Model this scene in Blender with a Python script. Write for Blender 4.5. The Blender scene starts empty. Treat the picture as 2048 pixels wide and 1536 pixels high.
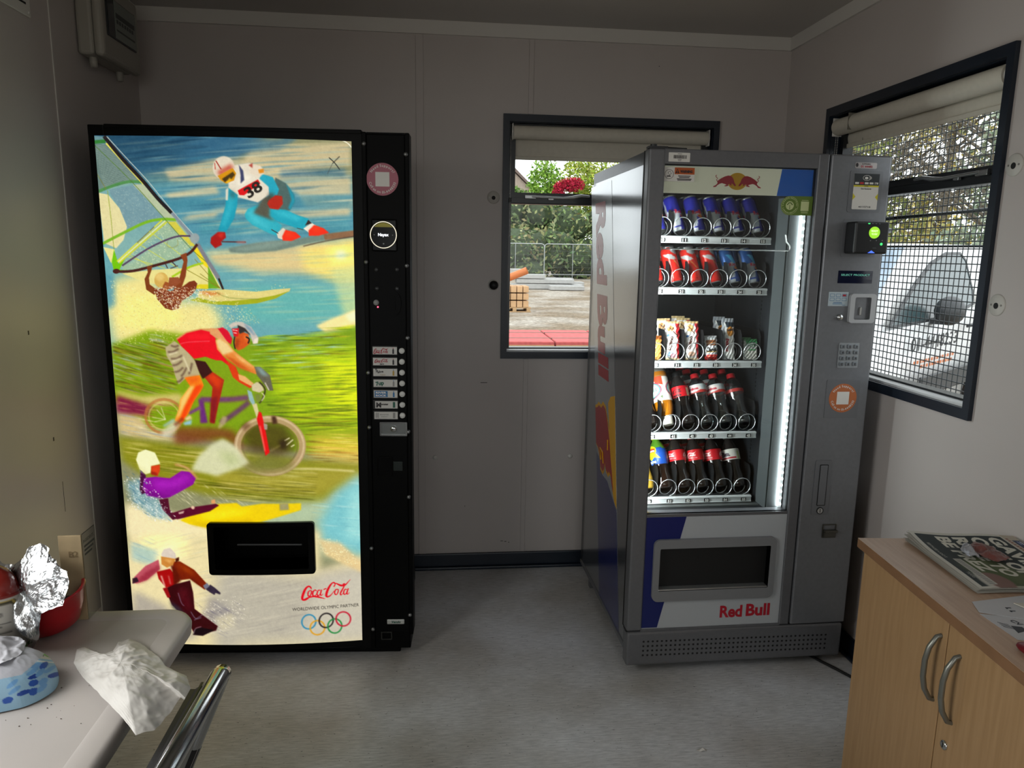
import bpy, bmesh, math, random
import numpy as np
from mathutils import Vector, Matrix
sc=bpy.context.scene; COL=sc.collection
PI=math.pi
SKY,REAR,LED,LEFT=2.6,10,7,34
# ------------------------------------------------------------------ colour / materials
def s2l(c):
    c=np.asarray(c,float); return np.where(c<=.04045,c/12.92,((c+.055)/1.055)**2.4)
def hx(h):
    return tuple(int(h[i:i+2],16)/255 for i in (0,2,4))
def L(h): return tuple(float(v) for v in s2l(hx(h)))+(1.0,)
MATS={}
def mat(name,col,rough=.5,metal=0.0,spec=.5,emit=None,es=0.0,coat=0.0,noise=None,bump=None,alpha=None):
    if name in MATS: return MATS[name]
    m=bpy.data.materials.new(name); m.use_nodes=True; nt=m.node_tree; b=nt.nodes['Principled BSDF']
    c=L(col) if isinstance(col,str) else col
    b.inputs['Base Color'].default_value=c; b.inputs['Roughness'].default_value=rough; b.inputs['Metallic'].default_value=metal
    b.inputs['Specular IOR Level'].default_value=spec; b.inputs['Coat Weight'].default_value=coat
    if emit: b.inputs['Emission Color'].default_value=L(emit); b.inputs['Emission Strength'].default_value=es
    if noise:      # (scale, amount, detail) gentle colour variation of the surface itself
        tc=nt.nodes.new('ShaderNodeTexCoord'); mp=nt.nodes.new('ShaderNodeMapping'); n=nt.nodes.new('ShaderNodeTexNoise')
        st=noise[3] if len(noise)>3 else (1,1,1); mp.inputs['Scale'].default_value=st
        n.inputs['Scale'].default_value=noise[0]; n.inputs['Detail'].default_value=noise[2]
        r=nt.nodes.new('ShaderNodeMapRange'); r.inputs[1].default_value=.3; r.inputs[2].default_value=.7; r.inputs[3].default_value=1-noise[1]; r.inputs[4].default_value=1+noise[1]
        mx=nt.nodes.new('ShaderNodeVectorMath'); mx.operation='SCALE'; mx.inputs[0].default_value=c[:3]
        nt.links.new(tc.outputs['Object'],mp.inputs[0]); nt.links.new(mp.outputs[0],n.inputs['Vector']); nt.links.new(n.outputs[0],r.inputs[0]); nt.links.new(r.outputs[0],mx.inputs['Scale']); nt.links.new(mx.outputs[0],b.inputs['Base Color'])
    if bump:
        tc=nt.nodes.new('ShaderNodeTexCoord'); n=nt.nodes.new('ShaderNodeTexNoise'); n.inputs['Scale'].default_value=bump[0]; n.inputs['Detail'].default_value=4
        bp=nt.nodes.new('ShaderNodeBump'); bp.inputs['Strength'].default_value=bump[1]; bp.inputs['Distance'].default_value=bump[2]
        nt.links.new(tc.outputs['Object'],n.inputs['Vector']); nt.links.new(n.outputs[0],bp.inputs['Height']); nt.links.new(bp.outputs[0],b.inputs['Normal'])
    MATS[name]=m; return m
def glassmat(name,tint='ffffff',gloss=.08,rough=.02,op=0.0):
    m=bpy.data.materials.new(name); m.use_nodes=True; nt=m.node_tree; nt.nodes.clear()
    o=nt.nodes.new('ShaderNodeOutputMaterial'); t=nt.nodes.new('ShaderNodeBsdfTransparent'); g=nt.nodes.new('ShaderNodeBsdfGlossy'); mx=nt.nodes.new('ShaderNodeMixShader'); fr=nt.nodes.new('ShaderNodeLayerWeight'); ma=nt.nodes.new('ShaderNodeMath'); pw=nt.nodes.new('ShaderNodeMath')
    t.inputs[0].default_value=L(tint); g.inputs['Roughness'].default_value=rough; fr.inputs[0].default_value=.5; pw.operation='POWER'; pw.inputs[1].default_value=5.0
    ma.operation='MULTIPLY_ADD'; ma.inputs[1].default_value=.85; ma.inputs[2].default_value=gloss*.6
    nt.links.new(fr.outputs['Facing'],pw.inputs[0]); nt.links.new(pw.outputs[0],ma.inputs[0]); nt.links.new(ma.outputs[0],mx.inputs[0]); nt.links.new(t.outputs[0],mx.inputs[1]); nt.links.new(g.outputs[0],mx.inputs[2])
    nt.links.new(mx.outputs[0],o.inputs[0]); MATS[name]=m; return m
def vcmat(name,emit=0.0,rough=.4,metal=0.0,spec=.5,coat=0.0):
    if name in MATS: return MATS[name]
    m=bpy.data.materials.new(name); m.use_nodes=True; nt=m.node_tree; b=nt.nodes['Principled BSDF']
    a=nt.nodes.new('ShaderNodeAttribute'); a.attribute_name='col'
    if emit:
        nt.links.new(a.outputs[0],b.inputs['Emission Color']); b.inputs['Emission Strength'].default_value=emit; b.inputs['Base Color'].default_value=(.02,.02,.02,1)
    else: nt.links.new(a.outputs[0],b.inputs['Base Color'])
    b.inputs['Roughness'].default_value=rough; b.inputs['Metallic'].default_value=metal; b.inputs['Specular IOR Level'].default_value=spec; b.inputs['Coat Weight'].default_value=coat
    MATS[name]=m; return m
# ------------------------------------------------------------------ mesh builder
class MB:
    def __init__(s): s.v=[]; s.f=[]; s.m=[]; s.s=[]
    def add(s,V,F,mi=0,sm=False):
        o=len(s.v); s.v+= [tuple(p) for p in V]
        for f in F: s.f.append(tuple(i+o for i in f)); s.m.append(mi); s.s.append(sm)
        return s
    def box(s,x0,y0,z0,x1,y1,z1,mi=0):
        V=[(x,y,z) for z in (z0,z1) for y in (y0,y1) for x in (x0,x1)]
        return s.add(V,[(0,2,3,1),(4,5,7,6),(0,1,5,4),(2,6,7,3),(0,4,6,2),(1,3,7,5)],mi)
    def rbox(s,x0,y0,z0,x1,y1,z1,r=.004,seg=2,mi=0):
        bm=bmesh.new(); bmesh.ops.create_cube(bm,size=1)
        for v in bm.verts: v.co=((x0+x1)/2+v.co.x*(x1-x0),(y0+y1)/2+v.co.y*(y1-y0),(z0+z1)/2+v.co.z*(z1-z0))
        bmesh.ops.bevel(bm,geom=bm.edges[:],offset=min(r,.49*min(abs(x1-x0),abs(y1-y0),abs(z1-z0))),segments=seg,affect='EDGES',profile=.5)
        return s.frombm(bm,mi,False)
    def frombm(s,bm,mi=0,sm=False):
        bm.verts.index_update(); V=[v.co[:] for v in bm.verts]; F=[[v.index for v in f.verts] for f in bm.faces]; bm.free()
        return s.add(V,F,mi,sm)
    def tube(s,pts,r,n=8,closed=False,mi=0,caps=True,flat=None):
        P=[Vector(p) for p in pts]; k=len(P); rr=r if isinstance(r,(list,tuple)) else [r]*k
        V=[]; N=None
        for i in range(k):
            a=P[(i-1)%k] if (closed or i>0) else P[i]; b=P[(i+1)%k] if (closed or i<k-1) else P[i]
            t=(b-a).normalized()
            if N is None:
                N=t.cross(Vector((0,0,1)));
                if N.length<.05: N=t.cross(Vector((0,1,0)))
            N=(N-t*N.dot(t)).normalized(); B=t.cross(N)
            for j in range(n):
                w=2*PI*j/n; V.append(P[i]+(N*math.cos(w)+B*math.sin(w)*(flat or 1))*rr[i])
        F=[]
        for i in range(k if closed else k-1):
            for j in range(n):
                a=i*n+j; b=i*n+(j+1)%n; c=((i+1)%k)*n+(j+1)%n; d=((i+1)%k)*n+j; F.append((a,b,c,d))
        s.add(V,F,mi,True)
        if caps and not closed: s.add(V[:n],[tuple(range(n))[::-1]],mi); s.add(V[-n:],[tuple(range(n))],mi)
        return s
    def cyl(s,p0,p1,r,n=16,mi=0,r2=None,sm=True): return s.tube([p0,p1],[r,r if r2 is None else r2],n,mi=mi)
    def lathe(s,prof,n=24,mi=0,M=None,sm=True,ends=True):
        V=[]
        for r,z in prof:
            for j in range(n): w=2*PI*j/n; V.append(Vector((r*math.cos(w),r*math.sin(w),z)))
        if M is not None: V=[M@v for v in V]
        k=len(prof); F=[(i*n+j,i*n+(j+1)%n,(i+1)*n+(j+1)%n,(i+1)*n+j) for i in range(k-1) for j in range(n)]
        s.add(V,F,mi,sm)
        if ends: s.add(V[:n],[tuple(range(n))[::-1]],mi); s.add(V[-n:],[tuple(range(n))],mi)
        return s
    def plate(s,poly,fr,t=0.0,mi=0):
        """polygon in frame fr(x,y,h)->point, thickness t away from the surface"""
        a=sum(poly[i][0]*poly[(i+1)%len(poly)][1]-poly[(i+1)%len(poly)][0]*poly[i][1] for i in range(len(poly)))
        if a<0: poly=poly[::-1]
        k=len(poly); T=[fr(x,y,t) for x,y in poly]
        s.add(T,[tuple(range(k))],mi)
        if t: B=[fr(x,y,0) for x,y in poly]; s.add(T+B,[(i,(i+k),(i+1)%k+k,(i+1)%k) for i in range(k)],mi)
        return s
    def ring(s,outer,inner,fr,t=0.0,mi=0,t0=0.0):
        """flat frame between two outlines with the same number of points, extruded from t0 to t"""
        k=len(outer); T=[fr(x,y,t) for x,y in outer]+[fr(x,y,t) for x,y in inner]; B=[fr(x,y,t0) for x,y in outer]+[fr(x,y,t0) for x,y in inner]
        F=[(i,(i+1)%k,k+(i+1)%k,k+i) for i in range(k)]
        s.add(T,F,mi)
        if t!=t0: s.add(T+B,[(i,2*k+i,2*k+(i+1)%k,(i+1)%k) for i in range(k)]+[(k+i,k+(i+1)%k,3*k+(i+1)%k,3*k+i) for i in range(k)]+[(2*k+i,3*k+i,3*k+(i+1)%k,2*k+(i+1)%k) for i in range(k)],mi)
        return s
    def build(s,name,mats,parent=None,loc=None,rot=None,kind=None,label=None):
        me=bpy.data.meshes.new(name); me.from_pydata(s.v,[],s.f); me.validate()
        for m in (mats if isinstance(mats,(list,tuple)) else [mats]): me.materials.append(m)
        if len(me.polygons)==len(s.m):
            me.polygons.foreach_set('material_index',s.m); me.polygons.foreach_set('use_smooth',s.s)
        me.update()
        o=bpy.data.objects.new(name,me); COL.objects.link(o)
        if parent: o.parent=parent
        if loc is not None: o.location=loc
        if rot is not None: o.rotation_euler=rot
        if kind: o['kind']=kind
        if label: o['label']=label
        return o
def empty(name,label,cat,loc=(0,0,0),rot=(0,0,0),group=None,kind=None):
    o=bpy.data.objects.new(name,None); o.empty_display_size=.05; COL.objects.link(o); o.location=loc; o.rotation_euler=rot
    if kind: o['kind']=kind
    if label: o['label']=label
    if cat: o['category']=cat
    if group: o['group']=group
    return o
def tag(o,label,cat,group=None,kind=None):
    o['label']=label; o['category']=cat
    if group: o['group']=group
    if kind: o['kind']=kind
    return o
def dup(root,loc=None,rot=None,label=None,group=None,par=None):
    r=root.copy(); COL.objects.link(r)
    if par is not None: r.parent=par
    if loc is not None: r.location=loc
    if rot is not None: r.rotation_euler=rot
    if label: r['label']=label
    if group: r['group']=group
    for ch in list(root.children):
        c=ch.copy(); COL.objects.link(c); c.parent=r; c.matrix_parent_inverse=ch.matrix_parent_inverse.copy()
        for g in list(ch.children):
            dd=g.copy(); COL.objects.link(dd); dd.parent=c; dd.matrix_parent_inverse=g.matrix_parent_inverse.copy()
    return r
def rrect(x0,y0,x1,y1,r,n=4):
    P=[]
    for cx,cy,a in ((x1-r,y1-r,0),(x0+r,y1-r,90),(x0+r,y0+r,180),(x1-r,y0+r,270)):
        for i in range(n+1): w=math.radians(a+90*i/n); P.append((cx+r*math.cos(w),cy+r*math.sin(w)))
    return P
def ell(cx,cy,rx,ry=None,n=32): ry=rx if ry is None else ry; return [(cx+rx*math.cos(2*PI*i/n),cy+ry*math.sin(2*PI*i/n)) for i in range(n)]
def FR(d=0.0):   # machine front plane: x = along, y = up, h = towards the viewer
    return lambda x,y,h: (x,d-h,y)
# ------------------------------------------------------------------ lettering
_tc={}
def glyphs(sx,bold=0.0):
    key=(sx,bold)
    if key not in _tc:
        cu=bpy.data.curves.new('lettering','FONT'); cu.body=sx; cu.size=1; cu.offset=bold; cu.resolution_u=3; cu.fill_mode='FRONT'
        o=bpy.data.objects.new('lettering',cu); me=o.to_mesh()
        V=np.array([v.co[:2] for v in me.vertices]).reshape(-1,2); F=[tuple(p.vertices) for p in me.polygons]
        o.to_mesh_clear(); bpy.data.objects.remove(o); bpy.data.curves.remove(cu); _tc[key]=(V,F)
    return _tc[key]
def txt(mb,sx,x,y,h,fr,mi=0,al='C',w=None,bold=.012,rot=0,lift=.0004):
    """lettering with cap height h; w forces the width"""
    V,F=glyphs(sx,bold)
    if len(V)==0: return
    x0,x1=V[:,0].min(),V[:,0].max(); k=h/.71; kx=k if w is None else w/(x1-x0)
    dx={'C':-(x0+x1)/2,'L':-x0,'R':-x1}[al]; c,sn=math.cos(rot),math.sin(rot); P=[]
    for a,b in V:
        a=(a+dx)*kx; b=b*k; P.append(fr(x+a*c-b*sn,y+a*sn+b*c,lift))
    mb.add(P,F,mi)
def arctxt(mb,sx,cx,cy,R,h,fr,mi,mid,top=True,bold=.02,track=1.12):
    wd=[]
    for ch in sx:
        V,F=glyphs(ch,bold); wd.append((V[:,0].max()-V[:,0].min()+.09 if len(V) else .28)*h/.71*track)
    tot=sum(wd); a=-tot/2
    for ch,w in zip(sx,wd):
        t=(a+w/2)/R; a+=w
        if ch==' ': continue
        if top: w_=math.radians(mid)-t; txt(mb,ch,cx+R*math.cos(w_),cy+R*math.sin(w_),h,fr,mi,rot=w_-PI/2,bold=bold)
        else:
            w_=math.radians(mid)+t; txt(mb,ch,cx+R*math.cos(w_),cy+R*math.sin(w_),h,fr,mi,rot=w_+PI/2,bold=bold)
# flowing script wordmark: strokes in a 0..420 x 0..160 box, (x, y, width)
SCRIPT=[[(88,68,3),(84,52,12),(72,38,14),(52,42,16),(30,70,20),(12,112,22),(4,142,20),(12,160,16),(40,156,12),(66,136,7),(84,112,4)],
 [(78,76,8),(62,84,10),(54,108,12),(58,128,10),(72,124,9),(82,104,10),(86,84,8),(78,76,8)],[(86,82,5),(100,84,4)],
 [(128,84,9),(118,74,9),(102,86,12),(94,112,13),(100,130,11),(116,124,7),(130,108,4)],
 [(160,82,8),(146,78,10),(134,98,12),(132,120,12),(142,130,9),(156,116,8),(166,86,7)],[(172,76,10),(162,106,12),(160,126,10),(170,128,7),(182,114,4)],
 [(8,158,5),(50,142,10),(100,134,14),(140,142,15),(184,158,7),(200,164,2)],
 [(188,76,10),(212,68,10)],
 [(276,58,10),(288,38,10),(284,20,9),(268,20,11),(244,46,17),(220,90,21),(208,128,20),(214,146,15),(238,140,11),(262,116,6),(276,96,4)],
 [(268,20,6),(300,30,10),(338,52,18),(372,50,14),(396,28,8),(420,2,3)],
 [(302,82,9),(288,90,11),(280,112,12),(286,132,10),(300,128,9),(310,106,10),(312,88,8),(302,82,9)],
 [(352,44,10),(368,36,8),(366,56,9),(346,92,13),(330,120,13),(330,140,9),(344,132,5),(356,116,3)],
 [(384,94,8),(370,90,10),(358,110,12),(356,130,11),(366,138,9),(380,124,8),(390,98,7)],[(398,84,10),(386,116,12),(384,136,10),(394,136,6),(406,122,3)]]
def cat(P,n=4):
    Q=[]
    for i in range(len(P)-1):
        p0,p1,p2,p3=[np.array(P[min(max(j,0),len(P)-1)],float) for j in (i-1,i,i+1,i+2)]
        for k in range(n):
            t=k/n; Q.append(tuple(.5*((2*p1)+(-p0+p2)*t+(2*p0-5*p1+4*p2-p3)*t*t+(-p0+3*p1-3*p2+p3)*t**3)))
    Q.append(tuple(P[-1])); return Q
def script(mb,x0,y0,w,fr,mi=0,lift=.0004,h=None,upto=420,bold=1.0):
    """wordmark as ribbons: baseline-left x0, box centre y0, total width w"""
    k=w/420; kh=k if h is None else h/165
    for st in SCRIPT:
        Q=cat(st,3)
        if min(q[0] for q in Q)>upto: continue
        T=[]
        for i in range(len(Q)):
            a=Q[max(i-1,0)]; b=Q[min(i+1,len(Q)-1)]; dx,dy=b[0]-a[0],b[1]-a[1]; l=math.hypot(dx,dy) or 1; hw=max(Q[i][2],2)*.5*bold
            for sg in (1,-1): T.append(fr(x0+(Q[i][0]-dy/l*hw*sg)*k,y0-(Q[i][1]+dx/l*hw*sg-82)*kh,lift))
        mb.add(T,[(2*i,2*i+2,2*i+3,2*i+1) for i in range(len(Q)-1)],mi)
# ------------------------------------------------------------------ printed pictures (colour stored on a fine mesh)
def blur1(a,r):
    r=int(round(r))
    if r<1: return a
    for ax in (0,1):
        for _ in range(2):
            p=[(0,0)]*a.ndim; p[ax]=(r+1,r); c=np.cumsum(np.pad(a,p,mode='edge'),axis=ax); n=a.shape[ax]
            a=(np.take(c,range(2*r+1,2*r+1+n),ax)-np.take(c,range(0,n),ax))/(2*r+1)
    return a
class Img:
    def __init__(s,w,h,bg): s.w,s.h=w,h; s.a=np.empty((h,w,3)); s.a[:]=bg if not isinstance(bg,str) else hx(bg)
    def mask(s,polys,pad=0,ss=2):
        al=np.concatenate([np.asarray(p,float).reshape(-1,2) for p in polys])
        x0=max(int(al[:,0].min()-pad-2),0); x1=min(int(al[:,0].max()+pad+3),s.w); y0=max(int(al[:,1].min()-pad-2),0); y1=min(int(al[:,1].max()+pad+3),s.h)
        if x1<=x0 or y1<=y0: return None
        W,H=(x1-x0)*ss,(y1-y0)*ss; m=np.zeros((H,W),bool)
        for p in polys:
            p=np.asarray(p,float).reshape(-1,2); bx0=max(int((p[:,0].min()-x0)*ss)-1,0); bx1=min(int((p[:,0].max()-x0)*ss)+2,W); by0=max(int((p[:,1].min()-y0)*ss)-1,0); by1=min(int((p[:,1].max()-y0)*ss)+2,H)
            if bx1<=bx0 or by1<=by0: continue
            X=(np.arange(bx0,bx1)+.5)/ss+x0; Y=((np.arange(by0,by1)+.5)/ss+y0)[:,None]; t=np.zeros((by1-by0,bx1-bx0),bool); q=np.roll(p,-1,0)
            for (ax,ay),(cx,cy) in zip(p,q):
                if ay==cy: continue
                on=((ay>Y)!=(cy>Y)); t^= on&(X<(cx-ax)*(Y-ay)/(cy-ay)+ax)
            m[by0:by1,bx0:bx1]|=t
        return x0,y0,x1,y1,m.reshape(y1-y0,ss,x1-x0,ss).mean((1,3))
    def fill(s,polys,col,blur=0,al=1.0):
        if not isinstance(polys[0][0],(list,tuple,np.ndarray)): polys=[polys]
        r=s.mask(polys,pad=blur*2.6)
        if r is None: return
        x0,y0,x1,y1,m=r
        if blur>=.7:
            m=blur1(m,blur*.8)
        m=(m*al)[...,None]; s.a[y0:y1,x0:x1]=s.a[y0:y1,x0:x1]*(1-m)+np.array(hx(col) if isinstance(col,str) else col)*m
    def stroke(s,P,w,col,blur=0,al=1.0,closed=False):
        P=[tuple(p) for p in P]; R=[]
        for (ax,ay),(bx,by) in zip(P,P[1:]+P[:1] if closed else P[1:]):
            l=math.hypot(bx-ax,by-ay) or 1; nx,ny=-(by-ay)/l*w/2,(bx-ax)/l*w/2; R.append([(ax+nx,ay+ny),(bx+nx,by+ny),(bx-nx,by-ny),(ax-nx,ay-ny)])
        if w>2.5:
            for x,y in P[1:-1] if not closed else P: R.append(ell(x,y,w/2,n=10))
        s.fill(R,col,blur,al)
    def ring(s,cx,cy,ux,uy,vx,vy,w,col,al=1):
        P=[(cx+ux*math.cos(t)+vx*math.sin(t),cy+uy*math.cos(t)+vy*math.sin(t)) for t in np.linspace(0,2*PI,56)[:-1]]; s.stroke(P,w,col,.8,al,True)
    def text(s,sx,x,y,h,col,al='C',w=None,bold=.012,rot=0):
        mb=MB(); txt(mb,sx,x,-y,h,lambda a,b,c:(a,-b),0,al,w,bold,rot); s.fill([[mb.v[i] for i in f] for f in mb.f],col)
    def script(s,x0,y0,w,col,h=None,rot=0.0,bold=1.0):
        mb=MB(); c,sn=math.cos(rot),math.sin(rot)
        script(mb,0,0,w,lambda a,b,t:(x0+a*c+b*sn,y0-b*c+a*sn),0,h=h,bold=bold); s.fill([[mb.v[i] for i in f] for f in mb.f],col)
def imgsheet(img,name,m,pos,parent=None,nx=None,ny=None,drop=None,two=False,**kw):
    """grid mesh coloured by img; pos(s,t)->xyz arrays for s,t in 0..1 (t downwards)"""
    nx=nx or img.w; ny=ny or img.h
    S,T=np.meshgrid((np.arange(nx)+.5)/nx,(np.arange(ny)+.5)/ny)
    fx=np.clip((S*img.w-.5),0,img.w-1); fy=np.clip((T*img.h-.5),0,img.h-1); k=max(1,round(img.w/nx))
    src=img.a
    if k>1 and ny*k<=img.h and nx*k<=img.w: src=src[:ny*k,:nx*k].reshape(ny,k,nx,k,3).mean((1,3)); C=src
    else: C=src[np.rint(fy).astype(int),np.rint(fx).astype(int)]
    e=np.linspace(0,1,nx),np.linspace(0,1,ny); S,T=np.meshgrid(*e)
    X,Y,Z=pos(S,T); V=np.stack([X+0*S,Y+0*S,Z+0*S],-1).reshape(-1,3)
    i=(np.arange(ny-1)[:,None]*nx+np.arange(nx-1)[None]); 
    if drop is not None: keep=~drop(S[:-1,:-1],T[:-1,:-1]); i=i[keep]
    i=i.reshape(-1); F=np.stack([i,i+nx,i+nx+1,i+1],-1)
    me=bpy.data.meshes.new(name); me.vertices.add(len(V)); me.vertices.foreach_set('co',V.ravel().astype(np.float32))
    me.loops.add(F.size); me.loops.foreach_set('vertex_index',F.ravel().astype(np.int32)); me.polygons.add(len(F)); me.polygons.foreach_set('loop_start',np.arange(0,F.size,4,dtype=np.int32)); me.polygons.foreach_set('loop_total',np.full(len(F),4,np.int32))
    me.update(calc_edges=True); me.validate()
    at=me.color_attributes.new('col','FLOAT_COLOR','POINT'); cc=np.ones((nx*ny,4),np.float32); cc[:,:3]=s2l(np.clip(C,0,1)).reshape(-1,3); at.data.foreach_set('color',cc.ravel())
    me.polygons.foreach_set('use_smooth',np.ones(len(F),bool)); me.materials.append(m); me.update()
    o=bpy.data.objects.new(name,me); COL.objects.link(o)
    if parent: o.parent=parent
    for k_,v_ in kw.items(): o[k_]=v_
    return o
def ints(t): v=[float(x) for x in t.split()]; return [(v[i],v[i+1]) for i in range(0,len(v),2)]
def paint_poster():
    im=Img(800,1720,'8f8f70')
    for o in POSTER:
        k=o[0]
        if k=='f': im.fill(ints(o[4]),o[1],o[2],o[3])
        elif k=='e':
            c,a,b=ints(o[4]); im.fill([(c[0]+(a[0]-c[0])*math.cos(t)+(b[0]-c[0])*math.sin(t),c[1]+(a[1]-c[1])*math.cos(t)+(b[1]-c[1])*math.sin(t)) for t in np.linspace(0,2*PI,40)[:-1]],o[1],o[2],o[3])
        elif k=='s': im.stroke(cat([p+(0,) for p in ints(o[5])],4) and [q[:2] for q in cat([p+(0,) for p in ints(o[5])],4)],o[2],o[1],o[3],o[4])
        elif k=='r': c,a,b=ints(o[4]); im.ring(c[0],c[1],a[0]-c[0],a[1]-c[1],b[0]-c[0],b[1]-c[1],o[2],o[1],o[3])
        elif k=='k':
            cols=o[1].split('|'); P=np.array(ints(o[8])); rng=random.Random(o[7]); an=math.radians(o[2]); n=0; x0,y0=P.min(0); x1,y1=P.max(0); Q=np.roll(P,-1,0); tries=0
            while n<o[3] and tries<20000:
                tries+=1; x=rng.uniform(x0,x1); y=rng.uniform(y0,y1)
                on=((P[:,1]>y)!=(Q[:,1]>y)); xi=(Q[:,0]-P[:,0])*(y-P[:,1])/np.where(Q[:,1]==P[:,1],1e-9,Q[:,1]-P[:,1])+P[:,0]
                if (on&(x<xi)).sum()%2==0: continue
                n+=1; l=o[4]*rng.uniform(.5,1.3)/2; w=o[5]*rng.uniform(.4,1.3)/2; c,s=math.cos(an),math.sin(an)
                xa=max(x-l*c,x0); xb=min(x+l*c,x1); ya=y-(x-xa)*math.tan(an) if abs(c)>.1 else y-l; yb=y+(xb-x)*math.tan(an) if abs(c)>.1 else y+l
                im.fill([(xa,ya),(x,y-w),(xb,yb),(x,y+w)],cols[rng.randrange(len(cols))],1.1,o[6])
        elif k=='d':
            P=np.array(ints(o[6])); rng=random.Random(o[4]); Q=np.roll(P,-1,0); x0,y0=P.min(0); x1,y1=P.max(0); R=[]; tries=0
            while len(R)<o[2] and tries<20000:
                tries+=1; x=rng.uniform(x0,x1); y=rng.uniform(y0,y1); on=((P[:,1]>y)!=(Q[:,1]>y)); xi=(Q[:,0]-P[:,0])*(y-P[:,1])/np.where(Q[:,1]==P[:,1],1e-9,Q[:,1]-P[:,1])+P[:,0]
                if (on&(x<xi)).sum()%2==0: continue
                r=o[3]*rng.uniform(.5,1.5); R.append(ell(x,y,r,n=6))
            im.fill(R,o[1],0,o[5])
        elif k=='t': (xa,ya),(xb,yb)=o[4],o[5]; im.text(o[2],(xa+xb)/2,(ya+yb)/2,o[3],o[1],w=math.hypot(xb-xa,yb-ya),rot=math.atan2(ya-yb,xb-xa),bold=.0 if len(o[2])>3 else .03)
        elif k=='L': (xa,ya),(xb,yb)=o[2],o[3]; im.script(xa,(ya+yb)/2-32,xb-xa,o[1],rot=-.035)
    g=np.random.default_rng(4).normal(size=(1720,800)); gr=blur1(g,1)*.03+blur1(g,5)*.05   # film grain of the enlarged photographs
    a=im.a+gr[...,None]*np.array([1,1,.8]); lum=a.mean(2,keepdims=True); a=lum+(a-lum)*1.16; a=.47+(a-.47)*1.12; im.a=np.clip(a,0,1)
    return im

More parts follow.
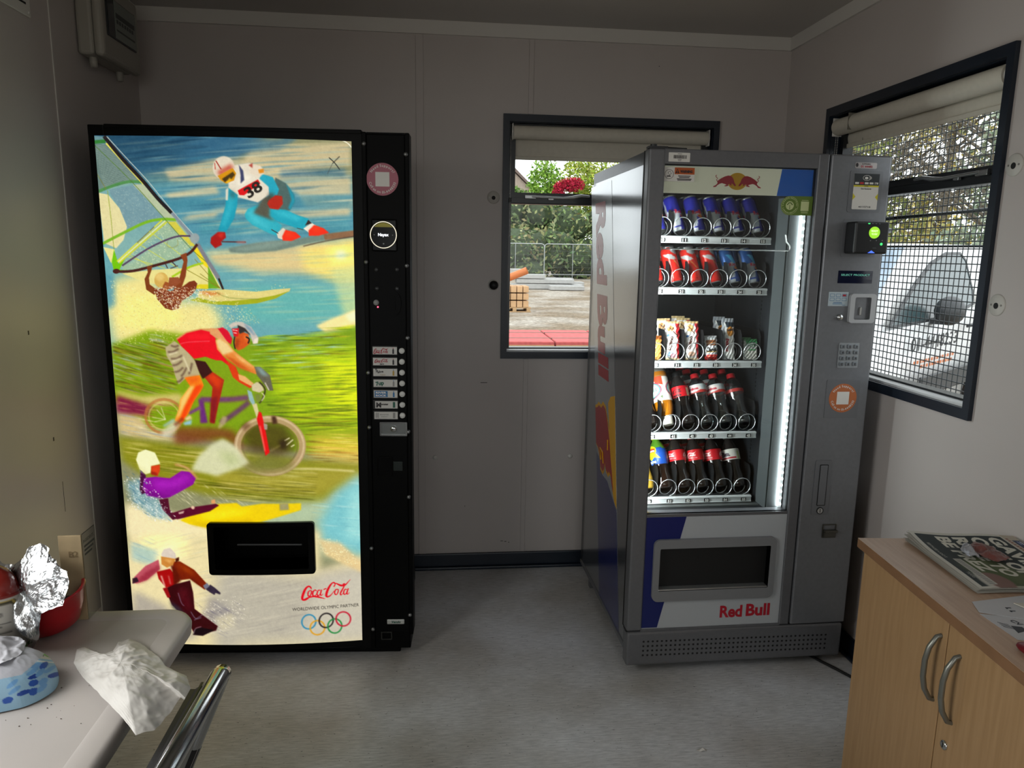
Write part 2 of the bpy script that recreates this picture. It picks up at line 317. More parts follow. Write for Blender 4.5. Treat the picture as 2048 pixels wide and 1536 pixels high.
# the printed collage on the lit door: traced shapes in millimetres of the panel
POSTER=[
('f','3f687f',24.3,1,"-13 -9 582 -19 377 84 -28 166"),
('f','5f94a2',27.8,1,"-25 135 825 118 819 372 -52 449"),
('f','74a7ab',31.2,1,"-37 275 818 436 813 668 -71 678"),
('f','35586c',20.8,0.8,"27 -5 305 -7 268 86 91 104"),
('f','cdbf9b',7.8,0.85,"488 36 795 3 794 73 577 102 454 90"),
('f','cdbf9b',7.8,0.85,"219 102 394 66 547 73 700 110 514 139 233 135"),
('f','cdbf9b',7.8,0.85,"576 133 793 103 798 166 636 173"),
('f','cdbf9b',7.8,0.85,"215 175 374 148 388 172 229 190"),
('f','cdbf9b',7.8,0.85,"354 222 417 209 572 226 791 205 790 232 571 249"),
('f','cdbf9b',7.8,0.85,"290 239 385 225 368 247 257 258"),
('f','cdbf9b',7.8,0.85,"636 178 799 181 799 205 651 204"),
('f','4b7388',6.9,0.7,"396 24 642 -6 580 34 394 57"),
('f','4b7388',6.9,0.7,"577 95 778 85 778 107 576 119"),
('f','4b7388',6.9,0.7,"333 40 519 21 440 65"),
('f','4f8795',8.7,0.7,"213 191 792 174 799 205 211 221"),
('f','5d9aa0',10.4,0.6,"321 254 790 238 789 292 318 301"),
('f','d9c695',15.6,1,"331 355 568 331 808 300 810 372 691 414 502 416 360 394"),
('f','f1dc84',17.4,1,"630 343 808 308 808 437 722 438 644 406"),
('f','ffef8e',13.9,1,"717 333 796 324 798 388 723 389"),
('f','fffbd0',8.7,1,"744 344 772 343 771 369 743 369"),
('f','70b0aa',20.8,1,"436 457 706 454 817 485 815 568 558 585 431 570"),
('f','cfd9a0',13.9,0.75,"723 405 806 388 809 568 767 568"),
('k','2f5a70|7fa8b0|d8caa0|e8dcb8|4a7f92|9ab8b4|3d6a80',-5,230,191,5.9,0.33,101,"27 -2 795 3 815 292 349 300 213 194"),
('k','2a4a5e|3a5e72|1f3f54|52788a',-6,60,208,8.7,0.35,107,"27 -5 367 -6 299 86 76 88"),
('k','e9d9a0|8fb8b0|c8d0a8|6fa5a6|f4e8b0',-3,90,191,7.8,0.22,102,"331 347 808 304 805 585 558 585 359 418"),
('f','2c4c60',24.3,0.7,"19 -5 227 -6 176 42 38 58"),
('f','e9dd9a',24.3,1,"21 448 149 414 191 509 338 507 382 587 297 654 8 660 -1 529"),
('f','f3e796',19.1,1,"60 495 193 485 253 573 134 616 26 594"),
('f','5f97a6',10.4,0.8,"1 424 28 429 26 528 -2 545"),
('f','f3e3a6',5.2,1,"673 588 719 565 767 548 806 532 808 585 766 605 701 610"),
('f','fbf3c8',5.2,1,"767 552 806 535 809 568 783 576"),
('f','7f9a20',10.4,1,"2 660 135 608 266 621 492 635 685 618 808 588 806 1014 624 1018 345 974 110 944 0 845"),
('f','a8bf1e',20.8,0.9,"555 668 810 652 808 926 610 922 517 802"),
('f','d9e02a',17.4,0.9,"683 701 811 694 809 891 710 889"),
('k','8fb51c|b4cf22|6f8f14|d3e036|56780f|9aa526|b9a93a|4a5d12|c7d62c',-2,330,94,4.1,0.6,1,"456 627 596 615 800 580 806 721 804 948 645 949 608 911 524 887 499 855 528 807 485 736"),
('k','9fc8b4|b7d3c0|7fa9a0|a9c87a',-3,50,69,4.1,0.7,2,"565 630 709 607 798 650 705 720 568 752 450 744 454 658"),
('k','3f4a10|6b6a1c|2f3a0c|8c9a24',2,60,106,3.7,0.5,3,"503 847 625 871 801 866 804 931 615 928 532 887"),
('k','2f4008|44560e|6a4a1a|203008|e6ee50',-2,150,130,2.8,0.42,103,"456 631 595 619 800 587 804 948 645 949 608 911 524 887 484 752"),
('k','3a3a10|2c240c|6a3f1c|c9c860|4a4410',14,120,100,3.5,0.45,104,"4 661 185 650 210 708 212 793 128 817 3 810"),
('f','f0d060',38.2,0.75,"622 956 803 964 805 1072 658 1031"),
('k','c59a4a|6b4a1e|f6dc78|e0b050|8a6a2a|fff0a0',4,70,114,4.1,0.5,4,"622 948 803 956 805 1072 641 1076 628 993"),
('k','7f8f1a|9fb020|5a4a1a|a08040|6f7f18|b9b070|8a9a9a|4a5a10',14,200,92,4.2,0.6,5,"5 654 185 646 210 700 219 793 135 821 3 810"),
('k','a8b8c0|8fa8b8|c8c8b0',14,22,61,3.5,0.6,6,"3 669 106 710 54 793 0 757"),
('k','9ab5b8|c5cbb0|b8a880',14,20,58,3.5,0.6,61,"127 622 215 627 187 664 133 647"),
('f','8a2a50',10.4,0.9,"5 828 125 858 103 897 4 889"),
('f','70203f',10.4,0.6,"9 832 109 866 92 889 5 881"),
('f','dcc58f',10.4,0.8,"7 811 89 829 225 815 230 848 140 862 62 840 6 824"),
('k','b08060|7a2a48|c8a070|903858',9,36,77,3.1,0.5,7,"4 847 216 841 212 898 3 896"),
('f','cdbb8c',12.1,1,"5 892 88 901 104 942 208 966 207 981 71 974 4 957"),
('k','e8dcb0|a8a8b0|8a98b0|d8b890|f0e8c8',9,50,84,3.1,0.55,8,"6 892 106 908 207 974 184 990 6 961"),
('f','7a4028',13.9,0.8,"196 930 337 932 391 939 438 1012 355 968 191 999"),
('f','8a8a2c',13.9,1,"0 969 159 986 343 1008 805 1067 808 1094 668 1206 300 1167 97 1119 6 1052"),
('f','a39a44',15.6,0.9,"306 1061 805 1081 804 1106 669 1170 336 1140"),
('k','c5bb70|6f7020|e0d898|8a8430|55601a|d0c080',6,170,149,4.0,0.5,9,"8 980 262 1012 668 1089 656 1170 397 1187 255 1123 8 1040"),
('s','f2e6b8',5.7,3.5,0.8,"307 1052 404 1065 524 1074 656 1076 785 1088"),
('s','e5d9a0',3.3,3.5,0.6,"230 1018 387 1020 487 1033"),
('f','b4c4a6',20.8,0.95,"315 1211 685 1188 770 1120 815 1085 815 1414 662 1388 649 1278 328 1274"),
('f','86c2c6',22.6,1,"722 1163 815 1103 816 1405 664 1324 666 1260"),
('f','a8dad6',17.4,0.8,"766 1164 814 1139 813 1349 749 1328"),
('k','9ad0d0|c8e4dc|78b4bc',8,40,104,6.9,0.3,108,"635 1187 811 1103 809 1377 664 1333"),
('k','4a4a14|e8e0a0|6a6820|3f4412|c4b868',5,110,149,3.0,0.45,109,"8 1045 255 1123 658 1124 656 1186 445 1192 237 1103"),
('f','e6d9ae',15.6,1,"10 1212 142 1224 311 1274 665 1297 661 1444 809 1396 809 1740 -17 1733"),
('f','b9b3a4',34.7,1,"320 1420 626 1461 812 1433 806 1710 286 1721 278 1550"),
('f','c9c3b3',26.0,0.9,"660 1463 811 1452 806 1710 584 1696"),
('f','fff3b4',19.1,0.95,"69 1263 208 1276 218 1385 112 1407 44 1355"),
('f','9fc0c0',10.4,0.7,"12 1347 114 1370 92 1426 14 1411"),
('k','88a8b0|c8d0b8|e8e0b8',22,30,70,3.5,0.5,10,"13 1290 108 1316 113 1389 8 1416"),
('f','e0c898',6.9,0.9,"659 1329 731 1345 805 1424 804 1461 679 1389"),
('d','fff0c8',110,1.4,11,0.9,"654 1319 733 1335 795 1421 786 1439 660 1371"),
('d','f0dca8',70,1.6,12,0.8,"656 1366 747 1392 786 1430 731 1418"),
('f','8e8a90',17.4,0.6,"9 1523 118 1574 235 1693 53 1720 -3 1637"),
('f','8a8588',15.6,0.6,"279 1531 363 1596 307 1663 238 1645"),
('k','6f6a78|a8a098|8a8488',30,22,55,4.0,0.4,13,"290 1533 358 1565 406 1602 275 1625 246 1598"),
('f','d8cfb0',10.4,0.7,"292 1616 354 1596 361 1644 307 1667"),
('k','fff4c8|d8cca0|b8b494|f0e4b8|c0c4b0',-16,70,104,6.0,0.3,105,"14 1279 176 1283 288 1306 285 1443 177 1419 105 1358 14 1352"),
('k','d8d0bc|a8a294|c4bdac|9a948c|e4dcc4',-12,90,119,8.0,0.22,106,"185 1450 579 1450 655 1528 571 1677 272 1685 231 1523"),
('f','fffbe0',24.3,0.9,"142 1346 162 1346 165 1366 135 1368"),
('k','f4ecd4|7a7684|5f5c6c|d8d0c0',35,70,35,2.5,0.45,110,"209 1551 379 1548 406 1608 322 1684 221 1675"),
('d','f6eedb',160,1.6,111,0.7,"208 1567 380 1532 416 1608 313 1673"),
('f','9fb8ac',0.0,0.55,"-2 2 31 4 146 135 245 254 304 326 339 380 377 469 265 471 83 438 49 423 31 415 6 348 -1 222 -1 71"),
('f','6f7f78',0.0,0.8,"-2 25 42 28 142 137 102 143 26 164 -1 170 -3 116"),
('s','b9c4b4',1.1,0.0,0.55,"-1 35 33 28"),
('s','b9c4b4',1.1,0.0,0.55,"-1 40 38 33"),
('s','b9c4b4',1.1,0.0,0.55,"0 45 42 37"),
('s','b9c4b4',1.1,0.0,0.55,"1 50 46 41"),
('s','b9c4b4',1.1,0.0,0.55,"2 56 50 45"),
('s','b9c4b4',1.1,0.0,0.55,"3 61 54 50"),
('s','b9c4b4',1.1,0.0,0.55,"4 66 59 54"),
('s','b9c4b4',1.1,0.0,0.55,"4 71 63 58"),
('s','b9c4b4',1.1,0.0,0.55,"5 77 67 62"),
('s','b9c4b4',1.1,0.0,0.55,"6 82 71 67"),
('s','b9c4b4',1.1,0.0,0.55,"7 87 75 71"),
('s','b9c4b4',1.1,0.0,0.55,"8 92 80 75"),
('s','b9c4b4',1.1,0.0,0.55,"9 98 84 79"),
('s','b9c4b4',1.1,0.0,0.55,"10 103 88 84"),
('s','b9c4b4',1.1,0.0,0.55,"11 108 92 88"),
('s','b9c4b4',1.1,0.0,0.55,"11 113 97 92"),
('s','b9c4b4',1.1,0.0,0.55,"12 119 101 96"),
('s','b9c4b4',1.1,0.0,0.55,"13 124 105 101"),
('s','b9c4b4',1.1,0.0,0.55,"14 129 109 105"),
('s','b9c4b4',1.1,0.0,0.55,"15 135 113 109"),
('s','b9c4b4',1.1,0.0,0.55,"16 140 117 113"),
('s','b9c4b4',1.1,0.0,0.55,"17 145 122 118"),
('s','b9c4b4',1.1,0.0,0.55,"17 151 126 122"),
('s','b9c4b4',1.1,0.0,0.55,"18 156 130 126"),
('s','b9c4b4',1.1,0.0,0.55,"19 161 134 130"),
('s','b9c4b4',1.1,0.0,0.55,"20 167 139 135"),
('s','55645c',1.0,0.0,0.5,"2 39 0 107"),
('s','55645c',1.0,0.0,0.5,"11 48 5 111"),
('s','55645c',1.0,0.0,0.5,"19 58 11 115"),
('s','55645c',1.0,0.0,0.5,"28 68 16 120"),
('s','55645c',1.0,0.0,0.5,"37 77 22 124"),
('s','55645c',1.0,0.0,0.5,"46 87 27 128"),
('s','55645c',1.0,0.0,0.5,"55 96 32 132"),
('s','55645c',1.0,0.0,0.5,"63 106 38 136"),
('s','55645c',1.0,0.0,0.5,"72 116 43 140"),
('s','55645c',1.0,0.0,0.5,"81 125 48 144"),
('s','55645c',1.0,0.0,0.5,"90 135 54 148"),
('s','55645c',1.0,0.0,0.5,"99 145 59 152"),
('f','7e99a0',0.0,0.85,"35 164 145 145 202 250 167 262 87 284 65 222 42 185"),
('d','c5d2c4',260,1.0,14,0.55,"39 168 145 147 202 250 87 279"),
('f','c3c6a2',0.0,0.8,"149 147 158 149 245 254 211 251 115 149"),
('f','e4d9a8',0.0,0.95,"-1 175 31 180 65 222 85 279 70 321 44 347 5 331 1 247"),
('d','c9bb86',150,1.0,15,0.6,"-1 175 65 222 85 279 44 347 3 331"),
('f','e9df9c',0.0,0.95,"1 344 38 351 40 389 22 393"),
('f','a7bb9a',1.7,0.75,"52 385 210 259 249 258 300 326 254 369 148 405 63 417"),
('f','7fa9b0',6.9,0.6,"65 389 126 342 190 303 206 319 143 354 87 393"),
('d','eef0c8',320,1.1,16,0.7,"65 389 210 261 300 326 246 369 94 414"),
('f','e6db96',0.0,0.95,"57 427 165 413 252 407 338 389 354 422 377 471 196 468 105 444"),
('f','e8cf3a',0.0,1,"304 332 337 382 338 406 325 397 290 343"),
('f','d9c84a',0.0,0.8,"216 261 244 261 295 326 303 337 286 337"),
('f','6fa030',0.0,1,"338 397 372 469 335 470"),
('f','d8c830',0.0,0.9,"309 457 335 457 335 472 265 471"),
('f','78b820',0.0,1,"25 390 36 351 47 396 78 368 49 415 85 416 49 425 29 415"),
('s','3f7a40',11.1,0.0,1,"-3 21 36 18"),
('s','5a8a58',9.3,0.0,1,"-1 171 49 153 102 140 156 141"),
('s','7fae3a',8.8,0.0,1,"0 333 81 294 149 264 202 254 245 255"),
('s','d6d44a',4.2,0.0,1,"43 389 201 257"),
('s','f0ecb0',3.2,0.0,1,"47 391 210 259"),
('s','c9cc3c',4.2,0.0,1,"50 394 218 260"),
('s','6a6a60',2.8,0.0,1,"114 329 174 278"),
('s','cfd05a',2.3,0.0,0.8,"75 372 200 408"),
('s','cfd05a',2.3,0.0,0.8,"80 363 148 400"),
('s','cfd05a',2.3,0.0,0.8,"114 329 243 407"),
('s','cfd05a',2.3,0.0,0.8,"156 291 254 365"),
('s','8a9a3a',1.9,0.0,1,"30 168 34 247 36 351"),
('s','5d7a3a',1.9,0.0,1,"-2 29 107 135 210 253 286 343 338 389"),
('s','7a7a40',1.9,0.0,1,"-1 116 26 164"),
('s','8a8030',1.9,0.0,1,"374 469 269 411"),
('s','8a8030',1.9,0.0,1,"374 469 311 423"),
('s','8a8030',1.9,0.0,1,"374 469 297 377"),
('s','a4c030',6.5,0.0,1,"220 435 278 403 324 389"),
('s','e0d870',6.0,0.0,1,"38 24 94 86 149 147"),
('s','2c2628',11.6,0.0,1,"32 3 86 70 146 135 193 192 233 234"),
('s','c9cec4',2.3,0.0,1,"42 4 98 66 159 132 206 191 249 244 297 299"),
('s','8a949a',10.2,0.0,1,"233 234 273 281 300 316"),
('s','828288',13.0,0.9,1,"308 328 339 384 370 437"),
('s','3a2a28',6.9,0.0,1,"370 437 385 480"),
('e','9aa4a4',1.7,1,"301 312 316 311 300 328"),
('s','5d4a62',5.6,0.0,1,"59 402 143 350 206 320 250 306 288 305"),
('s','4c2a26',8.8,0.0,1,"35 421 94 418 166 400 245 377 285 356 308 330"),
('e','4c2a26',0.0,1,"38 420 50 420 37 428"),
('s','98a070',2.3,0.0,1,"214 323 211 338 228 342 246 333 245 317"),
('s','4a3030',3.2,0.0,1,"201 391 208 408"),
('s','4a3030',3.2,0.0,1,"223 386 235 399"),
('s','4a3030',2.8,0.0,1,"217 408 242 399"),
('f','7c4628',0.0,1,"141 403 159 400 156 413 145 439 146 460 169 477 159 494 133 477 130 443 142 422"),
('f','84482a',0.0,1,"252 365 272 357 274 381 265 432 247 475 228 499 216 484 240 450 257 398 261 386"),
('f','7a3c24',0.0,1,"160 477 187 472 208 480 239 475 275 449 292 445 301 455 295 474 281 492 249 510 235 536 212 542 191 536 167 507"),
('f','91553a',0.0,1,"211 437 241 435 249 450 222 471 204 476"),
('e','cfae66',0.0,1,"185 446 208 446 183 471"),
('e','e4cc8a',3.5,0.7,"180 436 194 436 180 448"),
('f','9a5a34',0.0,1,"197 450 210 454 204 476 186 481 189 463"),
('f','dccf8c',0.0,1,"305 479 387 472 488 478 548 470 596 466 592 476 547 497 479 508 359 512 300 500"),
('f','a2a82a',0.0,1,"350 512 415 508 487 501 547 489 594 474 547 500 487 516 414 523 354 521 273 509 300 500"),
('f','c0602a',5.2,0.8,"301 479 361 482 386 490 326 491"),
('s','6f8040',2.3,1.7,0.7,"361 482 402 499 496 502"),
('d','f3ead2',330,1.4,17,0.95,"161 464 308 466 349 495 217 545 158 507"),
('d','c89a78',150,1.4,18,0.9,"161 468 291 466 225 544"),
('d','efe6ac',170,1.3,19,0.9,"276 470 403 481 599 462 549 454 497 480 359 521 247 514"),
('d','fff6bc',700,1.6,20,0.55,"16 448 193 493 434 505 463 570 330 637 12 660"),
('d','b9b27a',520,1.4,21,0.5,"16 448 193 493 434 505 495 570 330 637 12 660"),
('d','efe8b0',200,1.3,22,0.6,"337 526 461 528 496 581 408 597 333 598"),
('s','8f9a90',4.2,6.9,0.6,"367 373 477 365 620 338"),
('f','76867c',2.6,1,"406 341 495 322 634 306 743 285 800 278 800 298 705 311 642 325 553 348 452 356 410 354"),
('f','8a9c92',5.2,0.8,"423 343 554 318 621 312 553 335 461 349"),
('f','8a6a50',1.7,1,"705 292 800 278 800 298 709 310"),
('s','4a3a30',2.8,1.0,1,"641 331 709 314 800 297"),
('s','d8d8c8',5.6,8.7,0.5,"454 317 554 311"),
('f','556a66',1.4,1,"562 119 594 136 618 171 620 191 604 219 579 222 542 210 526 189 552 164"),
('f','2f8fa0',2.6,1,"594 136 618 171 620 191 604 219 598 212 609 187 602 159"),
('f','2fa0b0',1.4,1,"542 214 591 218 624 233 661 244 648 279 623 275 557 252 536 235"),
('f','4cb8c4',5.2,0.7,"546 220 591 222 640 243 623 254 574 238"),
('f','3fa8b4',1.4,1,"462 234 473 217 509 203 542 214 545 243 577 267 561 300 538 293 485 267 465 248"),
('f','5c5c50',5.2,1,"503 210 527 173 543 189 539 239 557 255 524 243 487 231"),
('f','62c4cc',6.9,0.6,"471 228 488 215 491 231 539 272 531 280 482 256"),
('f','e0d8c6',1.0,1,"436 85 482 77 522 97 541 148 540 172 505 197 477 190 431 179 416 153 417 134"),
('f','c5181f',0.0,1,"444 161 508 126 515 138 463 176 448 175"),
('f','f2ecdc',6.9,0.8,"462 105 492 120 454 150 437 142"),
('t','2a2622','38',32.4,(477, 185),(524, 156)),
('f','35a0b2',1.0,1,"517 108 554 118 572 155 562 182 543 177 540 148 513 124"),
('f','e0d4c0',1.0,1,"482 77 518 85 531 103 513 120 484 108"),
('f','a03a30',1.7,0.8,"481 84 494 76 493 92"),
('f','d08a30',1.7,1,"510 96 527 93 528 105 513 108"),
('f','4a4438',6.9,0.8,"544 164 560 172 542 197 526 198"),
('f','a8301f',1.4,1,"538 190 560 173 581 176 582 200 567 218 542 215 534 201"),
('f','2c98aa',1.0,1,"414 153 444 175 440 208 428 249 400 292 377 285 390 250 404 208 407 183"),
('f','57bcc8',6.9,0.6,"419 175 433 183 416 241 393 279 389 271 409 216"),
('f','d8d4c4',1.7,1,"407 159 416 153 412 192 405 192"),
('f','46504a',6.9,0.6,"420 159 440 175 422 191"),
('f','9c1f1c',1.0,1,"375 291 398 291 400 308 384 321 386 331 364 342 350 326 353 308"),
('f','d0483a',5.2,0.7,"377 294 395 293 387 310 377 306"),
('s','5a3838',4.2,0.0,1,"386 321 462 321"),
('s','b08078',7.4,3.5,0.8,"433 322 462 322"),
('e','ddd3bf',1.0,1,"404 93 438 92 402 128"),
('f','e8e0d0',1.7,1,"419 102 443 109 434 134 421 142"),
('f','b23a28',6.9,0.85,"383 106 428 81 434 93 391 118"),
('s','9a2a22',3.2,0.0,1,"381 72 396 98"),
('s','b23a2a',2.3,0.0,1,"377 78 378 99"),
('f','c79016',0.0,1,"384 118 432 93 442 109 434 131 409 141 393 131"),
('f','4a3a16',1.4,1,"397 127 432 104 438 114 424 129 405 137"),
('f','e6b83a',1.7,0.8,"409 136 422 122 426 130 413 140"),
('f','464a66',1.4,1,"451 82 464 101 466 129 454 140 455 113"),
('f','dfd6c4',0.0,1,"559 292 581 274 590 283 577 311 563 307"),
('f','e03a1c',1.0,1,"576 301 587 280 618 287 635 302 604 315 577 314"),
('f','e8e0d0',0.0,1,"643 275 670 257 682 265 660 288"),
('f','e03a1c',1.0,1,"659 281 677 263 706 273 723 287 689 297 659 298"),
('f','3a2a26',0.0,1,"648 266 659 247 670 258"),
('s','3a3a3a',2.8,0.0,1,"543 280 564 292"),
('s','4a4038',2.3,0.0,1,"623 274 643 279"),
('f','ff6a3a',6.9,0.6,"589 288 609 292 596 302"),
('f','ff6a3a',6.9,0.6,"677 269 698 277 681 286"),
('s','2c2c2a',2.8,0.0,1,"729 53 747 70 761 89"),
('s','2c2c2a',2.3,0.0,1,"762 48 739 71"),
('s','4a4a48',1.4,0.0,1,"739 71 723 103"),
('s','fdf6dc',3.2,0.0,1,"769 -2 788 7 798 19"),
('s','a08868',1.9,0.0,1,"775 -4 798 11"),
('r','b07848',10.0,0.75,"162 895 224 894 158 952"),
('r','e0c090',3.8,0.6,"162 895 213 894 159 941"),
('s','e8e0cc',2.7,1.7,0.7,"122 900 167 906"),
('s','e8e0cc',2.7,1.7,0.7,"139 873 167 906"),
('s','e8e0cc',2.7,1.7,0.7,"155 865 167 906"),
('s','e8e0cc',2.7,1.7,0.7,"129 915 167 906"),
('f','6f3a78',3.5,1,"281 834 299 834 300 858 308 915 283 917 284 870"),
('s','7a4a80',10.0,3.5,1,"247 884 288 862"),
('s','8a5a90',8.4,3.5,0.8,"290 836 385 833"),
('s','72486e',17.9,5.2,0.9,"288 836 377 835 447 827"),
('s','6a4468',16.3,5.2,0.9,"350 915 402 879 448 843"),
('f','a0301c',1.0,1,"302 758 332 742 370 769 358 813 344 862 330 917 315 913 321 862 330 794 309 765"),
('f','7c1f2a',5.2,0.9,"323 832 346 824 330 917 315 915"),
('f','d8501c',6.9,0.7,"313 759 335 746 363 770 350 802"),
('f','3c1a18',1.4,1,"271 702 312 709 333 743 300 767 285 736"),
('f','b8ac88',1.0,1,"214 642 233 656 256 677 278 706 292 755 247 763 219 787 210 760 202 723 185 691 183 664"),
('s','5a4238',5.8,2.1,0.75,"190 679 208 678 227 667"),
('s','5a4238',5.8,2.1,0.75,"199 701 218 700 237 689"),
('s','5a4238',5.8,2.1,0.75,"202 723 218 720 236 707"),
('s','5a4238',5.8,2.1,0.75,"208 745 222 742 238 729"),
('s','5a4238',5.8,2.1,0.75,"229 759 238 749 249 729"),
('s','5a4238',5.8,2.1,0.75,"255 751 261 738 268 714"),
('s','5a4238',5.8,2.1,0.75,"202 657 215 661 228 656"),
('s','5a4238',5.8,2.1,0.75,"213 778 224 775 236 762"),
('s','e8dfc0',3.8,2.6,0.8,"193 688 223 678"),
('s','e8dfc0',3.8,2.6,0.8,"240 692 259 744"),
('s','e8dfc0',3.8,2.6,0.8,"202 711 229 700"),
('f','cf9a66',1.4,1,"220 634 256 611 304 600 376 598 397 612 396 636 353 618 256 619 224 640"),
('f','d4122c',1.0,1,"224 638 256 616 304 604 348 614 349 643 367 687 382 702 349 704 313 692 276 700 256 678 235 657"),
('f','ee3a40',8.7,0.6,"240 634 281 617 339 618 338 633 273 633"),
('s','f0a090',1.9,1.7,0.8,"232 652 262 645 345 640"),
('f','d4142c',1.0,1,"332 617 350 632 347 649 374 699 384 706 406 725 387 721 365 704 327 696"),
('f','c81838',1.4,1,"355 600 374 595 389 605 403 632 398 651 380 636"),
('f','d8a070',1.7,1,"333 598 359 600 380 632 398 659 376 640 350 630 332 617"),
('f','c8441a',1.0,1,"380 702 410 724 418 748 453 771 468 785 452 796 418 776 399 760 388 729"),
('f','e0b078',1.7,1,"416 749 438 756 465 780 456 789 419 768"),
('f','d88a48',1.0,1,"349 638 361 630 387 646 407 671 427 689 470 724 482 745 473 749 417 725 373 691 352 668"),
('f','e8cf98',3.5,1,"350 638 363 631 387 648 406 674 393 678 370 686 356 663"),
('f','e4b878',3.5,0.9,"401 674 427 691 470 725 466 728 426 705"),
('f','b8521c',5.2,0.8,"373 686 403 698 451 734 473 748 417 727"),
('f','6a6656',1.7,1,"470 724 489 724 519 752 528 804 512 804 491 771 477 752"),
('f','8fa8a8',5.2,0.8,"474 722 493 728 515 756 492 752"),
('s','f0e8d0',2.8,1.4,1,"502 777 514 803"),
('f','cfc4a2',1.4,1,"458 785 476 775 491 781 498 803 482 811 459 804"),
('s','3c3420',4.9,1.7,1,"483 775 501 799 492 831 480 847"),
('s','f0ead0',2.8,1.7,1,"489 811 498 823 488 839"),
('f','7a8050',5.2,0.8,"466 815 489 815 484 843 469 843"),
('f','c65c26',1.0,1,"412 632 427 605 456 616 459 647 439 663 421 671 410 659"),
('f','8a3c1c',5.2,0.8,"414 635 426 631 420 666 411 659"),
('f','e08848',5.2,0.7,"437 620 456 623 448 643"),
('f','3a3230',1.7,1,"422 583 443 589 464 608 462 620 446 608 428 616 423 601"),
('f','c9c0b4',1.4,1,"394 588 409 578 436 576 466 593 487 628 484 646 469 648 461 616 446 597 424 587 401 598"),
('f','7f98a8',3.5,0.9,"443 581 465 596 479 623 468 616 450 597"),
('f','e8dccc',1.7,1,"475 631 487 628 484 646 469 648"),
('s','26201e',4.1,0.0,1,"413 620 408 643 411 666"),
('s','26201e',4.9,0.0,1,"447 625 458 633 453 647"),
('f','c8202a',1.4,1,"403 599 427 597 422 624 409 625"),
('s','f2e4dc',2.0,0.0,1,"406 603 421 605"),
('s','f2e4dc',2.0,0.0,1,"408 612 419 614"),
('f','e8882c',1.0,1,"240 763 291 754 302 787 289 811 269 836 244 886 218 918 197 910 214 871 221 837 257 792"),
('f','e84a14',5.2,0.9,"271 792 293 784 300 791 284 814 260 848 226 913 215 913 229 863"),
('f','f4d48c',5.2,0.85,"257 792 273 788 254 822 217 890 198 909 216 871 222 837"),
('f','d85a20',6.9,0.6,"241 764 284 756 286 777 256 784"),
('f','d8d4c0',6.9,0.8,"145 956 189 906 215 917 194 955 163 967"),
('s','9fb8c0',6.9,3.5,0.8,"158 929 197 906"),
('f','9ac0cc',3.5,1,"226 916 256 904 252 922 229 924"),
('s','7a3a2a',10.0,5.2,0.8,"196 925 227 901"),
('f','e0c8a0',3.5,1,"231 901 250 889 257 901 238 908"),
('s','8a5a40',7.7,10.4,0.6,"186 963 262 942 379 948"),
('f','b9aa84',3.5,0.8,"341 928 359 891 374 895 365 919 345 936"),
('f','402a14',17.4,0.65,"414 943 470 907 561 919 590 968 589 1009 526 1033 438 1012"),
('r','b59a78',23.6,0.92,"509 994 616 995 505 1088"),
('r','d8c4a0',6.5,0.7,"509 994 620 995 505 1093"),
('r','7a6248',4.1,0.6,"509 994 599 995 506 1074"),
('f','4a3020',3.5,1,"518 891 532 891 537 915 521 919"),
('f','5a3a24',6.9,0.7,"415 931 430 939 450 919 435 911"),
('f','7a7a40',20.8,0.95,"389 1057 495 1024 587 1050 579 1075 469 1090 400 1078"),
('s','f0e8c8',3.3,1.7,1,"557 976 575 966"),
('s','f0e8c8',3.3,1.7,1,"563 992 586 972"),
('s','f0e8c8',3.3,1.7,1,"578 997 590 990"),
('f','2c1c10',8.7,0.8,"540 972 563 972 562 1004 543 1004"),
('s','d0c090',2.4,3.5,0.6,"508 1012 543 992"),
('f','d6d6b4',6.9,0.95,"310 993 355 968 373 980 398 998 438 1051 400 1072 328 1099 242 1079 269 1030"),
('f','b9c090',15.6,0.7,"333 1009 387 1016 417 1049 369 1070"),
('f','9ab6b4',1.7,1,"443 801 457 808 467 847 459 855 448 835"),
('f','d2c79a',1.7,1,"457 851 472 847 477 875 470 899 465 879"),
('f','d01a1c',1.0,1,"478 875 486 879 496 935 507 1016 493 1028 484 975 470 901"),
('s','f4c0a8',3.3,2.6,0.8,"479 923 492 1012"),
('f','a8988c',1.7,1,"491 915 504 919 503 937 493 937"),
('f','8fb0b8',13.9,0.8,"11 1130 73 1113 128 1187 168 1257 98 1255 35 1206"),
('f','eee2ba',15.6,0.9,"5 1202 50 1216 97 1260 187 1262 295 1280 293 1311 6 1321"),
('k','e8f0e8|6f98a8|c0d4d4|54808f',35,80,22,3.5,0.8,23,"11 1125 73 1113 132 1192 167 1262 88 1245 12 1176"),
('k','f0ead0|c8c498|e0d8b0',40,60,30,2.5,0.7,24,"237 1103 397 1182 435 1202 270 1199 162 1196"),
('f','e2c612',3.1,1,"193 1258 269 1219 329 1198 389 1194 406 1207 473 1197 531 1198 604 1197 603 1221 539 1241 441 1270 290 1284 226 1272"),
('f','f4e040',13.9,0.7,"248 1240 338 1208 444 1218 394 1243 296 1260"),
('f','c9a80c',6.9,0.7,"226 1271 345 1259 442 1254 441 1270 290 1285"),
('f','a09a70',2.6,1,"532 1197 562 1196 564 1220 532 1222"),
('f','4c1a40',1.7,1,"68 1083 85 1102 82 1163 66 1171 60 1154"),
('f','8a1f94',1.7,1,"78 1112 118 1106 168 1110 209 1083 238 1086 257 1107 246 1130 194 1160 163 1177 138 1182 84 1173 71 1148"),
('f','b43cc0',13.9,0.7,"108 1116 167 1120 228 1093 236 1113 175 1145 116 1147"),
('f','6a1470',6.9,0.7,"80 1153 134 1171 169 1170 143 1181 84 1173"),
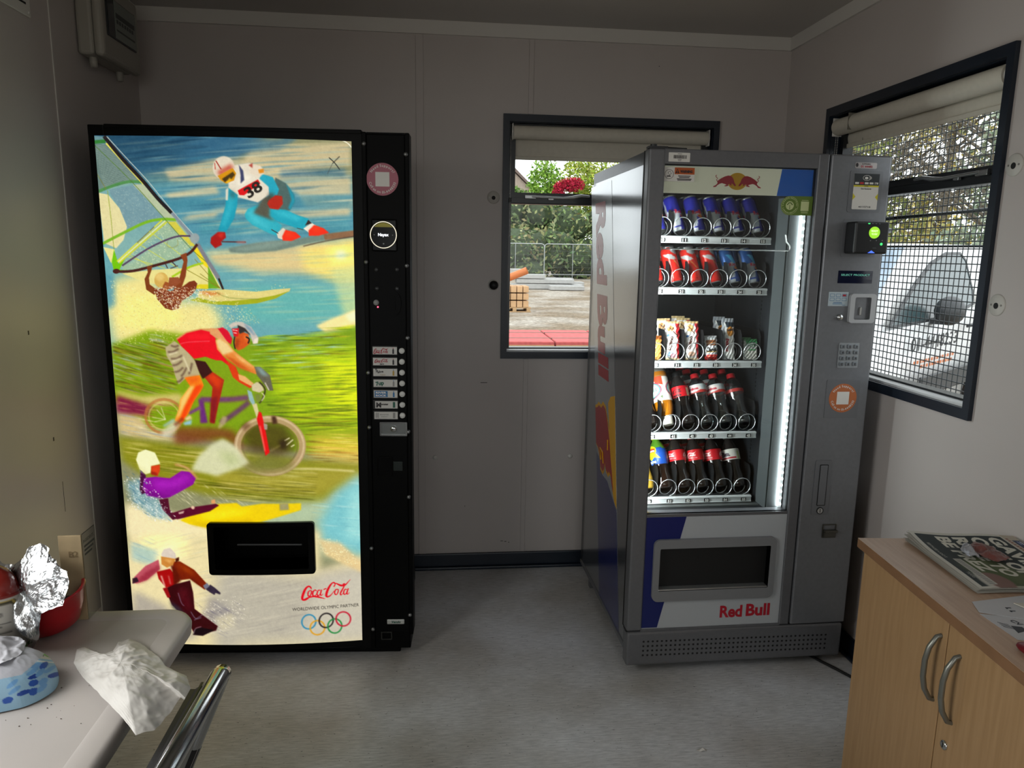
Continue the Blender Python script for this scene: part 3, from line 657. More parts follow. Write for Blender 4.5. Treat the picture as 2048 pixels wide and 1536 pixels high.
('s','c8986c',7.5,4.3,0.9,"188 1061 224 1070 247 1090 259 1107"),
('s','e0c8a0',2.5,2.6,0.7,"196 1058 238 1078"),
('f','f0efc4',0.9,1,"55 1049 65 1023 91 1012 123 1022 138 1060 107 1069 102 1093 85 1098 66 1083"),
('f','d8d49c',5.2,0.6,"57 1058 75 1082 100 1092 84 1098 63 1080"),
('f','c84c28',0.9,1,"106 1069 137 1063 135 1085 126 1103 104 1097"),
('f','8c2a1c',2.6,0.8,"105 1086 124 1092 126 1103 104 1099"),
('f','521830',1.4,1,"125 1187 157 1181 160 1222 185 1253 168 1258 135 1222"),
('f','5a1430',1.4,1,"164 1234 230 1212 319 1197 330 1203 298 1224 183 1256"),
('f','c8a8a0',1.4,1,"189 1231 210 1224 206 1233 191 1237"),
('e','e0c0a8',1.4,1,"240 1212 246 1212 240 1218"),
('f','d8a070',1.7,1,"304 1185 317 1181 318 1196 304 1197"),
('d','f4f4ea',220,1.7,112,0.8,"7 1115 89 1102 187 1262 96 1275 14 1217"),
('k','f4f4ea|37607a|a8c4cc',38,70,20,3.0,0.75,113,"3 1095 80 1082 104 1172 177 1262 97 1265 7 1182"),
('f','fff4c8',20.8,0.7,"105 1358 181 1361 188 1408 106 1421"),
('f','b8606c',1.4,1,"108 1404 59 1430 15 1474 6 1497 23 1497 61 1482 110 1440"),
('f','8a2c3c',6.9,0.7,"63 1450 111 1421 110 1440 61 1482 23 1497 30 1478"),
('f','3a2430',1.7,1,"8 1479 25 1473 31 1489 7 1499"),
('f','74280f',1.0,1,"158 1409 183 1408 231 1438 278 1496 263 1511 214 1472 183 1477 155 1451"),
('f','a04c1c',8.7,0.8,"167 1411 206 1428 235 1459 205 1449"),
('f','4a140c',5.2,0.8,"214 1470 263 1511 252 1501 224 1470"),
('f','9c161a',1.0,1,"98 1449 146 1436 171 1472 154 1505 126 1506 103 1476"),
('s','e8c8b8',5.0,2.6,0.9,"113 1463 123 1503"),
('s','d8a090',3.5,2.6,0.8,"139 1462 144 1494"),
('f','5c1c10',3.5,1,"147 1414 166 1435 183 1477 156 1504 155 1451"),
('f','3a0a14',1.0,1,"123 1511 157 1494 214 1477 222 1524 223 1583 266 1619 301 1647 294 1664 232 1681 214 1671 194 1628 143 1570"),
('f','8c1a20',1.7,1,"115 1510 131 1505 141 1542 130 1545"),
('f','5a1824',12.1,0.7,"166 1515 202 1503 212 1577 196 1600"),
('s','9a9aa8',2.5,1.7,0.7,"169 1525 178 1562 187 1573"),
('f','3c4048',6.9,0.7,"135 1553 167 1574 204 1626 194 1632 146 1585"),
('s','8a8c98',2.5,1.7,0.8,"209 1594 225 1620 245 1615"),
('s','8a8c98',2.5,1.7,0.7,"219 1626 251 1604"),
('f','1c0c14',1.4,1,"211 1682 218 1660 243 1653 288 1663 246 1685"),
('s','c8c0c0',2.0,1.4,0.8,"214 1678 222 1658 243 1650"),
('f','3a3040',0.9,1,"266 1509 283 1491 299 1503 318 1522 315 1528 300 1522 296 1530 283 1522"),
('f','7a7a88',1.4,1,"258 1496 273 1485 280 1498 264 1509"),
('f','d8ccbe',1.0,1,"118 1385 129 1366 151 1359 169 1379 171 1399 123 1395"),
('f','c48a4a',1.7,1,"117 1392 169 1399 157 1422 136 1433 117 1421"),
('f','e0b070',3.5,0.8,"128 1402 158 1404 147 1417"),
('f','4a1c10',1.7,1,"168 1398 181 1392 180 1405 167 1414"),
('r','3a86a6',5.1,1,"616 1636 640 1636 615 1663"),
('r','cf9a34',5.1,1,"645 1660 670 1660 645 1687"),
('r','231f22',5.1,1,"676 1634 700 1634 675 1661"),
('r','2c8044',5.1,1,"705 1657 729 1658 704 1684"),
('r','b4273c',5.1,1,"735 1632 760 1633 735 1659"),
('t','3a3632','WORLDWIDE OLYMPIC PARTNER',12.2,(561, 1593),(790, 1587)),
('L','c8102a',(594, 1561),(764, 1546))]

# ------------------------------------------------------------------ room
XL,XR,YB,YF,ZC=-1.18,1.537,3.227,-2.0,2.388
W_wall=mat('painted wall panel','bcb5b1',.42,noise=(3.0,.03,3),bump=(260,.08,.0006)); W_trim=mat('white trim','cfccc6',.4); W_ceil=mat('ceiling board','b9b5b0',.6,noise=(2,.02,2))
NAVY=mat('navy gloss trim','0e1926',.4,noise=(9,.12,3)); BLACKF=mat('black window frame','15181a',.3); SILL=mat('white sill','d8dadb',.3)
GLASS=glassmat('window glass','fbfdfc',.012); STEEL=mat('satin steel','a9abab',.3,1.0); BLIND=mat('blind fabric','cdc8ba',.75,noise=(60,.03,2)); GALV=mat('galvanised wire','5c6165',.5,.5); PLAST=mat('white plastic','d4d2cc',.4); HOLE=mat('black hole','050505',.7)
def S(mb,name,m,**k): return mb.build(name,m,kind='structure',**k)
def floor_mat():
    m=bpy.data.materials.new('speckled grey vinyl'); m.use_nodes=True; nt=m.node_tree; b=nt.nodes['Principled BSDF']; N=nt.nodes.new; K=nt.links.new
    tc=N('ShaderNodeTexCoord'); mp=N('ShaderNodeMapping'); mp.inputs['Scale'].default_value=(14,110,1); K(tc.outputs['Object'],mp.inputs[0])
    n1=N('ShaderNodeTexNoise'); n1.inputs['Scale'].default_value=1.6; n1.inputs['Detail'].default_value=5; n1.inputs['Roughness'].default_value=.7; K(mp.outputs[0],n1.inputs['Vector'])
    r1=N('ShaderNodeValToRGB'); r1.color_ramp.elements[0].position=.3; r1.color_ramp.elements[0].color=L('b2b5b9'); r1.color_ramp.elements[1].position=.62; r1.color_ramp.elements[1].color=L('dfe1e5'); K(n1.outputs[0],r1.inputs[0])
    n2=N('ShaderNodeTexNoise'); n2.inputs['Scale'].default_value=2.2; n2.inputs['Detail'].default_value=3; K(tc.outputs['Object'],n2.inputs['Vector'])
    r2=N('ShaderNodeValToRGB'); r2.color_ramp.elements[0].position=.35; r2.color_ramp.elements[0].color=L('d6d0c6'); r2.color_ramp.elements[1].position=.65; r2.color_ramp.elements[1].color=(1,1,1,1); K(n2.outputs[0],r2.inputs[0])
    m1=N('ShaderNodeMix'); m1.data_type='RGBA'; m1.blend_type='MULTIPLY'; m1.inputs[0].default_value=1; K(r1.outputs[0],m1.inputs[6]); K(r2.outputs[0],m1.inputs[7])
    mp2=N('ShaderNodeMapping'); mp2.inputs['Scale'].default_value=(26,70,1); mp2.inputs['Rotation'].default_value=(0,0,.15); K(tc.outputs['Object'],mp2.inputs[0])
    v=N('ShaderNodeTexNoise'); v.inputs['Scale'].default_value=3.0; v.inputs['Detail'].default_value=2; K(mp2.outputs[0],v.inputs['Vector'])
    rd=N('ShaderNodeValToRGB'); rd.color_ramp.elements[0].position=.70; rd.color_ramp.elements[0].color=(0,0,0,1); rd.color_ramp.elements[1].position=.73; rd.color_ramp.elements[1].color=(1,1,1,1); K(v.outputs[0],rd.inputs[0])
    m2=N('ShaderNodeMix'); m2.data_type='RGBA'; m2.inputs[7].default_value=L('2a2824'); K(rd.outputs[0],m2.inputs[0]); K(m1.outputs[2],m2.inputs[6])
    v2=N('ShaderNodeTexVoronoi'); v2.inputs['Scale'].default_value=17; K(tc.outputs['Object'],v2.inputs['Vector'])
    r3=N('ShaderNodeValToRGB'); r3.color_ramp.elements[0].position=.035; r3.color_ramp.elements[0].color=(1,1,1,1); r3.color_ramp.elements[1].position=.05; r3.color_ramp.elements[1].color=(0,0,0,1); K(v2.outputs[0],r3.inputs[0])
    m3=N('ShaderNodeMix'); m3.data_type='RGBA'; m3.inputs[7].default_value=L('c2c2be'); K(r3.outputs[0],m3.inputs[0]); K(m2.outputs[2],m3.inputs[6]); K(m3.outputs[2],b.inputs['Base Color'])
    rr=N('ShaderNodeMapRange'); rr.inputs[3].default_value=.3; rr.inputs[4].default_value=.44; K(n1.outputs[0],rr.inputs[0]); K(rr.outputs[0],b.inputs['Roughness'])
    bp=N('ShaderNodeBump'); bp.inputs['Strength'].default_value=.25; bp.inputs['Distance'].default_value=.001; K(n1.outputs[0],bp.inputs['Height']); K(bp.outputs[0],b.inputs['Normal']); return m
S(MB().box(XL-.08,YF-.08,-.08,XR+.08,YB+.08,0),'floor',floor_mat()); S(MB().box(XL-.08,YF-.08,ZC,XR+.08,YB+.08,ZC+.1),'ceiling',W_ceil)
WX0,WX1,WZ0,WZ1=.313,1.206,1.022,2.005      # opening of the back window
VY0,VY1,VZ0,VZ1=1.933,2.833,1.034,1.998     # opening of the side window
T=.085
S(MB().box(XL-T,YB,0,WX0,YB+T,ZC).box(WX1,YB,0,XR+T,YB+T,ZC).box(WX0,YB,0,WX1,YB+T,WZ0).box(WX0,YB,WZ1,WX1,YB+T,ZC),'wall_back',W_wall)
S(MB().box(XR,YF,0,XR+T,VY0,ZC).box(XR,VY1,0,XR+T,YB,ZC).box(XR,VY0,0,XR+T,VY1,VZ0).box(XR,VY0,VZ1,XR+T,VY1,ZC),'wall_right',W_wall)
LY0,LY1,LZ0,LZ1=.25,1.25,1.03,2.0      # window above the table, behind the viewer's shoulder
S(MB().box(XL-T,YF,0,XL,LY0,ZC).box(XL-T,LY1,0,XL,YB,ZC).box(XL-T,LY0,0,XL,LY1,LZ0).box(XL-T,LY0,LZ1,XL,LY1,ZC),'wall_left',W_wall)
# wall behind the camera with a wide window and its sill line
FX0,FX1,FZ0,FZ1=-.95,1.3,.95,2.05
S(MB().box(XL-T,YF-T,0,FX0,YF,ZC).box(FX1,YF-T,0,XR+T,YF,ZC).box(FX0,YF-T,0,FX1,YF,FZ0).box(FX0,YF-T,FZ1,FX1,YF,ZC),'wall_front',W_wall)
S(MB().box(XL,YB-.012,2.335,XR,YB,ZC),'trim_1',W_trim); S(MB().box(XR-.012,YF,2.335,XR,YB-.012,ZC),'trim_2',W_trim); S(MB().box(XL,YF,2.335,XL+.012,YB-.012,ZC),'trim_3',W_trim)
S(MB().rbox(-.080,YB-.004,.07,-.048,YB,2.335,.0015,1),'trim_4',W_wall); S(MB().rbox(.392,YB-.004,.07,.414,YB,.99,.0015,1).rbox(.392,YB-.004,2.037,.414,YB,2.335,.0015,1),'trim_5',W_wall)
S(MB().rbox(XL,2.538,.07,XL+.003,2.545,2.335,.001,1),'trim_6',W_trim)
S(MB().rbox(XL,YB-.014,.012,XR,YB,.074,.004).rbox(XL,YB-.03,0,XR,YB,.014,.004),'baseboard_back',NAVY); S(MB().rbox(XR-.014,YF,.012,XR,YB-.014,.074,.004).rbox(XR-.03,YF,0,XR,YB-.03,.014,.004),'baseboard_right',NAVY); S(MB().rbox(XL,YF,0,XL+.014,YB-.014,.074,.004),'baseboard_left',NAVY)
def chain(mb,pts,r=.0022,gap=.0062):
    for (a,b) in zip(pts,pts[1:]):
        a,b=Vector(a),Vector(b); n=max(1,int((b-a).length/gap))
        for i in range(n):
            p=a.lerp(b,i/n); mb.add([p+Vector(v)*r for v in ((1,0,0),(-1,0,0),(0,1,0),(0,-1,0),(0,0,1),(0,0,-1))],[(0,2,4),(2,1,4),(1,3,4),(3,0,4),(2,0,5),(1,2,5),(3,1,5),(0,3,5)],0)
    return mb
def window(name,M,w,z0,z1,upper,trans,handle,label,trimw=(.026,.03)):
    """local x along the wall 0..w, y out of the room, z up"""
    r=empty(name,label,'window',kind='structure'); r.matrix_world=M
    f=lambda x,y,h:(x,-h,y)
    o=[(-trimw[0],z0-trimw[1]),(w+trimw[0],z0-trimw[1]),(w+trimw[0],z1+trimw[1]),(-trimw[0],z1+trimw[1])]; i=[(0,z0),(w,z0),(w,z1),(0,z1)]
    MB().ring(o,i,f,.014,0).build('trim',NAVY,r)
    mb=MB()
    for a in ((-.002,0,z0,.002,.085,z1),(w-.002,0,z0,w+.002,.085,z1),(0,0,z1-.002,w,.085,z1+.002)): mb.box(*a)
    mb.build('reveal',NAVY,r)
    MB().rbox(0,.0,z0-.002,w,.05,z0+.008,.003).build('sill',SILL,r)
    FW=.028
    MB().ring([(0,z0),(w,z0),(w,z1),(0,z1)],[(FW*.6,z0+FW*.5),(w-FW*.6,z0+FW*.5),(w-FW*.6,z1-FW),(FW*.6,z1-FW)],f,-.04,t0=-.085).rbox(0,.04,trans-.018,w,.085,trans+.012,.004).build('frame',BLACKF,r)
    MB().ring([(.012,trans+.008),(w-.012,trans+.008),(w-.012,z1-.02),(.012,z1-.02)],[(.032,trans+.03),(w-.032,trans+.03),(w-.032,z1-.045),(.032,z1-.045)],f,-.035,t0=-.06).build('sash',BLACKF,r)
    MB().box(.03,.062,trans+.025,w-.03,.066,z1-.04).build('glass_pane',GLASS,r); MB().box(.014,.062,z0+.012,w-.014,.066,trans-.015).build('glass_pane',GLASS,r)
    h0,h1=handle; zz=trans+.012; d=1 if h1>h0 else -1; k=abs(h1-h0)/.27
    hb=MB().rbox(min(h0,h0+d*.05),.026,zz-.008,max(h0,h0+d*.05),.036,zz+.008,.002); hb.tube([(h0+d*.03*k,.028,zz+.002),(h0+d*.16*k,.024,zz-.002),(h0+d*.2*k,.02,zz+.001),(h0+d*.235*k,.016,zz+.009),(h0+d*.27*k,.016,zz+.006)],[.0055,.0055,.007,.006,.004],8)
    hb.rbox(h0+d*.11*k-.012,.024,zz-.012,h0+d*.11*k+.012,.036,zz-.004,.002); hb.build('stay_handle',STEEL,r)
    return r
window('window_1',Matrix.Translation((WX0,YB,0)),WX1-WX0,WZ0,WZ1,0,1.687,(.075,.36),'navy framed window in the back wall looking onto a gravel yard')
MR=Matrix.Translation((XR,VY1,0))@Matrix.Rotation(-PI/2,4,'Z')
window('window_2',MR,VY1-VY0,VZ0,VZ1,0,1.695,(.83,.52),'navy framed window in the side wall with wire mesh outside',(.027,.032))
MB().rbox(.26,-.006,VZ0+.004,.34,.02,VZ0+.012,.002).tube([(.24,-.012,VZ0+.005),(.262,-.012,VZ0+.005)],.011,12).build('window_stay',STEEL,bpy.data.objects['window_2'])
MF=Matrix.Translation((FX1,YF,0))@Matrix.Rotation(PI,4,'Z')
window('window_3',MF,FX1-FX0,FZ0,FZ1,0,1.75,(.3,.6),'wide window behind the viewer')
window('window_4',Matrix.Translation((XL,LY0,0))@Matrix.Rotation(PI/2,4,'Z'),LY1-LY0,LZ0,LZ1,0,1.69,(.3,.6),'window above the folding table behind the viewer')
def blind(name,M,w,zt,r,zb,label,chx,extra=None,chz=1.35):
    e=empty(name,label,'blind'); e.matrix_world=M
    MB().cyl((.0,.028,zt),(w,.028,zt),r,28).build('roller',BLIND,e)
    mb=MB(); N=10; V=[];
    for i in range(N+1): z=zt+(zb-zt)*i/N; V+=[(.004,.028+r-.002+.002*math.sin(i*.8),z),(w-.004,.028+r-.002+.002*math.sin(i*.8),z)]
    mb.add(V,[(2*i,2*i+1,2*i+3,2*i+2) for i in range(N)],0,True); mb.build('fabric',BLIND,e)
    MB().rbox(.002,.022+r,zb-.012,w-.002,.03+r,zb+.004,.003).build('bottom_bar',BLIND,e)
    for x in (-.007,w+.002): MB().rbox(x,.004,zt-.034,x+.005,.06,zt+.034,.002).cyl((x-.001,.028,zt),(x+.006,.028,zt),r*.82,20).build('bracket',PLAST,e)
    chain(MB(),[(chx,.012,zt-.02),(chx,.012,chz),(chx,.02,chz),(chx,.02,zt-.02)]).build('bead_chain',PLAST,e)
    return e
blind('roller_blind',Matrix.Translation((WX0+.02,YB-.005,0)),.855,1.966,.029,1.868,'rolled up cream blind in the window of the back wall',-.012,chz=1.53)
b2=blind('roller_blind.001',Matrix.Translation((XR-.005,VY1-.012,0))@Matrix.Rotation(-PI/2,4,'Z'),.868,1.957,.032,1.89,'rolled up cream blind in the mesh covered side window',.012)
MB().box(.118,-.0055,1.93,.1195,.03,1.99).box(.118,.058,1.885,.1195,.0595,1.95).build('seam',mat('seam shadow gap','6f6b60',.8),b2)
# wire guard outside the side window
g=MB(); xg=.135
for i in range(43): g.tube([(xg,VY0-.06+i*.0238,VZ0-.07),(xg,VY0-.06+i*.0238,VZ1+.07)],.0019,4,caps=False)
for i in range(47): g.tube([(xg+.0028,VY0-.07,VZ0-.06+i*.0236),(xg+.0028,VY1+.09,VZ0-.06+i*.0236)],.0019,4,caps=False)
go=empty('wire_guard','galvanised square wire mesh guard outside the side window','window guard',(XR,0,0)); g.build('wire_mesh',GALV,go); MB().cyl((xg+.008,VY0-.07,1.616),(xg+.008,VY1+.09,1.60),.006,8).cyl((xg+.008,VY0-.07,1.50),(xg+.008,VY1+.09,1.505),.004,8).build('cross_bar',GALV,go)
fr=MB(); 
for a in ((VY0-.08,VZ0-.08,VY0-.065,VZ1+.08),(VY1+.09,VZ0-.08,VY1+.105,VZ1+.08),(VY0-.08,VZ0-.08,VY1+.105,VZ0-.065),(VY0-.08,VZ1+.07,VY1+.105,VZ1+.085)): fr.rbox(.0855,a[0],a[1],.145,a[2],a[3],.003)
fr.build('frame',GALV,go)
# fittings on the walls
def cap(x,z,M,label,r=.027):
    e=empty('cable_plate',label,'cable plate',group='round cable plates'); e.matrix_world=M@Matrix.Translation((x,0,z)); f=lambda a,b,h:(a,-h,b)
    MB().lathe([(r,0),(r,.002),(r*.93,.004),(.001,.0045)],36,M=Matrix.Rotation(PI/2,4,'X')).build('plate',mat('painted plate','bdbab3',.45),e)
    MB().plate(ell(0,-.002,.0085,n=20),f,.0052).build('hole',HOLE,e)
    for s in (-1,1): MB().plate(ell(s*.018,0,.0028,n=10),f,.0054).build('screw',mat('dull screw','8a8780',.4,.6),e)
MBk=Matrix.Translation((0,YB,0)); MRt=Matrix.Translation((XR,0,0))@Matrix.Rotation(-PI/2,4,'Z')
cap(.249,1.691,MBk,'round cable plate with black hole on the back wall'); cap(-1.871,1.71,MRt,'upper round cable plate with black hole beside the side window',.03); cap(-1.867,1.338,MRt,'lower round cable plate with black hole beside the side window',.03)
e=empty('wall_buffer','round black rubber buffer on the back wall below the cable plate','wall buffer',(.253,YB,1.317)); MB().lathe([(.024,0),(.024,.006),(.02,.008)],32,M=Matrix.Rotation(PI/2,4,'X')).build('collar',PLAST,e); MB().lathe([(.019,.006),(.02,.02),(.016,.028),(.001,.03)],32,M=Matrix.Rotation(PI/2,4,'X')).build('cap',mat('black rubber','0c0c0c',.45),e)
for x,z,lb in ((-.004,.536,'small white bolt cap low on the back wall beside the drinks machine'),(.618,.535,'small white bolt cap low on the back wall beside the snack machine')):
    tag(MB().lathe([(.011,0),(.011,.003),(.008,.008),(.001,.009)],20,M=Matrix.Rotation(PI/2,4,'X')).build('bolt_cap',PLAST,loc=(x,YB,z)),lb,'bolt cap','bolt caps')
mk=MB()
for x,z,w in ((.30,.125,.012),(.318,.122,.01),(.336,.118,.006),(.41,.30,.005),(.20,.88,.03),(.13,.3,.004),(.95,2.25,.004)): mk.rbox(x,YB-.0006,z,x+w,YB,z+.003,.0002,1)
for y,z in ((2.25,1.2),(2.33,.86),(2.30,.5)): mk.rbox(XL,y,z,XL+.0006,y+.006,z+.012,.0002,1)
mk.rbox(XL,2.36,.62,XL+.0005,2.362,.72,.0001,1); mk.build('scuff_marks',mat('scuff','3a3632',.7),kind='structure')
# vent and fuse box on the left wall
v=empty('wall_vent','white slotted vent high on the wall near the fuse box','vent',(XL,2.2,2.11)); MB().rbox(0,0,-.0,.006,.225,.16,.003).build('plate',PLAST,v); mb=MB()
for i in range(7): mb.box(.0062,.03,.03+i*.016,.0068,.2,.036+i*.016)
mb.build('slot',HOLE,v); MB().lathe([(.005,.006),(.004,.008),(.0005,.0085)],12,M=Matrix.Translation((0,.213,.012))@Matrix.Rotation(PI/2,4,'Y')).build('screw',PLAST,v)
fb=empty('fuse_box','grey plastic fuse box with clear window high above the drinks machine','fuse box',(XL,2.71,2.085)); FBM=mat('aged grey plastic','9a968c',.45)
MB().rbox(0.002,0,0,.055,.31,.245,.012,3).build('enclosure',FBM,fb); MB().rbox(.055,-.003,-.003,.088,.313,.248,.014,3).build('cover',FBM,fb)
MB().rbox(.084,.03,.07,.094,.27,.2,.006).build('window_frame',mat('dark clear plastic','1a1d22',.12),fb)
fp=lambda a,b,h:(.0942+h,a,b); MB().plate([(.085,.075),(.265,.075),(.265,.195),(.085,.195)],fp,.0008).build('label_panel',mat('grey label','80867f',.5),fb); mb=MB()
for i in range(7): mb.plate([(.10+i*.021,.125),(.112+i*.021,.125),(.112+i*.021,.137),(.10+i*.021,.137)],fp,.0018)
mb.plate([(.095,.142),(.25,.142),(.25,.158),(.095,.158)],fp,.0016).plate([(.095,.1),(.25,.1),(.25,.106),(.095,.106)],fp,.0014); mb.build('breaker_row',mat('breaker dark','22262a',.4),fb)
for y in (.03,.24): MB().lathe([(.012,0),(.013,-.012),(.011,-.03),(.004,-.032)],16,M=Matrix.Translation((.03,y+.02,.0))).build('cable_gland',FBM,fb)
# ------------------------------------------------------------------ outside
def gravel():
    m=bpy.data.materials.new('gravel'); m.use_nodes=True; nt=m.node_tree; b=nt.nodes['Principled BSDF']; N=nt.nodes.new; K=nt.links.new; tc=N('ShaderNodeTexCoord')
    n=N('ShaderNodeTexNoise'); n.inputs['Scale'].default_value=9; n.inputs['Detail'].default_value=8; n.inputs['Roughness'].default_value=.75; K(tc.outputs['Object'],n.inputs['Vector'])
    r=N('ShaderNodeValToRGB'); e=r.color_ramp.elements; e[0].position=.33; e[0].color=L('6a6256'); e[1].position=.66; e[1].color=L('c4bcb0'); x=r.color_ramp.elements.new(.5); x.color=L('9d9487'); K(n.outputs[0],r.inputs[0])
    n2=N('ShaderNodeTexNoise'); n2.inputs['Scale'].default_value=.5; n2.inputs['Detail'].default_value=3; K(tc.outputs['Object'],n2.inputs['Vector']); r2=N('ShaderNodeValToRGB'); r2.color_ramp.elements[0].position=.4; r2.color_ramp.elements[0].color=L('c9b9a2'); r2.color_ramp.elements[1].position=.6; r2.color_ramp.elements[1].color=(1,1,1,1); K(n2.outputs[0],r2.inputs[0])
    mx=N('ShaderNodeMix'); mx.data_type='RGBA'; mx.blend_type='MULTIPLY'; mx.inputs[0].default_value=1; K(r.outputs[0],mx.inputs[6]); K(r2.outputs[0],mx.inputs[7]); K(mx.outputs[2],b.inputs['Base Color']); b.inputs['Roughness'].default_value=.95
    bp=N('ShaderNodeBump'); bp.inputs['Strength'].default_value=.6; bp.inputs['Distance'].default_value=.05; K(n.outputs[0],bp.inputs['Height']); K(bp.outputs[0],b.inputs['Normal']); return m
S(MB().add([(-60,-40,-.15),(90,-40,-.15),(90,90,-.15),(-60,90,-.15)],[(0,1,2,3)]),'ground',gravel())
def leafmat(name,cols):
    m=bpy.data.materials.new(name); m.use_nodes=True; nt=m.node_tree; b=nt.nodes['Principled BSDF']; g=nt.nodes.new('ShaderNodeNewGeometry'); r=nt.nodes.new('ShaderNodeValToRGB'); el=r.color_ramp.elements
    while len(el)<len(cols): el.new(.5)
    for i,c in enumerate(cols): el[i].position=i/(len(cols)-1); el[i].color=L(c)
    nt.links.new(g.outputs['Random Per Island'],r.inputs[0]); nt.links.new(r.outputs[0],b.inputs['Base Color']); b.inputs['Roughness'].default_value=.8; b.inputs['Specular IOR Level'].default_value=.2
    return m
def leaves(blobs,n,size,seed,shell=.45):
    rng=np.random.default_rng(seed); B=np.array(blobs,float); vol=np.cbrt(B[:,3]*B[:,4]*B[:,5])**2; idx=rng.choice(len(B),n,p=vol/vol.sum()); b=B[idx]
    d=rng.normal(size=(n,3)); d/=np.linalg.norm(d,axis=1)[:,None]; rad=(shell+(1-shell)*rng.random(n))[:,None]; P=b[:,:3]+d*rad*b[:,3:]
    a=rng.normal(size=(n,3)); a/=np.linalg.norm(a,axis=1)[:,None]; c=np.cross(a,rng.normal(size=(n,3))); c/=np.linalg.norm(c,axis=1)[:,None]; s=(size*(.6+.8*rng.random(n)))[:,None]
    V=np.stack([P-a*s,P+c*s*.45,P+a*s,P-c*s*.45],1).reshape(-1,3); F=np.arange(n*4).reshape(n,4)
    mb=MB(); mb.v=[tuple(v) for v in V]; mb.f=[tuple(f) for f in F.tolist()]; mb.m=[0]*n; mb.s=[False]*n; return mb
BARK=mat('bark','6e665a',.9); 
LM=dict(hedge=leafmat('hedge leaves',['48603a','66804e','8a9a62','9c9068','52704a','a8a87c']),green=leafmat('bright leaves',['6f9a30','8fb548','4f7a2a','a5c25a']),red=leafmat('red leaves',['a01c34','c43048','8a1830']),aut=leafmat('autumn leaves',['a8a468','c8ba74','8a9460','d4b858','a09c74']),dark=leafmat('dark leaves',['6a7a62','8a9a86','a4ae98','7c8468']))
rg=random.Random(5); bl=[]
for i in range(90): bl.append((rg.uniform(-10,30),rg.uniform(46,49),rg.uniform(.2,2.6),rg.uniform(1.2,2.2),1.2,rg.uniform(.9,1.7)))
for i in range(40): bl.append((rg.uniform(-10,30),rg.uniform(48,50),rg.uniform(2.5,4.2),rg.uniform(1.2,2.4),1.2,rg.uniform(.9,1.6)))
hg=leaves(bl,34000,.17,1,.6)
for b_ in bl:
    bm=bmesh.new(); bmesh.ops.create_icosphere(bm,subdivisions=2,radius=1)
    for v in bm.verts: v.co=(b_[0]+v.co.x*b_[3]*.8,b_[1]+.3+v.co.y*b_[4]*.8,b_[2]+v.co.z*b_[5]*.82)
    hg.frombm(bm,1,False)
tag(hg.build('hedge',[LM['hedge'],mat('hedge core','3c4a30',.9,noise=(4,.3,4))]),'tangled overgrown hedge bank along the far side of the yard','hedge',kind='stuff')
def tree(name,label,cat_,x,y,h,blobs,n,size,m,seed,trunk=.18,br=0,group=None):
    e=empty(name,label,cat_,(x,y,-.15),group=group); leaves(blobs,n,size,seed).build('foliage',m,e); mb=MB().tube([(0,0,0),(.05*h/5,.03,h*.5),(0,.1,h*.92)],[trunk,trunk*.7,trunk*.2],8); rr=random.Random(seed)
    for i in range(br):
        z=h*rr.uniform(.25,.85); a=rr.uniform(0,2*PI); l=h*rr.uniform(.2,.42); dx,dy=math.cos(a)*l,math.sin(a)*l; p1=(dx*.5,dy*.5,z+l*.35); p2=(dx,dy,z+l*rr.uniform(.4,.9)); mb.tube([(0,0,z),p1,p2],[trunk*.35,trunk*.2,trunk*.06],5)
        for k in range(4): a2=a+rr.uniform(-1.2,1.2); q=(p1[0]+math.cos(a2)*l*.5,p1[1]+math.sin(a2)*l*.5,p1[2]+l*rr.uniform(-.1,.5)); mb.tube([p1,q],[trunk*.12,trunk*.04],4)
    mb.build('trunk',BARK,e); return e
tree('conifer_tree','bright green bushy evergreen seen behind the hedge through the back window','tree',7.6,52,8.4,[(0,0,3.5,1.6,1.5,3),(0,0,6,1.4,1.3,2.2),(.5,0,4.6,1.3,1.2,2)],9000,.13,LM['green'],2)
tree('leafy_tree','yellowish green tree behind the red shrub and hedge','tree',11.8,53,9,[(0,0,6,2.6,2,2.8),(-1.2,0,4.4,1.7,1.5,2),(1.6,0,5.2,2.2,1.5,2.4),(-1.6,0,7,1.4,1.2,1.6)],9000,.13,leafmat('yellow green leaves',['8aa83a','a8bd4e','b8b455','6f8a34']),3)
tree('red_bush','crimson leaved bush rising above the hedge','bush',8.9,50.5,6.8,[(.3,0,6.2,.95,.5,.5),(-.55,0,5.6,.45,.5,.85)],2600,.085,LM['red'],4,.08)
tree('dark_bush','dark green bush below the house gable behind the hedge','bush',6.2,50,5.6,[(0,0,4.2,1.2,1,1.5),(-.8,0,4.9,.7,.8,1.1)],4000,.12,leafmat('mid leaves',['4f7038','6d8c4c','86a25a']),6,.08)
hs=empty('house','distant house gable with tiled roof above the hedge','house',(6.3,66,-.15)); MB().add([(-2.6,0,0),(2.6,0,0),(2.6,0,6.7),(0,0,9.1),(-2.6,0,6.7),(-2.6,7,0),(2.6,7,0),(2.6,7,6.7),(0,7,9.1),(-2.6,7,6.7)],[(0,1,2,3,4),(5,9,8,7,6),(0,4,9,5),(1,6,7,2)]).build('wall',mat('pebbledash','a39488',.9,noise=(6,.1,3)),hs)
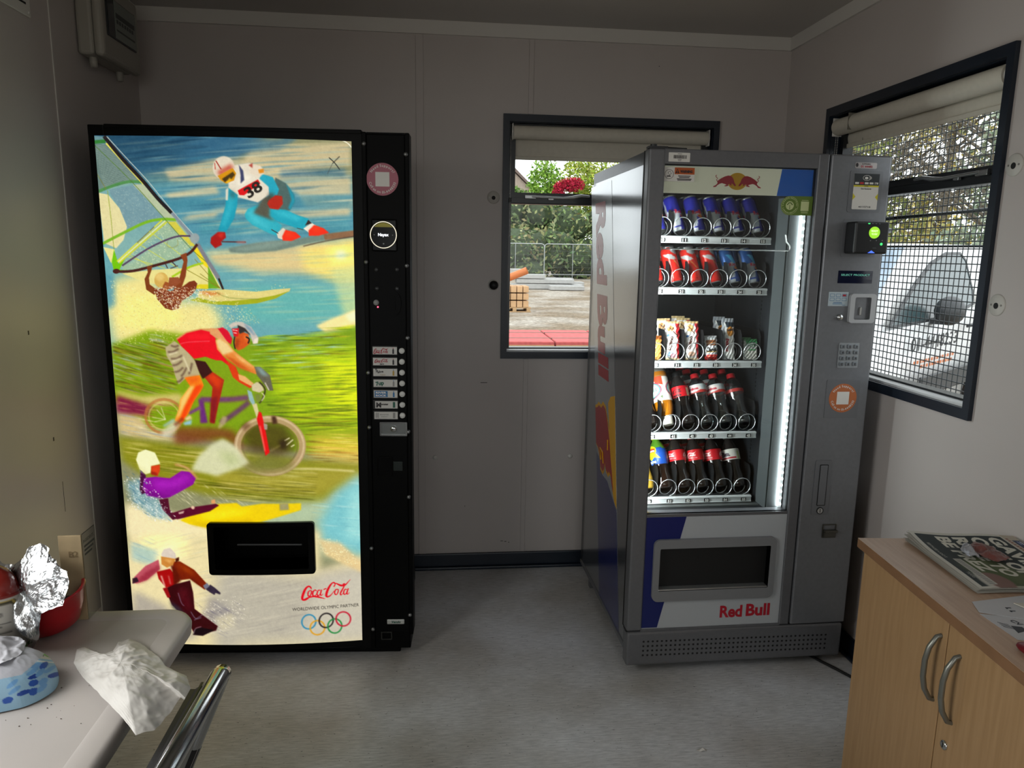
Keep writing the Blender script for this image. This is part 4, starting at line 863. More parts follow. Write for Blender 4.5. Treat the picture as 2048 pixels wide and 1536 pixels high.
MB().add([(-3,-.3,6.4),(0,-.3,9.2),(0,7.3,9.2),(-3,7.3,6.4),(-3,-.3,6.65),(0,-.3,9.5),(0,7.3,9.5),(-3,7.3,6.65)],[(0,1,2,3),(7,6,5,4),(0,4,5,1),(3,2,6,7),(0,3,7,4)]).add([(3,-.3,6.4),(0,-.3,9.2),(0,7.3,9.2),(3,7.3,6.4),(3,-.3,6.65),(0,-.3,9.5),(0,7.3,9.5),(3,7.3,6.65)],[(3,2,1,0),(4,5,6,7),(1,5,4,0),(7,6,2,3),(4,7,3,0)]).build('roof',mat('roof tiles','6f5f58',.8),hs)
# site fence
FEN=mat('galvanised fence','a9adad',.5,.6)
def fpanel():
    mb=MB().tube([(0,0,.05),(0,0,1.95),(.05,0,2.1),(.15,0,2.15),(3.3,0,2.15),(3.42,0,2.08),(3.45,0,1.95),(3.45,0,.05)],.026,6).cyl((0,0,.35),(3.45,0,.35),.02,6).cyl((1.72,0,.05),(1.72,0,2.15),.02,6)
    w=MB()
    for i in range(46): w.tube([(.075*i,0,.2),(.075*i,0,2.1)],.0022,3,caps=False)
    for i in range(8): w.tube([(0,0,.3+i*.24),(3.45,0,.3+i*.24)],.0022,3,caps=False)
    return mb,w
fp0=empty('site_fence','temporary wire fence panel at the far side of the yard','fence panel',(-.4,44,-.15),group='site fence panels')
a,b=fpanel(); a.build('frame',FEN,fp0); b.build('wire_mesh',FEN,fp0); MB().rbox(-.25,-.12,0,.25,.12,.1,.02).build('foot_block',mat('concrete foot','7d7b77',.9),fp0)
for i in range(1,7):
    lb=None
    if i==1: lb='wire fence panel ending at a joint in the middle of the back window view'
    if i==2: lb='wire fence panel seen next to the snack machine side through the back window'
    o=dup(fp0,(-.4+3.5*i-.1,44-.25*(i%2),-.15))
    if lb: o['label']=lb
CONC=mat('pale concrete','aaa9a6',.8,noise=(8,.08,3)); WOODP=mat('pallet wood','b08f68',.85,noise=(5,.15,3))
k=0; slabs=[]
rows=[(3.4,33,-.08,3.2,.24),(3.6,33,.17,2.6,.2),(3.3,33,.38,1.6,.2),(3.2,33.0,.59,.8,.22),(4.6,34.2,-.08,2.3,.3),(4.5,34.2,.23,1.9,.16),(5.0,32.1,-.08,1.5,.2)]
for i,(x,y,z,l,h) in enumerate(rows):
    lb=['long bottom concrete kerb of the stack in the yard','concrete kerb second from the bottom of the yard stack','concrete kerb third from the bottom of the yard stack','short concrete block topping the yard stack','thick concrete kerb lying behind the stack','thin concrete slab lying on the thick kerb','short concrete kerb lying in front of the stack'][i]
    tag(MB().rbox(0,-.35,0,l,.35,h-.015,.02).build('concrete_kerb',CONC,loc=(x,y,-.05+z),rot=(0,0,-.01*(i%3))),lb,'kerb','concrete kerbs in the yard')
pl=empty('pallet_stack','wooden pallet of timber packs standing on the gravel','pallet',(1.7,19.9,-.15)); 
for i,z in enumerate((.14,.34,.54)): 
    mb=MB()
    for j in range(5): mb.rbox(j*.17,0,z,j*.17+.15,.8,z+.17,.01)
    mb.build('timber_pack',mat('peach timber','c09a72',.85,noise=(4,.12,2)),pl)
mb=MB()
for z in (0,.11): mb.rbox(-.05,0,z,.9,.8,z+.025,.004)
for x in (0,.4,.78): mb.rbox(x,0,.025,x+.1,.8,.11,.004)
mb.build('pallet_base',WOODP,pl)
op=MB().tube([(0,0,0),(.75,-.2,.32)],.1,20,caps=False).tube([(0,0,0),(.75,-.2,.32)],.085,20,caps=False); tag(op.build('drain_pipe',mat('orange pipe','c06a2c',.5),loc=(1.75,20.3,.665)),'orange plastic drain pipe resting on the timber pallet','pipe')
PAV=mat('red pavers','b45452',.85,noise=(18,.18,4)); pk=[]
for i in range(4):
    e=empty('paver_pack',['pack of red pavers at the near edge of the yard','pack of red pavers second along the near row','pack of red pavers third along the near row','pack of red pavers at the end of the near row'][i],'paver pack',(.15+i*.62,8.32,-.15),group='packs of red pavers')
    MB().rbox(0,0,.08,.6,1.3,.6,.012).build('pavers',PAV,e)
    for yy in (.35,.95): MB().rbox(-.003,yy,.07,.603,yy+.02,.604,.002).build('strap',mat('green strap','3a5a48',.5),e)
    MB().rbox(.0,-.003,.52,.6,.0,.56,.001).build('timber_strip',WOODP,e)
# trees seen through the side window
for i,(x,y,h,nm,lb,mm,n) in enumerate(((15.2,19,9,'bare_tree','dense grey twiggy tree at the end of the side window view',LM['dark'],3600),(17.6,24.5,10,'autumn_tree','autumn tree with yellowing leaves beyond the van',LM['aut'],3300),(17.2,28.5,8.6,'autumn_tree.001','loose leaved tree behind the van roof in the middle of the side view',LM['aut'],2600),(12.6,21.5,6.3,'garden_tree','lower greenish tree next to the snack machine in the side view',leafmat('olive leaves',['7a8a4a','93a05c','a8a468','6a7a48']),3200))):
    bb=[(rg.uniform(-1.5,1.5),rg.uniform(-1.1,1.1),rg.uniform(1.2,h*.93),1.0,.9,.9) for _ in range(18)]
    tree(nm,lb,'tree',x,y,h,bb,n,.105,mm,30+i,.17,44)
bl=[(rg.uniform(14,42),rg.uniform(34,36),rg.uniform(.2,2.2),2.2,1.2,1.3) for i in range(60)]
tag(leaves(bl,9000,.22,9,.3).build('hedge.001',leafmat('brown hedge leaves',['6a6a44','8a7a50','7a5a40','54603c','9a9060'])),'brownish hedge beyond the white van through the side window','hedge',kind='stuff')
# van
va=math.atan2(.602,.799); van=empty('van','white van parked outside the mesh covered side window','van',(3.034,4.648,0),(0,0,va)); VW=mat('white car paint','e4e6e6',.35); VG=mat('tinted glass','34474a',.2,spec=.3); VD=mat('dark trim','2a2d30',.5); VB=mat('tyre','141414',.8)
def vp(x,y,z): return (x,-y,z)   # y = out of the near side (towards the viewer)
prof=[(-1.15,.12),(-1.2,.4),(-1.12,.62),(-.95,.74),(-.4,.9),(-.12,.98),(.0,1.0),(2.0,1.07),(3.3,1.08),(3.42,.9),(3.42,.2),(3.35,.1)]
bm=bmesh.new(); A=[bm.verts.new(vp(x,0 if -.9<x<3.35 else -.12,z)) for x,z in prof]; B=[bm.verts.new(vp(x,-1.75 if -.9<x<3.35 else -1.63,z)) for x,z in prof]; bm.faces.new(A); bm.faces.new(B[::-1]); k=len(prof)
for i in range(k): bm.faces.new((A[i],B[i],B[(i+1)%k],A[(i+1)%k]))
bmesh.ops.recalc_face_normals(bm,faces=bm.faces); bmesh.ops.bevel(bm,geom=bm.edges[:],offset=.035,segments=2,affect='EDGES'); MB().frombm(bm,0,True).build('body',VW,van)
base=[(-.12,.97),(3.32,1.06)]; bm=bmesh.new(); lo=[bm.verts.new(vp(*p)) for p in ((-.14,-.02,.96),(3.32,-.02,1.06),(3.32,-1.73,1.06),(-.14,-1.73,.96))]; hi=[bm.verts.new(vp(*p)) for p in ((1.08,-.2,1.58),(3.2,-.2,1.6),(3.2,-1.55,1.6),(1.08,-1.55,1.58))]
for f in (lo,hi[::-1]): bm.faces.new(f)
for i in range(4): bm.faces.new((lo[i],lo[(i+1)%4],hi[(i+1)%4],hi[i]))
bmesh.ops.recalc_face_normals(bm,faces=bm.faces); bmesh.ops.bevel(bm,geom=bm.edges[:],offset=.04,segments=3,affect='EDGES'); MB().frombm(bm,0,True).build('cab',VW,van)
sd=lambda x,z,h:vp(x,-.02-(z-1.0)/.59*.18+.006+h,z)
MB().plate([(.12,1.005),(.9,1.012),(1.7,1.06),(2.0,1.1),(2.06,1.2),(2.05,1.45),(1.95,1.505),(1.6,1.5),(1.2,1.42),(.75,1.26)],sd,.004).build('side_window',VG,van)
MB().ring([(.05,.99),(.9,.995),(1.75,1.045),(2.04,1.085),(2.09,1.2),(2.08,1.46),(1.96,1.525),(1.58,1.52),(1.17,1.44),(.72,1.28)],[(.12,1.005),(.9,1.012),(1.7,1.06),(2.0,1.1),(2.06,1.2),(2.05,1.45),(1.95,1.505),(1.6,1.5),(1.2,1.42),(.75,1.26)],sd,.008).build('window_seal',VD,van)
ws=lambda a,t,h:vp(-.14+1.22*t-.006-.5*h,-.02-.18*t-(1.71-.36*t)*a,.96+.62*t+.008+h); MB().plate([(.06,.08),(.94,.08),(.93,.93),(.07,.93)],ws,.003).build('windscreen',mat('pale sky glass','8f9fae',.2,spec=.4),van)
MB().plate([(.12,.3),(.3,.32),(.3,.5),(.12,.45)],ws,.006).build('screen_sticker',mat('red sticker','b84a5a',.6),van)
bm=bmesh.new(); bmesh.ops.create_uvsphere(bm,u_segments=16,v_segments=10,radius=1)
for v in bm.verts: v.co=vp(.95+v.co.x*.17,.1+v.co.y*.1,1.08+v.co.z*.11)
MB().frombm(bm,0,True).box(.85,-.1,.98,1.0,.02,1.02).build('door_mirror',VD,van)
sdl=lambda x,z,h:vp(x,.0+h+.001,z)
mb=MB(); txt(mb,'01-4448233',1.03,.79,.1,sdl,0,w=1.05,bold=.02); mb.build('lettering',mat('black vinyl lettering','22262a',.5),van); mb=MB()
for z,a,b in ((.70,.6,1.5),(.66,.75,1.45)):
    x=a
    while x<b: mb.plate([(x,z-.012),(x+.045,z-.012),(x+.045,z+.012),(x,z+.012)],sdl,.0006); x+=.062
mb.build('lettering',mat('orange vinyl lettering','c8703a',.5),van)
MB().rbox(.75,-.02,.42,2.9,.0,.58,.02).build('side_moulding',VD,van); MB().rbox(1.75,-.02,.9,2.0,-.0,.93,.008).build('door_handle',VD,van)
for x in (-.35,2.6): MB().lathe([(.2,-.1),(.3,-.1),(.32,-.06),(.32,.06),(.3,.1),(.2,.1)],28,M=Matrix.Translation(vp(x,-.08,.17))@Matrix.Rotation(PI/2,4,'X')).build('wheel',VB,van)
for y_ in (.16,1.25): MB().rbox(-1.19,y_,.5,-.85,y_+.34,.68,.05).build('headlight',mat('dark lamp','3a2c2e',.1),van)
MB().tube([vp(.95,-.45,1.6),vp(.95,-.45,1.68)],.02,8).rbox(.85,.4,1.66,1.05,.5,1.7,.02).build('roof_fitting',VD,van)
# ------------------------------------------------------------------ drinks machine with the lit poster
BK=mat('black powder coat','050505',.5,spec=.15,noise=(40,.15,2)); BK2=mat('black panel','030303',.5,spec=.1); BG=mat('black gloss','030304',.22,spec=.2); CHR=mat('chrome','c8caca',.18,1.0); WHT=mat('white print','dedcd6',.5); GRYB=mat('grey bolt','8c8e8f',.35,.8)
DM=empty('drinks_machine','tall black drinks vending machine with a backlit sports poster front','vending machine',(-1.091,2.5358,0),(0,0,-.0607))
DW=1.0095; F0=FR(0)
MB().rbox(.004,.07,.06,DW-.075,.66,1.815,.006).rbox(.03,.03,.0,DW-.05,.64,.07,.004).build('cabinet',BK,DM)
U0,U1,Z1,Z0=.0195,.825,1.8015,.065
def bulge(u): return -.028*np.maximum(0,1-((u-.422)/.403)**2)
MB().ring([(0,.032),(.857,.032),(.857,1.832),(0,1.832)],[(U0,Z0),(U1,Z0),(U1,Z1),(U0,Z1)],F0,0,t0=-.07).build('door_frame',BK,DM)
MB().rbox(.0,-.003,1.802,.05,.10,1.835,.003).rbox(.05,-.002,1.825,.857,.1,1.838,.002).build('top_rail',BK,DM)
# lower bowed edge strip under the poster
mb=MB(); N=24; V=[]
for i in range(N+1):
    u=U0+(U1-U0)*i/N; b=float(bulge(u)); V+=[(u,b-.003,Z0+.002),(u,b-.003,Z0-.02),(u,.005,Z0-.034),(u,.02,Z0+.002)]
for i in range(N):
    for j in range(3): mb.add([V[4*i+j],V[4*i+4+j],V[4*i+5+j],V[4*i+1+j]],[(0,3,2,1)],0)
mb.build('lower_lip',BK,DM)
PO=(.3085,.3365,.6725,.5275)
def ppos(Sx,Tx):
    u=U0+(U1-U0)*Sx; return u,bulge(u)-.001,Z1+(Z0-Z1)*Tx
def pdrop(Sx,Tx):
    u=U0+(U1-U0)*Sx; z=Z1+(Z0-Z1)*Tx; return (u>PO[0]+.015)&(u<PO[2]-.015)&(z>PO[1]+.015)&(z<PO[3]-.015)
POST=vcmat('backlit poster film',emit=.92,rough=.5,spec=.25)
imgsheet(paint_poster(),'lit_poster',POST,ppos,DM,400,860,pdrop,label='glowing collage of a windsurfer, skier, mountain biker, kayaker and snowboarder')
FRp=lambda x,y,h:(x,float(bulge(x))-h,y)
o=rrect(*PO[:2],*PO[2:],.012,4); o=rrect(PO[0],PO[1],PO[2],PO[3],.012,5); i=rrect(PO[0]+.022,PO[1]+.02,PO[2]-.022,PO[3]-.016,.006,5)
def dens(P,n=6): return [(P[k][0]+(P[(k+1)%len(P)][0]-P[k][0])*j/n,P[k][1]+(P[(k+1)%len(P)][1]-P[k][1])*j/n) for k in range(len(P)) for j in range(n)]
pf=MB().ring(dens(o),dens(i),FRp,.014,0,-.02).build('delivery_frame',BG,DM)
MB().ring(dens(i),dens([( (x-.49)*.9+.49,(y-.432)*.86+.43) for x,y in i]),lambda x,y,h:(x,float(bulge(x))-h,y),-.09,0,-.09).ring(dens(i),dens(i),FRp,.012,0,-.095).build('delivery_chute',BK2,pf)
MB().box(.33,.085,.355,.655,.09,.515).build('flap',BK2,pf); MB().rbox(.395,.0,.428,.62,.006,.434,.002).build('flap_bar',mat('dull grey bar','55575a',.4),pf)
# control column
MB().rbox(.857,-.004,.032,.872,.07,1.832,.003).rbox(.995,.0,.085,DW,.07,1.832,.003).box(.872,.004,.1,.995,.07,1.832).rbox(.872,-.001,.1,.995,.006,1.826,.003).rbox(.857,.004,.03,DW-.01,.11,.1,.003).build('control_column',BK2,DM)
for u,zs in ((.8655,(1.795,1.42,1.05,.86,.42,.11)),(.9985,(1.765,1.41,1.17,.845,.61,.165))):
    for z in zs: MB().lathe([(.0068,0),(.0068,.004),(.004,.0075),(.0005,.008)],12,M=Matrix.Rotation(PI/2,4,'X')).build('bolt',GRYB,DM,(u,-.003,z))
PINK=mat('pink sticker','b06a78',.6)
def support(parent,cx,cz,R,m,d,nm='support_sticker'):
    fr=FR(d); st=MB().plate(ell(cx,cz,R,n=48),fr,.0006).build(nm,m,parent); mb=MB(); q=R*.44
    mb.plate([(cx-q,cz-q),(cx+q,cz-q),(cx+q,cz+q),(cx-q,cz+q)],fr,.001)
    arctxt(mb,'Need Support?',cx,cz,R*.76,R*.155,lambda x,y,h:fr(x,y,h+.0007),0,90,True,.02,1.12); arctxt(mb,'Call us on 01-4448233',cx,cz,R*.87,R*.155,lambda x,y,h:fr(x,y,h+.0007),0,270,False,.02,1.12)
    mb.build('lettering',WHT,st)
support(DM,.9223,1.6857,.0515,PINK,-.001)
cr=MB().rbox(.884,-.006,1.455,.968,.004,1.56,.006).build('card_reader',BG,DM); fr=FR(-.006)
MB().ring(ell(.9235,1.5088,.0435,n=48),ell(.9235,1.5088,.0412,n=48),fr,.003).build('glowing_ring',mat('ring light','f0ead0',.4,emit='fff6dc',es=.8),cr)
MB().plate([(.9235+.039*math.cos(math.radians(a)),1.5088+.039*math.sin(math.radians(a))) for a in range(40,141,10)],fr,.001).build('yellow_segment',mat('yellow print','a39a2a',.4),cr)
mb=MB(); txt(mb,'Nayax',.9235,1.505,.0095,fr,0,bold=.03,lift=.0016); mb.build('screen_lettering',mat('screen white','ffffff',.5,emit='f4f8ff',es=1.2),cr)
for x,z,r in ((.8935,1.5085,.0016),(.9535,1.5085,.0016),(.9235,1.4805,.0026)): MB().plate(ell(x,z,r,n=12),fr,.001).build('touch_dot',mat('touch mark','8f9190',.5),cr)
for u,z in ((.898,1.396),(.966,1.397),(.899,1.334),(.9655,1.3345)): MB().lathe([(.0065,0),(.006,.003),(.0005,.004)],14,M=Matrix.Rotation(PI/2,4,'X')).build('rivet',mat('dark rivet','4e5052',.4,.6),DM,(u,-.001,z))
MB().lathe([(.0095,0),(.009,.004),(.0005,.005)],20,M=Matrix.Translation((.8955,-.001,1.287))@Matrix.Rotation(PI/2,4,'X')).build('coin_button',mat('grey button','8e8f8e',.45),DM)
MB().plate(ell(.901,1.2725,.0028,n=12),FR(-.001),.002).build('red_lamp',mat('red lamp','ff6a80',.4,emit='ff5070',es=2.5),DM)
MB().plate(ell(.9545,1.285,.024,.042,n=32),FR(-.001),.004).plate(rrect(.9495,1.262,.9595,1.308,.003),FR(-.001),.006).build('coin_slot',BK2,DM)
LABM=mat('aged label card','c4c2bc',.55); RED=mat('script red','a31c2c',.5); DKB=mat('dark print','2a2426',.5); GLD=mat('gold print','a08040',.5); GRN=mat('green print','1f5a48',.5); BLU=mat('blue print','2a6a9c',.5); GRY=mat('grey print','8a8884',.5)
for k in range(7):
    z=1.1262-k*.03727; sh=.004 if k==5 else .001*(k-3)*.3
    lb=MB().rbox(.8795,-.006,z-.0165,.9655,.002,z+.0165,.003).build('flavour_label',mat('label frame','2e2e2e',.3),DM); fr=FR(-.006)
    MB().plate([(.883+sh,z-.0125),(.963,z-.0125),(.963,z+.0125),(.883+sh,z+.0125)],fr,.0008).build('card',LABM,lb); mb=MB(); f1=lambda x,y,h:FR(-.0069)(x,y,h)
    if k==0: script(mb,.885,z+.0,.05,f1,0,h=.022,bold=1.2)
    if k==1: script(mb,.888,z+.0035,.046,f1,0,h=.016,bold=1.2); txt(mb,'zero',.912,z-.0105,.0055,f1,1,bold=.04)
    if k==2: txt(mb,'5',.895,z+.002,.012,f1,1,bold=.03,rot=.25); txt(mb,'alive',.907,z-.001,.008,f1,1,bold=.03,rot=.15); txt(mb,'tropical',.914,z-.0095,.004,f1,2)
    if k==3: txt(mb,'7up',.905,z-.006,.013,f1,3,bold=.05,rot=.18)
    if k==4: mb.plate([(.886,z-.0105),(.93,z-.0105),(.93,z+.0105),(.886,z+.0105)],f1,.0003,4); txt(mb,'RIVER',.908,z+.0018,.006,lambda x,y,h:FR(-.0075)(x,y,h),5,w=.036,bold=.04); txt(mb,'ROCK',.908,z-.0078,.006,lambda x,y,h:FR(-.0075)(x,y,h),5,w=.036,bold=.04)
    if k==5: txt(mb,'M',.899,z-.0085,.016,f1,1,bold=.05); txt(mb,'monster',.918,z-.001,.0065,f1,1,w=.028,bold=.05)
    if k==6: 
        for j in range(3): mb.plate([(.888+j*.004,z-.009),(.8905+j*.004,z-.009+.002*(j%2)),(.891+j*.004,z+.009),(.8885+j*.004,z+.009)],f1,.0002,6)
        txt(mb,'MONSTER',.918,z+.001,.0042,f1,6,w=.03); txt(mb,'ENERGY',.918,z-.006,.0035,f1,6,w=.022)
    c=[1,1,7,6,4,3,6][k]
    if k<5: mb.plate([(.9475,z-.0105),(.9535,z-.0105),(.9535,z+.003),(.9515,z+.007),(.9495,z+.007),(.9475,z+.003)],f1,.0002,c); mb.plate([(.949,z+.0075),(.952,z+.0075),(.952,z+.01),(.949,z+.01)],f1,.0002,0 if k<2 else 4)
    else: mb.plate(rrect(.947,z-.01,.955,z+.01,.0012,2),f1,.0002,c)
    mb.build('print',[RED,DKB,GLD,GRN,BLU,WHT,GRY,mat('amber print','a88a3a',.5)],lb)
    MB().lathe([(.0098,0),(.0098,.004),(.0085,.006),(.0005,.0065)],24,M=Matrix.Translation((.979,-.001,z-.0005))@Matrix.Rotation(PI/2,4,'X')).build('selection_button',mat('white button','c9c9c5',.35),DM)
lk=MB().ring(rrect(.9015,.8305,.995,.8796,.003),rrect(.9065,.8355,.99,.8746,.003),FR(-.001),.008).build('lock_plate',CHR,DM)
MB().plate(rrect(.9065,.8355,.99,.8746,.003),FR(-.001),.003).ring(rrect(.911,.84,.985,.8706,.003),rrect(.914,.843,.982,.8676,.003),FR(-.003),.002).build('recess',mat('brushed lock metal','8f9290',.3,.9),lk)
MB().lathe([(.0105,0),(.0105,.006),(.008,.009),(.0005,.009)],24,M=Matrix.Translation((.9485,-.003,.855))@Matrix.Rotation(PI/2,4,'X')).build('lock_barrel',CHR,lk)
MB().rbox(.89,-.004,.685,.943,.004,.755,.003).box(.893,-.005,.688,.94,-.003,.704).build('coin_return',BG,DM); MB().rbox(.945,-.004,.704,.978,.004,.738,.003).build('reject_button',mat('dark green button','1c2422',.3),DM)
vb=MB().rbox(.9155,-.005,.1285,.978,.0,.147,.004).build('maker_badge',mat('pale badge','c6c8c4',.35,.3),DM); mb=MB(); txt(mb,'Vendo',.947,.1335,.009,lambda x,y,h:(x+(y-.1335)*.25,-.005-h,y),0,bold=.03,lift=.0006); mb.build('lettering',GRN,vb)
MB().ring(rrect(.893,.066,.933,.098,.004),rrect(.897,.07,.929,.094,.003),FR(.004),.006).build('latch',mat('dark latch','3a3a38',.3,.7),DM)
# ------------------------------------------------------------------ glass fronted snack machine
RBX,RBY,RBT=.6567,2.2905,.0144
SM=empty('snack_machine','grey glass fronted vending machine full of cans, snacks and bottles','vending machine',(RBX,RBY,0),(0,0,RBT)); MS=Matrix.Translation((RBX,RBY,0))@Matrix.Rotation(RBT,4,'Z')
SG=mat('grey metallic paint','6d6e71',.36,.45,noise=(90,.04,2)); SIDE=mat('polished side panel','8f9193',.16,.85); LIN=mat('dark grey liner','212427',.5,spec=.3); GAP=mat('shadow gap black','060606',.6); SILV=mat('silver anodised','b9bbba',.3,.8); NAVYG=mat('navy print','0c1a5c',.3); REDP=mat('red print','a81226',.4); YEL=mat('yellow print sun','d8a010',.4); PANW=mat('pale grey panel','a9adb0',.3)
MB().box(.004,.046,.10,.03,.7646,1.78).build('side_panel',SIDE,SM)
MB().box(.004,.046,1.74,.8,.7646,1.78).box(.004,.72,.1,.8,.7646,1.78).box(.60,.046,.05,.8,.7646,1.78).box(.03,.21,.1,.6,.7646,.575).box(.03,.046,.1,.6,.21,.305).box(.03,.046,.48,.6,.21,.575).box(.03,.046,.305,.095,.21,.48).box(.508,.046,.305,.6,.21,.48).rbox(0,.03,.088,.8,.7646,.104,.002).box(.03,.08,.0,.06,.11,.09).box(.74,.08,.0,.77,.11,.09).box(.03,.68,.0,.06,.71,.09).box(.74,.68,.0,.77,.71,.09).build('cabinet',SG,SM)
MB().box(.03,.046,.575,.034,.66,1.74).box(.03,.62,.575,.6,.66,1.74).box(.497,.13,.575,.60,.66,1.74).box(.03,.046,1.735,.6,.66,1.742).box(.03,.046,.568,.6,.66,.580).build('liner',LIN,SM)
mb=MB()
for i in range(75): mb.box(.4955,.195,.60+i*.0146,.4972,.201,.607+i*.0146)
for i in range(75): mb.box(.4955,.45,.60+i*.0146,.4972,.456,.607+i*.0146)
mb.build('shelf_slot',GAP,SM)
MB().box(.502,.05,.585,.556,.054,1.652).box(.497,.054,.585,.502,.135,1.652).build('light_reflector',mat('pale reflector','4a4f50',.6,spec=.2),SM)
LEDM=mat('led tape','ffffff',.5,emit='f4fbff',es=2.6); LEDB=mat('led carrier','d8dcdc',.5,emit='dfe8ea',es=.7)
MB().box(.542,.044,.59,.551,.05,1.655).build('led_carrier',LEDB,SM); mb=MB()
for i in range(46): mb.rbox(.543,.038,.60+i*.0231,.549,.05,.608+i*.0231,.001,1)
mb.build('led_strip',LEDM,SM)
mb=MB().box(.0345,.04,.59,.038,.044,1.655); mb.build('led_strip',LEDM,SM)
# door
f0=FR(0)
MB().rbox(0,-.004,.17,.053,.046,1.7835,.006,3).rbox(.555,-.004,.17,.592,.046,1.7835,.004).box(.05,0,1.737,.56,.046,1.7835).rbox(.05,-.002,1.737,.5585,.02,1.7825,.002).box(.05,.0,.165,.56,.046,.175).box(.05,.002,.582,.56,.046,.592).build('door_frame',SG,SM)
MB().box(-.001,.04,.17,.004,.05,1.78).box(.592,.006,.17,.597,.05,1.78).box(.05,.02,.172,.56,.03,.59).box(0,.006,.164,.8,.04,.172).build('door_gap',GAP,SM)
MB().box(.0,-.001,1.7835,.06,.03,1.79).cyl((.02,.02,1.78),(.02,.02,1.797),.011,12).cyl((.02,.012,1.787),(.13,.03,1.787),.004,8).build('hinge',mat('dark hinge','3c3d3f',.4,.6),SM)
GL=glassmat('door glass','f4f7f6',.045); MB().box(.053,.012,.590,.555,.016,1.737).build('door_glass',GL,SM)
MB().ring([(.052,.589),(.556,.589),(.556,1.738),(.052,1.738)],[(.0545,.592),(.5535,.592),(.5535,1.7355),(.0545,1.7355)],FR(.008),0,t0=-.01).build('glass_seal',GAP,SM)
hd=MB().plate([(.054,1.652),(.4355,1.652),(.4473,1.735),(.054,1.735)],FR(.024),.002).build('header_panel',mat('cream brushed header','c9c6b4',.35,.1,emit='c9c6ae',es=.22),SM)
MB().plate([(.4355,1.652),(.554,1.652),(.554,1.735),(.4473,1.735)],FR(.024),.002).build('blue_field',mat('bright blue print','0a4c9c',.35,emit='0a4c9c',es=.22),hd)
LG=lambda P:[(-.0206+x*.0003404,1.7932-y*.0002825) for x,y in P]
bull0=[(735,292),(727,300),(733,314),(748,326),(736,340),(740,352),(752,356),(800,318),(850,294),(880,300),(900,330),(912,372),(928,402),(918,404),(902,384),(893,374),(898,398),(912,408),(896,406),(876,392),(868,408),(840,414),(818,408),(832,402),(846,392),(822,388),(796,376),(776,382),(752,402),(730,424),(708,420),(714,408),(736,394),(752,372),(756,358),(736,356),(728,346),(734,330),(726,316),(722,300)]
bull=[(745,358),(775,330),(815,305),(850,293),(878,298),(900,325),(912,365),(930,400),(922,408),(908,398),(898,384),(886,378),(884,392),(890,402),(872,398),(866,384),(850,392),(858,404),(836,412),(814,410),(826,400),(838,394),(818,386),(792,378),(772,384),(748,402),(736,420),(708,424),(712,412),(732,402),(750,380)]
mb=MB().plate(LG(ell(942,355,94,n=40)),FR(.021),.0004,0); mb.plate(LG(bull),FR(.0205),.0004,1); mb.plate(LG([(1884-x,y) for x,y in bull]),FR(.0205),.0004,1)
for sg in (0,1): mb.tube([FR(.0203)(*p_,.0003) for p_ in LG([(1884-x if sg else x,y) for x,y in ((750,364),(736,344),(748,326),(733,313),(727,299),(738,292))])],.0011,5,mi=1)
mb.build('emblem',[YEL,mat('crimson print','b01c34',.4)],hd)
st=MB().plate(rrect(.0547,1.6865,.1535,1.7295,.003),FR(.0105),.0005).build('warning_label',WHT,SM); mb=MB(); fr=FR(.0098)
mb.plate([(.0885,1.7085),(.153,1.7085),(.153,1.729),(.0885,1.729)],fr,.0003,0); txt(mb,'WARNING',.126,1.7135,.0075,FR(.0094),1,w=.04,bold=.06); mb.plate([(.0905,1.7115),(.1035,1.7115),(.097,1.7255)],FR(.0094),.0002,1); txt(mb,'!',.097,1.7125,.0085,FR(.009),0,bold=.05)
for z,w in ((1.7035,.04),(1.6995,.034),(1.6945,.048),(1.691,.044)): mb.plate([(.1205-w/2,z-.0012),(.1205+w/2,z-.0012),(.1205+w/2,z+.0012),(.1205-w/2,z+.0012)],fr,.0003,1)
mb.ring(ell(.071,1.708,.0145,n=28),ell(.071,1.708,.0133,n=28),fr,.0003,1); mb.plate([(.0665,1.7135),(.0735,1.718),(.079,1.7095),(.072,1.705)],fr,.0003,1); mb.plate([(.068,1.7132),(.0732,1.7165),(.0772,1.7098),(.072,1.7065)],FR(.0094),.0003,2); mb.plate([(.062,1.7005),(.078,1.7005),(.074,1.7045),(.065,1.7035)],fr,.0003,1); mb.build('print',[mat('orange print','b8561c',.5),DKB,WHT],st)
bc=MB().plate(rrect(.0625,1.7445,.1312,1.772,.002),FR(-.0022),.0006).build('barcode_label',WHT,SM); mb=MB(); rr=random.Random(3); x=.078
while x<.121: w=rr.choice((.0005,.0009,.0014)); mb.plate([(x,1.754),(x+w,1.754),(x+w,1.7645),(x,1.7645)],FR(-.0029),.0002); x+=w+rr.choice((.0006,.001))
for z,w in ((1.768,.014),(1.751,.012),(1.748,.01)): mb.plate([(.098-w/2,z-.0006),(.098+w/2,z-.0006),(.098+w/2,z+.0006),(.098-w/2,z+.0006)],FR(-.0029),.0002)
mb.build('print',DKB,bc)
gs=MB().plate([(.5535,1.5915)]+[(.5535,1.6518)]+[(.4765+.0301*math.cos(math.radians(a)),1.62165+.0301*math.sin(math.radians(a))) for a in range(90,271,12)],FR(.0105),.0005).build('carbon_sticker',mat('olive green sticker','5f7a2a',.5),SM); mb=MB(); fr=FR(.0098); CG=mat('pale green print','c9d49a',.5)
arctxt(mb,'CARBON NEUTRAL',.4765,1.6217,.0218,.0048,fr,0,90,True,.02,1.15); arctxt(mb,'CARBON NEUTRAL',.4765,1.6217,.0255,.0045,fr,0,270,False,.02,1.1); mb.plate(ell(.4765,1.6217,.0135,n=28),fr,.0002,0); g1=FR(.0095)
mb.plate([(.4755,1.6105),(.4775,1.6105),(.4772,1.6245),(.4758,1.6245)],g1,.0002,1)
